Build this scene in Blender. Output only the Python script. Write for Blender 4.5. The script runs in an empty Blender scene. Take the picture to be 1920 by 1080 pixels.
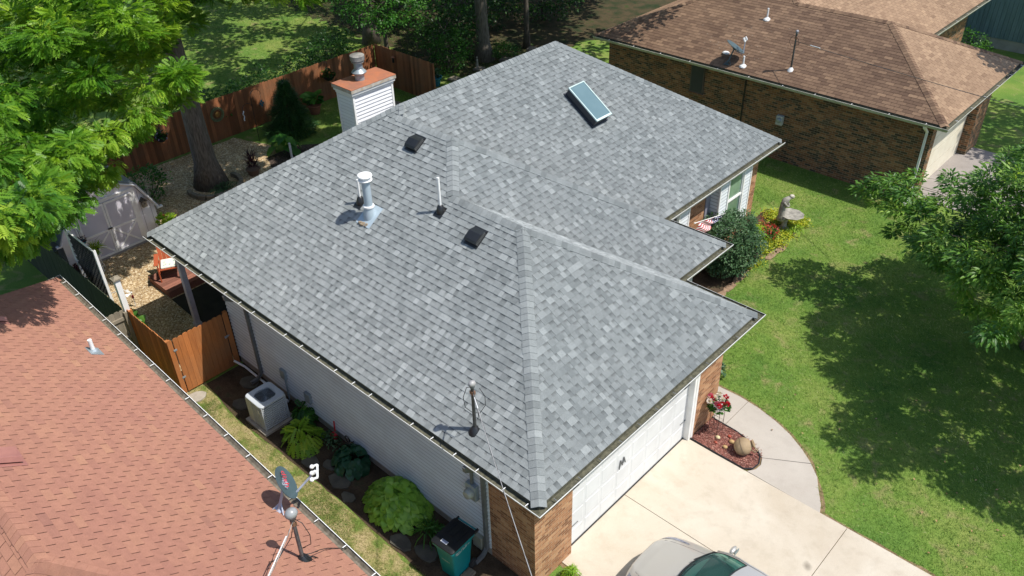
import bpy, math, random
import numpy as np
from mathutils import Vector, Matrix
random.seed(11); RNG = np.random.default_rng(11)
SC = bpy.context.scene; COL = SC.collection
PI = math.pi
def rad(a): return math.radians(a)
# ------------------------------------------------------------------ materials
def newmat(name):
    m = bpy.data.materials.new(name); m.use_nodes = True
    nt = m.node_tree; nt.nodes.clear()
    out = nt.nodes.new('ShaderNodeOutputMaterial')
    b = nt.nodes.new('ShaderNodeBsdfPrincipled'); nt.links.new(b.outputs[0], out.inputs[0])
    return m, nt, b, out
class N:
    """tiny node helper"""
    def __init__(s, nt): s.nt = nt
    def n(s, t, **kw):
        o = s.nt.nodes.new(t)
        for k, v in kw.items(): setattr(o, k, v)
        return o
    def l(s, a, b): s.nt.links.new(a, b)
    def noise(s, vec, scale, detail=4, rough=.55, dist=0):
        o = s.n('ShaderNodeTexNoise'); o.inputs['Scale'].default_value = scale; o.inputs['Detail'].default_value = detail
        o.inputs['Roughness'].default_value = rough; o.inputs['Distortion'].default_value = dist
        if vec is not None: s.l(vec, o.inputs['Vector'])
        return o.outputs['Fac']
    def ramp(s, fac, stops, interp='LINEAR'):
        o = s.n('ShaderNodeValToRGB'); o.color_ramp.interpolation = interp
        e = o.color_ramp.elements
        while len(e) < len(stops): e.new(.5)
        for i, (p, c) in enumerate(stops):
            e[i].position = p; e[i].color = (c, c, c, 1) if isinstance(c, (int, float)) else (*c, 1)
        s.l(fac, o.inputs[0]); return o.outputs[0]
    def mix(s, fac, a, b, mode='MIX'):
        o = s.n('ShaderNodeMix', data_type='RGBA', blend_type=mode)
        for i, x in ((0, fac), (6, a), (7, b)):
            if isinstance(x, (int, float)): o.inputs[i].default_value = x if i == 0 else (x, x, x, 1)
            elif isinstance(x, tuple): o.inputs[i].default_value = (*x, 1)
            else: s.l(x, o.inputs[i])
        return o.outputs[2]
    def math(s, op, a, b=0.0, c=None, clamp=False):
        o = s.n('ShaderNodeMath', operation=op, use_clamp=clamp)
        for i, x in enumerate((a, b) if c is None else (a, b, c)):
            if isinstance(x, (int, float)): o.inputs[i].default_value = x
            else: s.l(x, o.inputs[i])
        return o.outputs[0]
    def bump(s, h, strength, dist=.01):
        o = s.n('ShaderNodeBump'); o.inputs['Strength'].default_value = strength; o.inputs['Distance'].default_value = dist
        s.l(h, o.inputs['Height']); return o.outputs[0]
    def obj(s): return s.n('ShaderNodeTexCoord').outputs['Object']
    def uv(s): return s.n('ShaderNodeUVMap', uv_map='UVMap').outputs[0]
    def map(s, vec, sc=(1, 1, 1), rot=(0, 0, 0)):
        o = s.n('ShaderNodeMapping'); o.inputs['Scale'].default_value = sc; o.inputs['Rotation'].default_value = rot
        s.l(vec, o.inputs['Vector']); return o.outputs[0]
    def attr(s, name): return s.n('ShaderNodeAttribute', attribute_name=name).outputs['Fac']
def simple(name, c1, c2=None, scale=6, rough=.6, metal=0, bump=0, bscale=60, stretch=(1, 1, 1), tone=0, spec=.5, coat=0, dirt=0):
    m, nt, b, out = newmat(name); g = N(nt)
    v = g.map(g.obj(), stretch)
    f = g.noise(v, scale)
    c2 = c2 or tuple(x*.86 for x in c1)
    col = g.mix(g.ramp(f, [(.35, 0.), (.65, 1.)]), c1, c2)
    if tone:
        col = g.mix(1.0, col, g.ramp(g.attr('tone'), [(0, 1-tone), (1, 1+tone*.6)]), 'MULTIPLY')
    if dirt:
        d = g.noise(g.obj(), 1.7, 5)
        col = g.mix(g.ramp(d, [(.5, 0.), (.72, dirt)]), col, (.16, .13, .09))
    nt.links.new(col, b.inputs['Base Color'])
    b.inputs['Roughness'].default_value = rough; b.inputs['Metallic'].default_value = metal
    b.inputs['Specular IOR Level'].default_value = spec
    if coat: b.inputs['Coat Weight'].default_value = coat; b.inputs['Coat Roughness'].default_value = .08
    if bump: nt.links.new(g.bump(g.noise(v, bscale, 5), bump), b.inputs['Normal'])
    return m
def shingle_mat(name, stops, patch, gran=.22):
    m, nt, b, out = newmat(name); g = N(nt)
    t = g.attr('tone'); col = g.ramp(t, stops)
    big = g.noise(g.obj(), .55, 4)
    col = g.mix(g.ramp(big, [(.35, 0.), (.7, .6)]), col, g.mix(1.0, col, patch, 'MULTIPLY'))
    mid = g.noise(g.obj(), 9, 3)
    col = g.mix(1.0, col, g.ramp(mid, [(.3, .92), (.7, 1.06)]), 'MULTIPLY')
    fine = g.noise(g.obj(), 170, 2, .7)
    col = g.mix(1.0, col, g.ramp(fine, [(.25, 1-gran*2), (.5, 1.), (.75, 1+gran*1.6)]), 'MULTIPLY')
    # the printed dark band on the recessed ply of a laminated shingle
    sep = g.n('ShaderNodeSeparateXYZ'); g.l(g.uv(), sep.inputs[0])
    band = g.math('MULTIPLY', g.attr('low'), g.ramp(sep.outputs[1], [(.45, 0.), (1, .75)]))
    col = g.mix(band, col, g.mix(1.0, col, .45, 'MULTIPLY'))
    nt.links.new(col, b.inputs['Base Color']); b.inputs['Roughness'].default_value = .95
    b.inputs['Specular IOR Level'].default_value = .25
    b.inputs['Diffuse Roughness'].default_value = 1.0
    nt.links.new(g.bump(fine, .6, .004), b.inputs['Normal'])
    return m
def brick_mat(name, cols, mortar, w=.203, h=.068):
    m, nt, b, out = newmat(name); g = N(nt)
    uv = g.uv()
    t = g.n('ShaderNodeTexBrick'); g.l(uv, t.inputs['Vector'])
    t.inputs['Scale'].default_value = 1; t.inputs['Brick Width'].default_value = w; t.inputs['Row Height'].default_value = h
    t.inputs['Mortar Size'].default_value = .006; t.inputs['Mortar Smooth'].default_value = .3; t.inputs['Bias'].default_value = 0
    t.inputs['Color1'].default_value = (0, 0, 0, 1); t.inputs['Color2'].default_value = (1, 1, 1, 1); t.inputs['Mortar'].default_value = (.5, .5, .5, 1)
    col = g.ramp(t.outputs['Color'], cols)
    patch = g.noise(uv, 2.2, 3)
    col = g.mix(g.ramp(patch, [(.4, 0.), (.65, .7)]), col, g.mix(1.0, col, (.8, .74, .7), 'MULTIPLY'))
    fine = g.noise(uv, 60, 4)
    col = g.mix(1.0, col, g.ramp(fine, [(.3, .75), (.7, 1.2)]), 'MULTIPLY')
    col = g.mix(t.outputs['Fac'], col, mortar)
    nt.links.new(col, b.inputs['Base Color']); b.inputs['Roughness'].default_value = .9; b.inputs['Specular IOR Level'].default_value = .2
    hgt = g.math('ADD', g.math('MULTIPLY', g.math('SUBTRACT', 1., t.outputs['Fac']), 1.), g.math('MULTIPLY', fine, .3))
    nt.links.new(g.bump(hgt, .8, .008), b.inputs['Normal'])
    return m
def ground_mat(name, stops, pscale, fstops, fscale=40, extra=None, bump=.6, bd=.03, patches=None):
    m, nt, b, out = newmat(name); g = N(nt); v = g.obj()
    col = g.ramp(g.noise(v, pscale, 6, .6), stops)
    if patches:
        sc, lo, hi, c = patches
        col = g.mix(g.ramp(g.noise(v, sc, 5, .6, .6), [(lo, 0.), (hi, 1.)]), col, c)
    f = g.noise(v, fscale, 6, .75)
    col = g.mix(1.0, col, g.ramp(f, fstops), 'MULTIPLY')
    nt.links.new(col, b.inputs['Base Color']); b.inputs['Roughness'].default_value = .95; b.inputs['Specular IOR Level'].default_value = .15
    nt.links.new(g.bump(f, bump, bd), b.inputs['Normal'])
    return m
def gravel_mat(name, stops, scale, bump=1., bd=.02, rough=.9):
    m, nt, b, out = newmat(name); g = N(nt); v = g.obj()
    t = g.n('ShaderNodeTexVoronoi'); t.inputs['Scale'].default_value = scale; g.l(v, t.inputs['Vector'])
    sp = g.n('ShaderNodeSeparateColor'); g.l(t.outputs['Color'], sp.inputs[0])
    col = g.ramp(sp.outputs[0], stops)
    col = g.mix(1.0, col, g.ramp(g.noise(v, 1.3, 5), [(.3, .75), (.7, 1.15)]), 'MULTIPLY')
    nt.links.new(col, b.inputs['Base Color']); b.inputs['Roughness'].default_value = rough
    h = g.math('SUBTRACT', 1., t.outputs['Distance'])
    nt.links.new(g.bump(h, bump, bd), b.inputs['Normal'])
    return m
def leaf_mat(name, stops, trans=.35, rough=.45, spec=.4):
    m, nt, b, out = newmat(name); g = N(nt)
    col = g.ramp(g.attr('tone'), stops)
    col = g.mix(1.0, col, g.ramp(g.noise(g.obj(), 1.2, 3), [(.3, .82), (.7, 1.15)]), 'MULTIPLY')
    nt.links.new(col, b.inputs['Base Color']); b.inputs['Roughness'].default_value = rough
    b.inputs['Specular IOR Level'].default_value = spec
    tr = g.n('ShaderNodeBsdfTranslucent'); g.l(g.mix(1.0, col, (1.25, 1.3, .55), 'MULTIPLY'), tr.inputs[0])
    mx = g.n('ShaderNodeMixShader'); mx.inputs[0].default_value = trans
    g.l(b.outputs[0], mx.inputs[1]); g.l(tr.outputs[0], mx.inputs[2]); g.l(mx.outputs[0], out.inputs[0])
    return m
def concrete_mat(name, base, stain, amt=.6, oil=None):
    m, nt, b, out = newmat(name); g = N(nt); v = g.obj()
    col = g.mix(g.ramp(g.noise(v, .55, 6, .6, .8), [(.38, 0.), (.75, amt)]), base, stain)
    col = g.mix(g.ramp(g.noise(v, 3.0, 6, .65), [(.5, 0.), (.8, amt*.5)]), col, tuple(x*.7 for x in stain))
    f = g.noise(v, 90, 4, .7)
    col = g.mix(1.0, col, g.ramp(f, [(.3, .9), (.7, 1.07)]), 'MULTIPLY')
    sp = g.n('ShaderNodeTexVoronoi'); sp.inputs['Scale'].default_value = 7; g.l(v, sp.inputs['Vector'])
    col = g.mix(g.ramp(sp.outputs['Distance'], [(.0, .5), (.045, 0.)]), col, tuple(x*.45 for x in stain))
    for (x, y, r) in (oil or []):
        c = g.n('ShaderNodeCombineXYZ'); c.inputs[0].default_value = x; c.inputs[1].default_value = y
        d = g.n('ShaderNodeVectorMath', operation='DISTANCE'); g.l(v, d.inputs[0]); g.l(c.outputs[0], d.inputs[1])
        dd = g.math('ADD', d.outputs['Value'], g.math('MULTIPLY', g.math('SUBTRACT', g.noise(v, 5, 4), .5), r*1.4))
        col = g.mix(g.ramp(dd, [(0, .75), (r, .0)] if r < 1 else [(0, .3), (1, 0.)]), col, tuple(q*.3 for q in stain))
    nt.links.new(col, b.inputs['Base Color']); b.inputs['Roughness'].default_value = .85; b.inputs['Specular IOR Level'].default_value = .3
    nt.links.new(g.bump(f, .3, .004), b.inputs['Normal'])
    return m
def wood_mat(name, c1, c2, grain=(9, 9, .7), rough=.75, tone=.3, weather=None):
    m, nt, b, out = newmat(name); g = N(nt)
    v = g.map(g.obj(), grain)
    f = g.noise(v, 4, 6, .7, .6)
    col = g.mix(g.ramp(f, [(.3, 0.), (.7, 1.)]), c1, c2)
    col = g.mix(1.0, col, g.ramp(g.attr('tone'), [(0, 1-tone), (1, 1+tone)]), 'MULTIPLY')
    if weather: col = g.mix(g.ramp(g.noise(g.obj(), 1.1, 5), [(.4, 0.), (.75, .8)]), col, weather)
    kn = g.n('ShaderNodeTexVoronoi'); kn.inputs['Scale'].default_value = 2.3; g.l(g.obj(), kn.inputs['Vector'])
    col = g.mix(g.ramp(kn.outputs['Distance'], [(.02, .8), (.06, 0.)]), col, tuple(x*.35 for x in c1))
    nt.links.new(col, b.inputs['Base Color']); b.inputs['Roughness'].default_value = rough; b.inputs['Specular IOR Level'].default_value = .25
    nt.links.new(g.bump(f, .35, .006), b.inputs['Normal'])
    return m
def glass_mat(name, tint, rough=.05, mixf=.5, dark=(.02, .03, .03)):
    m, nt, b, out = newmat(name); g = N(nt)
    b.inputs['Base Color'].default_value = (*dark, 1); b.inputs['Roughness'].default_value = rough
    b.inputs['Specular IOR Level'].default_value = .9
    tr = g.n('ShaderNodeBsdfTransparent'); tr.inputs[0].default_value = (*tint, 1)
    mx = g.n('ShaderNodeMixShader'); mx.inputs[0].default_value = mixf
    g.l(b.outputs[0], mx.inputs[1]); g.l(tr.outputs[0], mx.inputs[2]); g.l(mx.outputs[0], out.inputs[0])
    return m
# ------------------------------------------------------------------ mesh builder
def rootm(o):
    while '_m' not in o: o = o.parent
    return Matrix([o['_m'][i*4:i*4+4] for i in range(4)])
class MB:
    def __init__(s): s.v = []; s.f = []; s.m = []; s.t = []; s.lo = []; s.uv = []
    def face(s, pts, mat=0, tone=.5, low=0., uv=None):
        i = len(s.v); s.v += [tuple(p) for p in pts]; s.f.append(tuple(range(i, i+len(pts))))
        s.m.append(mat); s.t.append(tone); s.lo.append(low); s.uv.append(uv)
    def shape(s, verts, faces, mat=0, tone=.5):
        i = len(s.v); s.v += [tuple(p) for p in verts]
        for f in faces:
            s.f.append(tuple(a+i for a in f)); s.m.append(mat); s.t.append(tone); s.lo.append(0.); s.uv.append(None)
    def box(s, c, sz, mat=0, tone=.5, rot=None, taper=1.):
        x, y, z = sz[0]/2, sz[1]/2, sz[2]/2
        P = [Vector((a*x*(taper if d > 0 else 1), b*y*(taper if d > 0 else 1), d*z)) for d in (-1, 1) for b in (-1, 1) for a in (-1, 1)]
        if rot is not None: P = [rot @ p for p in P]
        c = Vector(c)
        s.shape([p+c for p in P], [(0, 2, 3, 1), (4, 5, 7, 6), (0, 1, 5, 4), (2, 6, 7, 3), (0, 4, 6, 2), (1, 3, 7, 5)], mat, tone)
        return s
    def bx(s, x0, x1, y0, y1, z0, z1, mat=0, tone=.5):
        return s.box(((x0+x1)/2, (y0+y1)/2, (z0+z1)/2), (abs(x1-x0), abs(y1-y0), abs(z1-z0)), mat, tone)
    def tube(s, pts, r, n=8, mat=0, tone=.5, caps=True):
        pts = [Vector(p) for p in pts]
        rs = r if isinstance(r, (list, tuple)) else [r]*len(pts)
        rings = []; up = Vector((0, 0, 1))
        prev = None
        for i, p in enumerate(pts):
            d = (pts[min(i+1, len(pts)-1)]-pts[max(i-1, 0)]).normalized()
            if prev is None:
                a = d.cross(up)
                if a.length < .05: a = d.cross(Vector((1, 0, 0)))
                a.normalize()
            else:
                a = prev - d*prev.dot(d)
                a = a.normalized() if a.length > 1e-6 else prev
            prev = a; b = d.cross(a)
            rings.append([p+(a*math.cos(2*PI*k/n)+b*math.sin(2*PI*k/n))*rs[i] for k in range(n)])
        vs = [q for R_ in rings for q in R_]; fs = []
        for i in range(len(pts)-1):
            for k in range(n):
                k2 = (k+1) % n; fs.append((i*n+k, i*n+k2, (i+1)*n+k2, (i+1)*n+k))
        if caps: fs += [tuple(range(n-1, -1, -1)), tuple((len(pts)-1)*n+k for k in range(n))]
        s.shape(vs, fs, mat, tone); return s
    def lathe(s, c, prof, n=20, mat=0, tone=.5, rot=None, sq=(1, 1)):
        vs = []; c = Vector(c)
        for (r, z) in prof:
            for k in range(n):
                p = Vector((r*sq[0]*math.cos(2*PI*k/n), r*sq[1]*math.sin(2*PI*k/n), z))
                if rot is not None: p = rot @ p
                vs.append(c+p)
        fs = [(i*n+k, i*n+(k+1) % n, (i+1)*n+(k+1) % n, (i+1)*n+k) for i in range(len(prof)-1) for k in range(n)]
        fs += [tuple(range(n-1, -1, -1)), tuple((len(prof)-1)*n+k for k in range(n))]
        s.shape(vs, fs, mat, tone); return s
    def prism(s, poly, z0, z1, mat=0, tone=.5):
        n = len(poly)
        vs = [(x, y, z0) for x, y in poly]+[(x, y, z1) for x, y in poly]
        fs = [tuple(range(n-1, -1, -1)), tuple(range(n, 2*n))]+[(i, (i+1) % n, n+(i+1) % n, n+i) for i in range(n)]
        s.shape(vs, fs, mat, tone); return s
    def ball(s, c, r, n=12, mat=0, tone=.5, sq=(1, 1, 1), rot=None):
        prof = [(max(1e-4, math.sin(PI*i/(n//2)))*r, -math.cos(PI*i/(n//2))*r) for i in range(n//2+1)]
        vs = []; c = Vector(c)
        for (q, z) in prof:
            for k in range(n):
                p = Vector((q*sq[0]*math.cos(2*PI*k/n), q*sq[1]*math.sin(2*PI*k/n), z*sq[2]))
                if rot is not None: p = rot @ p
                vs.append(c+p)
        m_ = len(prof)
        fs = [(i*n+k, i*n+(k+1) % n, (i+1)*n+(k+1) % n, (i+1)*n+k) for i in range(m_-1) for k in range(n)]
        s.shape(vs, fs, mat, tone); return s
    def build(s, name, mats, parent=None, smooth=False, bevel=0, autouv=False):
        mats = mats if isinstance(mats, (list, tuple)) else [mats]
        me = bpy.data.meshes.new(name)
        vs = np.array(s.v, float)
        if parent is not None:
            M = rootm(parent).inverted()
            A = np.array(M); vs = vs @ A[:3, :3].T + A[:3, 3]
        me.from_pydata(vs.tolist(), [], s.f)
        for m in mats: me.materials.append(m)
        me.polygons.foreach_set('material_index', s.m)
        a = me.attributes.new('tone', 'FLOAT', 'FACE'); a.data.foreach_set('value', s.t)
        if any(s.lo):
            a = me.attributes.new('low', 'FLOAT', 'FACE'); a.data.foreach_set('value', s.lo)
        if autouv or any(u is not None for u in s.uv):
            uvl = me.uv_layers.new(name='UVMap'); dat = []
            for p, u, f in zip(me.polygons, s.uv, s.f):
                if u is not None: dat += [c for q in u for c in q]
                else:
                    nx, ny, nz = (abs(c) for c in p.normal)
                    for i in f:
                        x, y, z = s.v[i]
                        if nz > .7: dat += [x, y]
                        elif nx > ny: dat += [y, z]
                        else: dat += [x, z]
            uvl.data.foreach_set('uv', dat)
        if smooth: me.polygons.foreach_set('use_smooth', [True]*len(s.f))
        me.validate(); me.update()
        o = bpy.data.objects.new(name, me); COL.objects.link(o)
        if parent is not None: o.parent = parent
        if smooth == 'auto':
            md = o.modifiers.new('es', 'EDGE_SPLIT'); md.split_angle = rad(38)
        if bevel:
            bmod = o.modifiers.new('bevel', 'BEVEL'); bmod.width = bevel; bmod.segments = 2; bmod.limit_method = 'ANGLE'; bmod.angle_limit = rad(35)
        return o
def tag(o, label, cat, group=None, kind=None):
    o['label'] = label; o['category'] = cat
    if group: o['group'] = group
    if kind: o['kind'] = kind
    return o
def thing(name, label, cat, loc=(0, 0, 0), rz=0, group=None):
    o = bpy.data.objects.new(name, None); COL.objects.link(o); o.empty_display_size = .2
    o.location = loc; o.rotation_euler = (0, 0, rz)
    M = Matrix.Translation(loc) @ Matrix.Rotation(rz, 4, 'Z')
    o['_m'] = [c for r in M for c in r]
    return tag(o, label, cat, group)
def struct(name, mb, mats, **kw):
    o = mb.build(name, mats, **kw); o['kind'] = 'structure'; return o
def plab(o, label): o['label'] = label; return o
# ------------------------------------------------------------------ instanced leaves as plain mesh
def tmpl(kind):
    V = []; F = []
    def leaflet(b, d, L, w, lift=0., fold=.25):
        b = np.array(b, float); d = np.array(d, float); d /= np.linalg.norm(d)
        sd = np.cross([0, 0, 1.], d); sd /= np.linalg.norm(sd)
        i = len(V)
        V.extend([b, b+d*L*.45+sd*w/2+np.array([0, 0, fold*w]), b+d*L+np.array([0, 0, lift*L]), b+d*L*.45-sd*w/2+np.array([0, 0, fold*w])])
        F.append((i, i+1, i+2, i+3))
    if kind == 'pinnate':
        n = 6
        for j in range(n):
            x = .25+.75*j/(n-1); z = -.28*x*x
            for sgn in (-1, 1):
                leaflet((x, 0, z), (.55, sgn, -.25), .40*(1-.25*abs(j-2.5)/3), .19)
        leaflet((1.0, 0, -.28), (1, 0, -.5), .38, .12)
    elif kind == 'lance':
        for (x0, L) in ((0, 1.),):
            V.extend([np.array(p, float) for p in [(0, 0, 0), (.35, .16, .03), (.35, -.16, .03), (.72, .13, -.06), (.72, -.13, -.06), (1, 0, -.25), (.35, 0, -.02), (.72, 0, -.11)]])
            F.extend([(0, 6, 1, 1), (0, 2, 6, 6), (6, 7, 3, 1), (2, 4, 7, 6), (7, 5, 3, 3), (4, 5, 7, 7)])
    elif kind == 'quad':
        V.extend([np.array(p, float) for p in [(0, 0, 0), (.5, .3, .06), (1, 0, -.1), (.5, -.3, .06)]]); F.append((0, 1, 2, 3))
    elif kind == 'ovate':
        xs = [0, .15, .4, .7, .9, 1.0]; ws = [.05, .3, .42, .3, .14, .01]; zs = [0, .05, .06, -.02, -.14, -.24]
        for x, w, z in zip(xs, ws, zs):
            V.extend([np.array((x, w, z+.08*w*2)), np.array((x, 0, z)), np.array((x, -w, z+.08*w*2))])
        for i in range(5):
            a = i*3; F.extend([(a, a+3, a+4, a+1), (a+1, a+4, a+5, a+2)])
    elif kind == 'blade':
        V.extend([np.array(p, float) for p in [(0, .035, 0), (0, -.035, 0), (.5, .03, .05), (.5, -.03, .05), (1, 0, -.15)]]); F.extend([(0, 1, 3, 2), (2, 3, 4, 4)])
    return np.array(V), F
TM = {k: tmpl(k) for k in ('pinnate', 'lance', 'quad', 'ovate', 'blade')}
def norm(a): return a/np.maximum(np.linalg.norm(a, axis=-1, keepdims=True), 1e-9)
def inst(name, kind, pos, axis, up, scale, mat, parent=None, tone=None):
    T, F = TM[kind]; n = len(pos)
    axis = norm(axis); y = norm(np.cross(up, axis)); z = np.cross(axis, y)
    M = np.stack([axis, y, z], axis=-1)
    V = np.einsum('nij,kj->nki', M, T)*np.asarray(scale).reshape(-1, 1, 1)+pos[:, None, :]
    V = V.reshape(-1, 3)
    if parent is not None:
        A = np.array(rootm(parent).inverted()); V = V @ A[:3, :3].T + A[:3, 3]
    base = (np.arange(n)*len(T))[:, None]
    loops = []; tot = []
    for f in F:
        g = [f[0]]
        for a in f[1:]:
            if a != g[-1]: g.append(a)
        tot.append(len(g)); loops += g
    L = (base+np.array(loops)[None, :]).ravel()
    tot = np.tile(tot, n); st = np.concatenate([[0], np.cumsum(tot)[:-1]])
    me = bpy.data.meshes.new(name); me.vertices.add(len(V)); me.vertices.foreach_set('co', V.astype(np.float32).ravel())
    me.loops.add(len(L)); me.loops.foreach_set('vertex_index', L.astype(np.int32))
    me.polygons.add(len(tot)); me.polygons.foreach_set('loop_start', st.astype(np.int32)); me.polygons.foreach_set('loop_total', tot.astype(np.int32))
    me.materials.append(mat)
    if tone is None: tone = RNG.random(n)
    a = me.attributes.new('tone', 'FLOAT', 'FACE'); a.data.foreach_set('value', np.repeat(tone, len(F)).astype(np.float32))
    me.update(calc_edges=True); me.validate()
    o = bpy.data.objects.new(name, me); COL.objects.link(o)
    if parent is not None: o.parent = parent
    return o
def clump_leaves(name, kind, clumps, per, r, size, mat, parent, centre, droop=.25, flat=.55, out=.5, jit=.35):
    """leaves gathered in sprays round every clump centre"""
    C = np.array(clumps, float); n = len(C)*per
    cc = np.repeat(C, per, 0)
    rr = np.repeat(RNG.uniform(.7, 1.25, len(C)), per)
    d = norm(RNG.normal(size=(n, 3))); q = RNG.random(n)**.5
    off = d*(q*r*rr)[:, None]*np.array([1, 1, flat])
    pos = cc+off
    o = norm(cc-np.array(centre))
    ax = norm(off*np.array([1, 1, .5]))+o*out+RNG.normal(size=(n, 3))*jit; ax[:, 2] -= droop
    up = np.array([0, 0, 1.])+RNG.normal(size=(n, 3))*.35
    tone = np.clip(np.repeat(RNG.uniform(.15, .85, len(C)), per)+RNG.normal(size=n)*.16, 0, 1)
    return inst(name, kind, pos, ax, up, size*RNG.uniform(.7, 1.2, n), mat, parent, tone)
# ------------------------------------------------------------------ roofs
def clip(poly, ax, val, keep_greater):
    out = []
    n = len(poly)
    for i in range(n):
        a = poly[i]; b = poly[(i+1) % n]
        ia = (a[ax] >= val) if keep_greater else (a[ax] <= val)
        ib = (b[ax] >= val) if keep_greater else (b[ax] <= val)
        if ia: out.append(a)
        if ia != ib:
            t = (val-a[ax])/(b[ax]-a[ax]); out.append((a[0]+t*(b[0]-a[0]), a[1]+t*(b[1]-a[1])))
    return out
def area2(p): return .5*sum(p[i][0]*p[(i+1) % len(p)][1]-p[(i+1) % len(p)][0]*p[i][1] for i in range(len(p)))
def plane_frame(P, e0, e1):
    u = (P[e1]-P[e0]).normalized()
    nrm = Vector((0, 0, 0))
    for i in range(len(P)): nrm += P[i].cross(P[(i+1) % len(P)])
    nrm.normalize()
    if nrm.z < 0: nrm = -nrm
    v = nrm.cross(u).normalized()
    if v.z < 0: v = -v
    return P[e0], u, v, nrm
def shingle_plane(mb, P, e0, e1, kind, rng, bias=0., sdv=.12):
    """real courses of shingles with butt edges on one roof plane (P: 3D polygon; edge e0-e1 is level)"""
    O, u, v, nrm = plane_frame(P, e0, e1)
    poly = [((p-O).dot(u), (p-O).dot(v)) for p in P]
    mb.face([p-nrm*.012 for p in P], 0, .2, 0, [(0, .2)]*len(P))
    E_ = .1435; vmin = min(q[1] for q in poly); vmax = max(q[1] for q in poly)
    r = 0; v0 = vmin
    while v0 < vmax-1e-4:
        row = clip(clip(poly, 1, v0, True), 1, v0+E_, False)
        if len(row) >= 3 and abs(area2(row)) > 1e-5:
            umin = min(q[0] for q in row); umax = max(q[0] for q in row)
            if kind == 'lam':
                uu = umin-rng.uniform(0, .3); hi = rng.random() < .5
                while uu < umax:
                    w = rng.choice([.09, .11, .12, .14, .16, .19]) if hi else rng.choice([.065, .09, .11, .14])
                    if hi and rng.random() < .25: hi2 = True
                    else: hi2 = not hi
                    t = rng.random()
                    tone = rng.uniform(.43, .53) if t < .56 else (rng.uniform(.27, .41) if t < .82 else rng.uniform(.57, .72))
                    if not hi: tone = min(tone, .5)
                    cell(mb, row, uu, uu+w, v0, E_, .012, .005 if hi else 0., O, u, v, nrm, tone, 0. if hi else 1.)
                    uu += w; hi = hi2
            else:
                W_ = .305; uu = umin-W_*1.5+((r % 2)*.5+rng.uniform(-.03, .03))*W_ - (umin % W_)
                while uu < umax:
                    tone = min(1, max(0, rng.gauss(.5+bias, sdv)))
                    cell(mb, row, uu+.0065, uu+W_-.0065, v0, E_, .008, 0., O, u, v, nrm, tone, 0.)
                    uu += W_
        v0 += E_; r += 1
def cell(mb, row, u0, u1, v0, E_, th, tooth, O, u, v, nrm, tone, low):
    c = clip(clip(row, 0, u0, True), 0, u1, False)
    if len(c) < 3 or abs(area2(c)) < 2e-5: return
    if area2(c) < 0: c = c[::-1]
    L = lambda q: th*(1.15-(q[1]-v0)/E_)+tooth
    top = [O+u*q[0]+v*q[1]+nrm*L(q) for q in c]
    mb.face(top, 0, tone, low, [(q[0], (q[1]-v0)/E_) for q in c])
    n = len(c)
    for i in range(n):
        a, b = c[i], c[(i+1) % n]
        if abs(a[1]-v0) < 1e-4 and abs(b[1]-v0) < 1e-4:
            base = -.002; mb.face([top[i], O+u*a[0]+v*a[1]+nrm*base, O+u*b[0]+v*b[1]+nrm*base, top[(i+1) % n]], 0, tone*.25, 0, [(0, .2)]*4)
        elif tooth and abs(a[0]-b[0]) < 1e-4:
            mb.face([top[i], top[i]-nrm*tooth, top[(i+1) % n]-nrm*tooth, top[(i+1) % n]], 0, tone*.8, 0, [(0, .2)]*4)
def cap_run(mb, p0, p1, n1, c1, n2, c2, rng, w=.145, E_=.143):
    """overlapping cap shingles up one hip or ridge"""
    e = (p1-p0); Ln = e.length; e.normalize()
    def side(n, c):
        s = n.cross(e).normalized()
        return s if s.dot(c-p0) > 0 else -s
    s1, s2 = side(n1, c1), side(n2, c2); up = (n1+n2).normalized()
    t = 0.
    while t < Ln-.02:
        t1 = min(t+E_+.03, Ln+.02); tone = rng.choice([rng.uniform(.45, .56), rng.uniform(.3, .42), rng.uniform(.55, .68), rng.uniform(.45, .56)])
        ww = w*rng.uniform(.97, 1.03)
        def prof(tt, lf):
            b = p0+e*tt
            return [b+s1*ww+n1*lf*.8, b+s1*ww*.35+n1*lf+up*.004, b+up*(lf+.01), b+s2*ww*.35+n2*lf+up*.004, b+s2*ww+n2*lf*.8]
        A = prof(t, .03); B = prof(t1, .018)
        for i in range(4): mb.face([A[i], A[i+1], B[i+1], B[i]], 0, tone, 0, [(0, .2)]*4)
        A0 = prof(t, .008)
        for i in range(4): mb.face([A0[i], A0[i+1], A[i+1], A[i]], 0, tone*.6, 0, [(0, .2)]*4)
        for i in (0, 4):
            mb.face([A[i], B[i], B[i]-(n1 if i == 0 else n2)*.018, A[i]-(n1 if i == 0 else n2)*.026], 0, tone*.7, 0, [(0, .2)]*4)
        t += E_
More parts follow.
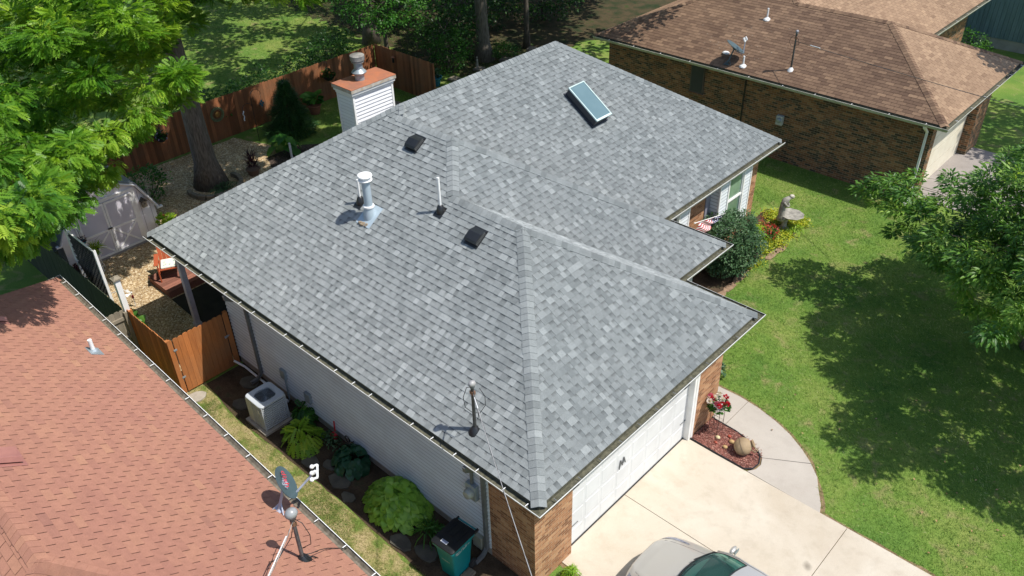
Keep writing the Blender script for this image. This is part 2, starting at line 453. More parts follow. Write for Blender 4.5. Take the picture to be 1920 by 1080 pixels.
def make_roof(house, planes, kind, mat, z0, k, org, seed, rot=0., bias={}):
    """planes: {name: (list of plan points, (e0, e1))}; height of a point is its smallest distance rule, given as third value"""
    rng = random.Random(seed)
    R_ = Matrix.Rotation(rot, 3, 'Z'); W = lambda p: R_ @ Vector((p[0], p[1], 0))+Vector((org[0], org[1], z0+k*p[2]))
    mb = MB(); PP = {}
    for nm, (pts, e) in planes.items():
        P = [W(p) for p in pts]; PP[nm] = (P, plane_frame(P, *e)[3], sum(P, Vector())/len(P))
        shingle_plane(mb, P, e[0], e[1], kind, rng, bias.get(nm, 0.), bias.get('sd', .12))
    roof = mb.build('roof', mat, house)
    # every sloping or level edge shared by two planes that folds upward carries caps
    names = list(PP); done = 0
    for i in range(len(names)):
        for j in range(i+1, len(names)):
            A, B = PP[names[i]][0], PP[names[j]][0]
            for a in range(len(A)):
                a0, a1 = A[a], A[(a+1) % len(A)]
                for b in range(len(B)):
                    b0, b1 = B[b], B[(b+1) % len(B)]
                    if ((a0-b1).length < .02 and (a1-b0).length < .02) or ((a0-b0).length < .02 and (a1-b1).length < .02):
                        n1, n2 = PP[names[i]][1], PP[names[j]][1]; m_ = (a0+a1)/2
                        if n1.dot(PP[names[j]][2]-m_) < 0:
                            lo, hi = (a0, a1) if a0.z < a1.z-.01 or (abs(a0.z-a1.z) < .01 and a0.x > a1.x) else (a1, a0)
                            cb = MB(); cap_run(cb, lo, hi, n1, PP[names[i]][2], n2, PP[names[j]][2], rng)
                            cb.build('ridge_cap', mat, house)
    return roof
def offset_path(path, d, closed):
    out = []; n = len(path)
    for i in range(n):
        p = Vector(path[i]); a = Vector(path[i-1]) if (i > 0 or closed) else None; b = Vector(path[(i+1) % n]) if (i < n-1 or closed) else None
        ns = []
        if a is not None: q = (p-a).normalized(); ns.append(Vector((q.y, -q.x)))
        if b is not None: q = (b-p).normalized(); ns.append(Vector((q.y, -q.x)))
        m = sum(ns, Vector((0, 0)))/len(ns); m = m/max(m.length_squared, .2)
        out.append(p+m*d)
    return out
def sweep(mb, path, prof, z, closed=False, mats=None, tone=.5):
    """prof: closed outline of (outward offset, dz, material)"""
    n = len(path); m = len(prof)
    rows = [offset_path(path, q[0], closed) for q in prof]
    for i in range(n if closed else n-1):
        j = (i+1) % n
        for k in range(m):
            k2 = (k+1) % m
            a, b, c, d = rows[k][i], rows[k][j], rows[k2][j], rows[k2][i]
            mb.face([(a.x, a.y, z+prof[k][1]), (b.x, b.y, z+prof[k][1]), (c.x, c.y, z+prof[k2][1]), (d.x, d.y, z+prof[k2][1])], prof[k][2], tone)
    if not closed:
        for i in (0, n-1): mb.face([(rows[k][i].x, rows[k][i].y, z+prof[k][1]) for k in range(m)], prof[0][2], tone)
GUT = [(-.012, -.02, 1), (-.012, -.14, 0), (.10, -.14, 0), (.15, -.06, 0), (.158, -.025, 0), (.146, -.022, 1), (.138, -.06, 1), (.09, -.10, 1), (-.004, -.10, 1), (-.004, -.02, 1)]
def gutter(house, path, z, mats, hang=.62, closed=False):
    """path as in the plan; gutters are split per run and mitred"""
    n = len(path)
    full = path
    for i in range(n-1):
        mb = MB()
        rows = [offset_path(full, q[0], closed) for q in GUT]; m = len(GUT)
        for k in range(m):
            k2 = (k+1) % m
            a, b, c, d = rows[k][i], rows[k][i+1], rows[k2][i+1], rows[k2][i]
            mb.face([(a.x, a.y, z+GUT[k][1]), (b.x, b.y, z+GUT[k][1]), (c.x, c.y, z+GUT[k2][1]), (d.x, d.y, z+GUT[k2][1])], GUT[k][2])
        for e in (i, i+1): mb.face([(rows[k][e].x, rows[k][e].y, z+GUT[k][1]) for k in range(m)], 0)
        g = mb.build('gutter', mats, house)
        p, q = Vector(full[i]), Vector(full[i+1]); L = (q-p).length; d = (q-p)/L; nn = Vector((d.y, -d.x)); hb = MB()
        t = hang*.6
        while t < L:
            c = p+d*(t+RNG.uniform(-.05, .05))+nn*.075; hb = MB()
            c = c+nn*.02; hb.box((c.x, c.y, z-.024), (.085, .014, .008), 0, rot=Matrix.Rotation(math.atan2(nn.y, nn.x), 3, 'Z')); t += hang; hb.build('hanger', mats[2] if (i == 0 or len(mats) < 4) else mats[3], g)
def wall_seg(mb, a, b, z0, z1, mat=0, u0=0.):
    L = math.hypot(b[0]-a[0], b[1]-a[1])
    mb.face([(a[0], a[1], z0), (b[0], b[1], z0), (b[0], b[1], z1), (a[0], a[1], z1)], mat, .5, 0, [(u0, z0), (u0+L, z0), (u0+L, z1), (u0, z1)])
def siding(mb, a, b, z0, z1, mat=0, exp=.102, proud=.011):
    """clapboards as real overlapping boards; outward is to the right of a->b"""
    d = Vector((b[0]-a[0], b[1]-a[1])).normalized(); n = Vector((d.y, -d.x)); z = z0
    while z < z1-1e-4:
        zt = min(z+exp, z1); t = RNG.uniform(.45, .55)
        zg = zt-min(.018, (zt-z)*.3); k_ = proud*.12
        A = [(a[0]+n.x*proud, a[1]+n.y*proud, z), (b[0]+n.x*proud, b[1]+n.y*proud, z), (b[0]+n.x*k_, b[1]+n.y*k_, zg), (a[0]+n.x*k_, a[1]+n.y*k_, zg)]
        zl = z+min(.016, (zt-z)*.3); q_ = proud*.86
        C1 = (b[0]+n.x*q_, b[1]+n.y*q_, zl); C0 = (a[0]+n.x*q_, a[1]+n.y*q_, zl)
        mb.face([A[0], A[1], C1, C0], mat, .12); mb.face([C0, C1, A[2], A[3]], mat, t); mb.face([A[3], A[2], (b[0], b[1], zt), (a[0], a[1], zt)], mat, 0.)  # bottom lip and top groove toned dark to paint the lap shadow lines
        mb.face([(a[0], a[1], z), (b[0], b[1], z), A[1], A[0]], mat, t)
        for p, q in ((a, 0), (b, 1)): mb.face([(p[0], p[1], z), A[q], (p[0], p[1], zt)], mat, t)
        z = zt
def downspout(house, x, y, ztop, zbot, out, mat, kick=.35, w=.07, d=.09):
    """out: unit vector away from the wall; hangs from the gutter with an elbow and a kick at the foot"""
    ox, oy = out; mb = MB()
    pts = [(x+ox*.5, y+oy*.5, ztop), (x+ox*.5, y+oy*.5, ztop-.1), (x+ox*.06, y+oy*.06, ztop-.42), (x+ox*.06, y+oy*.06, zbot+.2), (x+ox*(.06+kick*.4), y+oy*(.06+kick*.4), zbot+.06), (x+ox*(.06+kick), y+oy*(.06+kick), zbot+.04)]
    pts = [Vector(p) for p in pts]
    side = Vector((-oy, ox, 0)); o3 = Vector((ox, oy, 0))
    rings = []
    for i, p in enumerate(pts):
        t = (pts[min(i+1, len(pts)-1)]-pts[max(i-1, 0)]).normalized(); nn = side.cross(t).normalized()
        rings.append([p+side*w/2*a+nn*d/2*b for a, b in ((-1, -1), (1, -1), (1, 1), (-1, 1))])
    vs = [q for r in rings for q in r]; fs = [(i*4+k, i*4+(k+1) % 4, i*4+4+(k+1) % 4, i*4+4+k) for i in range(len(pts)-1) for k in range(4)]
    fs += [(0, 1, 2, 3), tuple(len(vs)-4+k for k in range(4))]
    mb.shape(vs, fs); return mb.build('downspout', mat, house)
# ------------------------------------------------------------------ fences
def fence(name, label, p0, p1, mat, h=1.8, bw=.14, z0=.03, posts=True, rails=1, group=None, dog=True, gap=.004, seed=1, zj=.01, postmat=None):
    """rails: side of the rails (+1 left of p0->p1)"""
    rng = random.Random(seed)
    t = thing(name, label, 'fence', (p0[0], p0[1], 0), 0, group)
    d = Vector((p1[0]-p0[0], p1[1]-p0[1])); L = d.length; d.normalize(); n = Vector((-d.y, d.x)); mb = MB(); s = 0.
    while s < L-.03:
        w = min(bw, L-s)-gap; hh = h+rng.uniform(-zj, zj); th = .018; off = rng.uniform(-.003, .003)
        c = .028 if dog else 0
        prof = [(s, z0), (s+w, z0), (s+w, hh-c), (s+w-c, hh), (s+c, hh), (s, hh-c)] if dog else [(s, z0), (s+w, z0), (s+w, hh), (s, hh)]
        m = len(prof); vs = []
        for o_ in (-th/2, th/2):
            for (a, z) in prof: vs.append((p0[0]+d.x*a+n.x*(o_+off), p0[1]+d.y*a+n.y*(o_+off), z))
        tone = min(1, max(0, rng.gauss(.5, .22)))
        mb.shape(vs, [tuple(range(m)), tuple(range(2*m-1, m-1, -1))]+[(i, (i+1) % m, m+(i+1) % m, m+i) for i in range(m)], 0, tone)
        s += bw
    mb.build('boards', mat, t)
    for z in (.3, .95, 1.55):
        rb = MB(); c = Vector(((p0[0]+p1[0])/2, (p0[1]+p1[1])/2))+n*rails*.034
        rb.box((c.x, c.y, z), (L, .045, .09), rot=Matrix.Rotation(math.atan2(d.y, d.x), 3, 'Z')); rb.build('rail', mat, t)
    if posts:
        k = max(1, round(L/2.4))
        for i in range(k+1):
            c = Vector(p0[:2])+d*(L*i/k)+n*rails*.075
            pb = MB(); pb.box((c.x, c.y, (h-.06)/2), (.09, .09, h-.06)); pb.build('post', postmat or mat, t)
    return t
# ------------------------------------------------------------------ trees
def tree(name, label, base, trunk_r, htop, clumps, kind, per, r, size, lmat, bmat, cat='tree', lean=(0, 0), group=None, limb_every=1, droop=.25, out=.5, flat=.55, centre=None, limbr=.055, fork=.45, maxlimb=5.5):
    t = thing(name, label, cat, base, 0, group); B = Vector(base)
    tb = MB(); H = htop; rng = random.Random(hash(label) % 1000 if False else len(label)*7+3)
    pts = []; rr = []; n = 12
    for i in range(n+1):
        f = i/n
        pts.append(B+Vector((lean[0]*f*f+math.sin(f*5+trunk_r*9)*trunk_r*.25, lean[1]*f*f+math.cos(f*4)*trunk_r*.2, -.05+H*f)))
        rr.append(trunk_r*(1.35*math.exp(-f*H/.35)*.45+1.0-.62*f))
    tb.tube(pts, rr, 14)
    if clumps:
        for i, c in enumerate(clumps):
            if i % limb_every: continue
            c = Vector(c)
            if (c-B-Vector((0, 0, min(H*.7, c.z*.8)))).length > maxlimb: continue
            f = min(.98, max(fork, (c.z-B.z-.35*(Vector((c.x, c.y))-Vector((B.x, B.y))).length)/H)); k = f*n; a = int(k)
            s = pts[min(a, n)].lerp(pts[min(a+1, n)], k-a); L = (c-s).length
            mid = s.lerp(c, .5)+Vector((rng.uniform(-.1, .1)*L, rng.uniform(-.1, .1)*L, .12*L))
            q1 = s.lerp(mid, .55)+Vector((0, 0, .03*L)); q2 = mid.lerp(c, .5)+Vector((rng.uniform(-.04, .04)*L, rng.uniform(-.04, .04)*L, .03*L))
            r0 = min(trunk_r*.5, limbr*(.45+L*.14))
            tb.tube([s, q1, mid, q2, c], [r0, r0*.75, r0*.55, r0*.38, r0*.12], 6, caps=False)
    tb.build('trunk', bmat, t, smooth=True)
    if clumps:
        cc = centre or tuple(np.mean(np.array(clumps), 0)-np.array([0, 0, 1.]))
        clump_leaves('crown', kind, clumps, per, r, size, lmat, t, cc, droop, flat, out)
    return t
def blob_clumps(c, rx, ry, rz, n, mind, seed, lo=.35):
    rng = np.random.default_rng(seed); pts = []; k = 0
    while len(pts) < n and k < n*60:
        k += 1; v = norm(rng.normal(size=3)); p = np.array(c)+v*np.array([rx, ry, rz])*(rng.uniform(lo, 1)**.6)
        if p[2] < .3: continue
        if all(np.linalg.norm(p-o) > mind for o in pts): pts.append(p)
    return [tuple(p) for p in pts]
def shrub(name, label, c, rx, ry, rz, n, per, r, size, kind, lmat, seed, cat='shrub', droop=.1, group=None, stem=True, bmat=None):
    t = thing(name, label, cat, (c[0], c[1], 0), 0, group)
    cl = blob_clumps(c, rx, ry, rz, n, min(rx, rz)*.22, seed, .5)
    sb = MB()
    for q in cl[::3]: sb.tube([(c[0], c[1], 0), (c[0]*.5+q[0]*.5, c[1]*.5+q[1]*.5, q[2]*.45), q], [.02, .014, .004], 5, caps=False)
    sb.build('stems', bmat, t)
    clump_leaves('leaves', kind, cl, per, r, size, lmat, t, (c[0], c[1], c[2]-rz*.4), droop, .8, .6)
    return t
def hosta(name, label, c, R, H, n, size, lmat, cat='plant', group=None, seed=5, kind='ovate'):
    t = thing(name, label, cat, (c[0], c[1], 0), 0, group)
    rng = np.random.default_rng(seed); th = rng.uniform(0, 2*PI, n); q = rng.random(n)**.5
    pos = np.stack([c[0]+np.cos(th)*q*R[0], c[1]+np.sin(th)*q*R[1], .05+H*(1-q**2)*rng.uniform(.75, 1.05, n)+.04], 1)
    ax = np.stack([np.cos(th)*(.4+q)*R[0], np.sin(th)*(.4+q)*R[1], .25-q*.75], 1)+rng.normal(size=(n, 3))*.16
    up = np.array([0, 0, 1.])+np.stack([np.cos(th), np.sin(th), np.zeros(n)], 1)*.5+rng.normal(size=(n, 3))*.2
    pos = pos-norm(ax)*size*.4
    sb = MB()
    for i in range(0, n, 4): sb.tube([(c[0], c[1], 0), tuple(pos[i])], [.008, .005], 4, caps=False)
    sb.build('stems', lmat, t)
    inst('leaves', kind, pos, ax, up, size*rng.uniform(.65, 1.15, n), lmat, t, np.clip(rng.normal(.5, .22, n), 0, 1))
    return t
# ------------------------------------------------------------------ palette
M_ = {}
GR = shingle_mat('grey_shingles', [(0, (.125, .136, .137)), (.35, (.21, .227, .226)), (.55, (.278, .296, .293)), (1, (.44, .462, .455))], (.92, .94, .95), .2)
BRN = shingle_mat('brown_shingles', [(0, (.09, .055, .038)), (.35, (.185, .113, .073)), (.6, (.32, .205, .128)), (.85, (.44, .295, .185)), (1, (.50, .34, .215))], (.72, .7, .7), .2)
RED = shingle_mat('red_shingles', [(0, (.19, .095, .075)), (.3, (.27, .132, .093)), (.6, (.30, .15, .102)), (.85, (.325, .175, .108)), (1, (.30, .165, .13))], (.92, .86, .95), .16)
WHITE = simple('white_paint', (.82, .83, .85), (.76, .77, .80), 3, .45, tone=.3)
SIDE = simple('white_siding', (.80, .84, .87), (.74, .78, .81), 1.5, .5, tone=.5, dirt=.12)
SHEDW = simple('shed_paint', (.82, .81, .84), (.76, .74, .78), 2, .6, tone=.06, dirt=.1)
TRIM = simple('trim_white', (.83, .83, .81), (.76, .75, .72), 5, .4)
CREAM = simple('cream_paint', (.72, .67, .54), (.66, .6, .47), 2, .5, dirt=.1)
LEAFY = simple('gutter_debris', (.125, .12, .08), (.055, .055, .035), 14, .9, bump=.6, bscale=90)
DGREY = simple('dark_grey_metal', (.16, .165, .165), (.12, .125, .125), 6, .5)
GREYM = simple('galvanised_metal', (.36, .41, .44), (.28, .32, .35), 5, .42, .35)
GREYP = simple('grey_paint_metal', (.42, .50, .55), (.36, .44, .49), 4, .4, .1)
BLACK = simple('black_plastic', (.014, .015, .016), (.02, .021, .022), 6, .35)
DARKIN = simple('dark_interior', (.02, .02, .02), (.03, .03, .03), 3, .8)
PVC = simple('white_pvc', (.82, .82, .8), (.72, .72, .7), 8, .35)
CONC = simple('foundation_concrete', (.40, .36, .30), (.30, .27, .22), 4, .9, bump=.3)
BRICK = brick_mat('tan_brick', [(0, (.22, .10, .05)), (.35, (.36, .17, .085)), (.7, (.46, .235, .12)), (1, (.54, .31, .17))], (.42, .31, .21))
BRICKD = brick_mat('dark_brick', [(0, (.065, .05, .035)), (.25, (.12, .09, .055)), (.4, (.19, .10, .055)), (.75, (.27, .13, .062)), (1, (.36, .20, .10))], (.34, .29, .2), .225, .08)
BARK = simple('grey_bark', (.19, .165, .135), (.085, .07, .055), 3.2, .95, bump=1., bscale=7, stretch=(7, 7, 1.1))
BARKD = simple('brown_bark', (.12, .10, .08), (.055, .045, .035), 3.2, .95, bump=1., bscale=7, stretch=(7, 7, 1.1))
CEDAR = wood_mat('cedar_boards', (.50, .185, .055), (.34, .115, .035), weather=(.30, .15, .07))
CEDARD = wood_mat('old_cedar_boards', (.36, .135, .055), (.22, .085, .038), weather=(.2, .11, .06), tone=.5)
WEATH = wood_mat('weathered_boards', (.33, .28, .21), (.2, .17, .13), weather=(.16, .15, .11))
SHADEB = wood_mat('shade_dark_boards', (.045, .06, .035), (.025, .03, .02), weather=(.02, .035, .02))  # near-black green puts the fence's deep shade into its weathered board colour
DECKW = wood_mat('deck_boards', (.28, .12, .085), (.19, .085, .06), tone=.2)
CHAIRW = wood_mat('red_cedar_paint', (.46, .11, .045), (.33, .075, .03), tone=.15)
RUST = simple('rusty_sheet', (.42, .155, .08), (.30, .13, .085), 2.6, .7, dirt=.35, spec=.3)
STONE = simple('fieldstone', (.105, .098, .075), (.06, .056, .045), 3, .95, bump=.6, bscale=20)
CSTONE = simple('cast_stone', (.36, .34, .29), (.19, .18, .155), 7, .9, bump=.5, bscale=40)
PAVE = simple('tan_paver', (.24, .2, .15), (.16, .135, .1), 5, .9, bump=.4)
TERRA = simple('terracotta', (.30, .115, .06), (.2, .08, .045), 6, .8)
TEALP = simple('teal_plastic', (.0, .22, .235), (.002, .19, .205), 2, .42, spec=.5)
TEALG = simple('teal_glaze', (.02, .17, .22), (.015, .12, .17), 4, .25)
GLASSB = simple('blue_grey_glass', (.12, .19, .205), (.10, .165, .18), 1.2, .06, spec=.9)
GLASSG = simple('green_window_glass', (.22, .33, .23), (.12, .2, .14), 1.6, .08, spec=.9)
GLASSD = simple('dark_window_glass', (.02, .025, .03), (.03, .035, .04), 1.6, .08, spec=.9)
PEWTER = simple('silver_car_paint', (.50, .475, .43), (.47, .445, .405), .5, .3, .35, coat=1.)
CARGL = glass_mat('car_glass', (.32, .62, .56), .03, .62, (.03, .10, .095))
RUBBER = simple('rubber', (.02, .02, .02), (.03, .03, .03), 9, .8)
REDP = simple('red_paint', (.55, .02, .03), (.4, .02, .03), 9, .5)
BLUEP = simple('navy_cloth', (.015, .02, .09), (.02, .03, .12), 9, .8)
DISHG = simple('dish_grey', (.075, .115, .125), (.06, .095, .105), 2, .38, .1)
LILAC = simple('pale_metal', (.50, .52, .60), (.42, .44, .52), 4, .35, .3)
STEELD = simple('weathered_steel', (.115, .115, .11), (.07, .07, .065), 10, .5, .5)
L_ASH = leaf_mat('ash_leaf', [(0, (.04, .14, .014)), (.5, (.14, .30, .026)), (.85, (.27, .43, .04)), (1, (.36, .50, .055))], .42, .42)
L_CHER = leaf_mat('cherry_leaf', [(0, (.035, .11, .016)), (.5, (.11, .24, .03)), (.85, (.21, .36, .05)), (1, (.34, .45, .09))], .32, .45, .35)
L_DARK = leaf_mat('forest_leaf', [(0, (.01, .04, .008)), (.6, (.03, .10, .016)), (1, (.07, .18, .025))], .35)
L_BRI = leaf_mat('maple_leaf', [(0, (.02, .09, .012)), (.5, (.05, .17, .022)), (1, (.12, .29, .04))], .4)
L_HOS = leaf_mat('hosta_leaf', [(0, (.11, .25, .03)), (.5, (.23, .45, .045)), (1, (.36, .58, .08))], .25, .35)
L_HOSB = leaf_mat('blue_hosta_leaf', [(0, (.012, .05, .022)), (.5, (.02, .085, .04)), (1, (.04, .12, .055))], .15, .4)
L_LIME = leaf_mat('lime_leaf', [(0, (.13, .28, .02)), (.5, (.24, .42, .03)), (1, (.38, .5, .04))], .3)
L_SAGE = leaf_mat('holly_leaf', [(0, (.03, .075, .03)), (.5, (.065, .135, .055)), (.9, (.085, .16, .07)), (1, (.14, .21, .11))], .15, .5, .3)
L_GRASS = leaf_mat('grass_blade', [(0, (.04, .11, .02)), (.4, (.13, .25, .04)), (.75, (.26, .37, .075)), (1, (.58, .58, .3))], .3, .6, .2)
L_DRY = leaf_mat('dry_grass', [(0, (.16, .15, .045)), (.5, (.30, .26, .1)), (1, (.12, .22, .03))], .2, .7, .2)
L_PURP = leaf_mat('plum_leaf', [(0, (.03, .01, .015)), (1, (.09, .02, .04))], .2)
P_RED = leaf_mat('red_petal', [(0, (.45, .01, .02)), (1, (.7, .03, .08))], .3)
P_WHI = leaf_mat('white_petal', [(0, (.7, .62, .62)), (1, (.85, .8, .78))], .3)
P_PINK = leaf_mat('pink_petal', [(0, (.6, .12, .2)), (1, (.7, .2, .3))], .3)
P_LILAC = leaf_mat('lilac_petal', [(0, (.35, .3, .6)), (1, (.55, .5, .8))], .3)
GRASS = ground_mat('lawn', [(.3, (.085, .17, .032)), (.5, (.13, .21, .038)), (.7, (.20, .24, .06))], .6, [(.25, .45), (.5, 1.), (.75, 1.6)], 38, patches=(1.7, .55, .72, (.26, .235, .10)))
DRY = ground_mat('dry_lawn', [(.38, (.40, .32, .17)), (.52, (.30, .27, .11)), (.62, (.13, .19, .04))], 2.6, [(.25, .55), (.75, 1.4)], 45)
SOIL = ground_mat('bed_soil', [(.35, (.045, .032, .02)), (.6, (.085, .06, .038)), (.75, (.05, .06, .03))], 2.2, [(.25, .5), (.75, 1.5)], 30)
MULCH = gravel_mat('red_mulch', [(0, (.10, .032, .022)), (.5, (.20, .07, .05)), (.85, (.32, .13, .1)), (1, (.45, .28, .22))], 34, 1., .03)
GRAVEL = gravel_mat('pea_gravel', [(0, (.22, .145, .07)), (.4, (.40, .27, .14)), (.75, (.56, .42, .24)), (1, (.72, .62, .45))], 26, .8, .02)
DRIVE = concrete_mat('driveway_concrete', (.53, .475, .39), (.38, .31, .225), .65, oil=[(3.40, 4.5, .13)])
WALK = concrete_mat('walk_concrete', (.43, .39, .34), (.33, .29, .245), .5)
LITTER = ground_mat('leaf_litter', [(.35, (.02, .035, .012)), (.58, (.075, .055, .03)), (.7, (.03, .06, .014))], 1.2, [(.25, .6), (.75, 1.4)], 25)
# ------------------------------------------------------------------ camera, sun, sky
cam = bpy.data.cameras.new('camera'); co = bpy.data.objects.new('camera', cam); COL.objects.link(co); SC.camera = co
YAW, PIT, ROL = 2.3368, .6131, -.0292
fw = Vector((math.cos(PIT)*math.cos(YAW), math.cos(PIT)*math.sin(YAW), -math.sin(PIT)))
rt = fw.cross(Vector((0, 0, 1))).normalized(); up = rt.cross(fw)
rt, up = math.cos(ROL)*rt+math.sin(ROL)*up, -math.sin(ROL)*rt+math.cos(ROL)*up
co.matrix_world = Matrix(((rt.x, up.x, -fw.x, 6.6784), (rt.y, up.y, -fw.y, -7.4688), (rt.z, up.z, -fw.z, 14.9493), (0, 0, 0, 1)))
cam.sensor_width = 36; cam.lens = 1586.64/1920*36; cam.clip_end = 600
SAZ, SEL = rad(23.5), rad(60)
sd = Vector((math.cos(SEL)*math.cos(SAZ), math.cos(SEL)*math.sin(SAZ), math.sin(SEL)))
sun = bpy.data.lights.new('sun', 'SUN'); sun.energy = 4.6; sun.angle = rad(.55); sun.color = (1, .955, .88)
so = bpy.data.objects.new('sun', sun); COL.objects.link(so); so.rotation_euler = sd.to_track_quat('Z', 'Y').to_euler(); so.location = sd*60
w = bpy.data.worlds.new('World'); SC.world = w; w.use_nodes = True; wn = w.node_tree; wn.nodes.clear()
sky = wn.nodes.new('ShaderNodeTexSky'); sky.sky_type = 'NISHITA'; sky.sun_disc = False; sky.sun_elevation = SEL; sky.sun_rotation = PI/2-SAZ
bg = wn.nodes.new('ShaderNodeBackground'); bg.inputs[1].default_value = .15; wo = wn.nodes.new('ShaderNodeOutputWorld')
wn.links.new(sky.outputs[0], bg.inputs[0]); wn.links.new(bg.outputs[0], wo.inputs[0])
SC.view_settings.view_transform = 'Standard'; SC.view_settings.look = 'None'; SC.view_settings.exposure = .27
SC.render.engine = 'CYCLES'
# ------------------------------------------------------------------ ground
g = MB(); g.face([(-150, -120, 0), (120, -120, 0), (120, 150, 0), (-150, 150, 0)]); struct('ground', g, GRASS)
def sheet(name, poly, z, mat, wob=0.):
    if wob:
        P = []
        for i in range(len(poly)):
            a = Vector(poly[i]); b = Vector(poly[(i+1) % len(poly)]); n_ = max(1, int((b-a).length/.3)); nn = Vector((b.y-a.y, a.x-b.x)).normalized()
            for k in range(n_):
                q = a.lerp(b, k/n_)+nn*(RNG.uniform(-wob, wob) if k else 0); P.append((q.x, q.y))
        poly = P
    m = MB(); m.face([(x, y, z) for x, y in poly]); return struct(name, m, mat)
sheet('gravel_yard', [(-20.4, -1.4), (-11.4, -1.4), (-11.4, .4), (-13.9, .6), (-13.9, 5.6), (-20.2, 7.6), (-21.2, 8.4), (-22.4, 8.8), (-24.3, 8.2), (-24.3, -1.4)], .004, GRAVEL, .05)
sheet('bed_rear', [(-21.6, 8.0), (-13.9, 5.4), (-13.9, 10.2), (-20.6, 10.9), (-21.6, 9.4)], .008, gravel_mat('dark_mulch', [(0, (.03, .02, .015)), (.6, (.075, .05, .035)), (1, (.16, .11, .08))], 30), .06)
sheet('side_strip', [(-11.4, -3.3), (8, -3.3), (8, -.98), (-2.4, -.98), (-6, -.9), (-9.5, -1.0), (-11.4, -.75)], .004, DRY, .05)
sheet('side_bed', [(-11.2, -.8), (-9.5, -.98), (-6, -.88), (-2.4, -.95), (-.4, -.9), (-.4, .5), (-11.2, .5)], .008, SOIL, .03)
sheet('entry_bed', [(-4.5, 8.2), (-2.0, 8.9), (-2.55, 10.6), (-3.15, 11.7), (-3.1, 13.0), (-3.25, 14.0), (-3.1, 15.2), (-3.05, 16.7), (-3.75, 17.6), (-4.6, 17.2), (-4.6, 15.5)], .006, SOIL, .05)
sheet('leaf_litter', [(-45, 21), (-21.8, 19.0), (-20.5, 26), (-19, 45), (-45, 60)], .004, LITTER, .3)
sheet('joint_soil', [(-.8, 1.1), (30, 1.1), (30, 6.05), (3.02, 6.06), (2.95, 6.25), (2.7, 6.62), (2.18, 7.25), (1.3, 7.82), (.8, 8.0), (.2, 8.14), (-.3, 8.2), (-1.0, 8.2), (-1.0, 7.0), (-.8, 6.0)], .003, ground_mat('edge_soil', [(.3, (.15, .10, .06)), (.6, (.28, .2, .11)), (.75, (.12, .15, .04))], 5, [(.25, .6), (.75, 1.3)], 50), .04)
sheet('patio', [(-15.5, .55), (-13.9, .5), (-11.3, .3), (-11.3, 3.4), (-13.75, 3.4), (-13.75, 5), (-15.5, 5)], .012, simple('patio_shade_black', (.035, .03, .025), (.02, .018, .015), 3, .9))  # last sheet is near black, deep shade below the roof put into its colour
# driveway: three slabs with real joints between them, the walk beyond
dm = MB(); gp = .012
for (x0, x1, y0, y1) in ((-.62, 3.58-gp, 1.2, 3.54-gp), (-.62, 3.58-gp, 3.54, 5.975), (3.58, 9.0, 1.2, 3.54-gp), (3.58, 9.0, 3.54, 5.975), (9.0+gp, 30, 1.2, 5.975)):
    dm.bx(x0, x1, y0, y1, -.05, .03)
struct('driveway', dm, DRIVE, bevel=.006)
rc = random.Random(3); cm = MB()
if 0: cm = None
for (x, y, a, L) in ((6.4, 4.6, .9, .9),):
    P_ = [(x, y)]
    for i in range(int(L/.09)): a += rc.uniform(-.45, .45); P_.append((P_[-1][0]+.09*math.cos(a), P_[-1][1]+.09*math.sin(a)))
    for p, q in zip(P_[:-1], P_[1:]):
        n_ = Vector((q[1]-p[1], p[0]-q[0])).normalized()*.0035; cm.face([(p[0]-n_.x, p[1]-n_.y, .0315), (q[0]-n_.x, q[1]-n_.y, .0315), (q[0]+n_.x, q[1]+n_.y, .0315), (p[0]+n_.x, p[1]+n_.y, .0315)])
struct('driveway_crack', cm, simple('crack_dark', (.25, .2, .15)))
walk = [(-.44, 7.02), (-.34, 6.99), (.25, 6.97), (.51, 6.93), (.97, 6.77), (1.17, 6.6), (1.27, 6.38), (1.25, 6.18), (1.13, 6.0), (2.95, 5.965), (2.86, 6.2), (2.63, 6.55), (2.42, 6.9), (2.12, 7.19), (1.75, 7.47), (1.28, 7.74), (.8, 7.92), (.23, 8.06), (-.3, 8.12), (-.95, 8.1), (-4.4, 8.1), (-4.4, 7.12), (-.44, 7.12)]
wm = MB()
def splitw(px0, a, b, keep):  # half plane cut for the joints of the walk
    return None
A1 = [p for p in walk]
j1 = ((.97, 6.77), (2.05, 7.24))      # joint across the bend
wm.prism([(1.27, 6.38), (1.25, 6.18), (1.13, 5.995), (2.95, 5.965), (2.86, 6.2), (2.63, 6.55), (2.42, 6.9), (2.13, 7.18), (1.185, 6.59)], -.05, .026)
wm.prism([(-.05, 6.98), (.25, 6.97), (.51, 6.93), (.97, 6.77), (1.175, 6.60), (2.12, 7.195), (1.75, 7.47), (1.28, 7.74), (.8, 7.92), (.23, 8.06), (-.05, 8.09)], -.05, .026)
wm.prism([(-.44, 7.02), (-.062, 6.985), (-.062, 8.092), (-.3, 8.12), (-.95, 8.1), (-4.4, 8.1), (-4.4, 7.12), (-.44, 7.12)], -.05, .026)
struct('walkway', wm, WALK, bevel=.006)
isl = [(-.42, 6.0), (.27, 5.985), (1.05, 5.99), (1.2, 6.12), (1.23, 6.35), (1.14, 6.56), (.95, 6.73), (.5, 6.9), (.25, 6.94), (-.3, 6.96), (-.42, 6.98)]
mm = MB(); mm.prism(isl, -.02, .045); struct('mulch_island', mm, MULCH)
eb = MB(); eb.tube([(x, y, .055) for x, y in isl[:1]+isl[1:]], .018, 6)
tag(eb.build('bed_edging', BLACK), 'thin black edging strip curving round the red mulch island by the garage', 'edging')
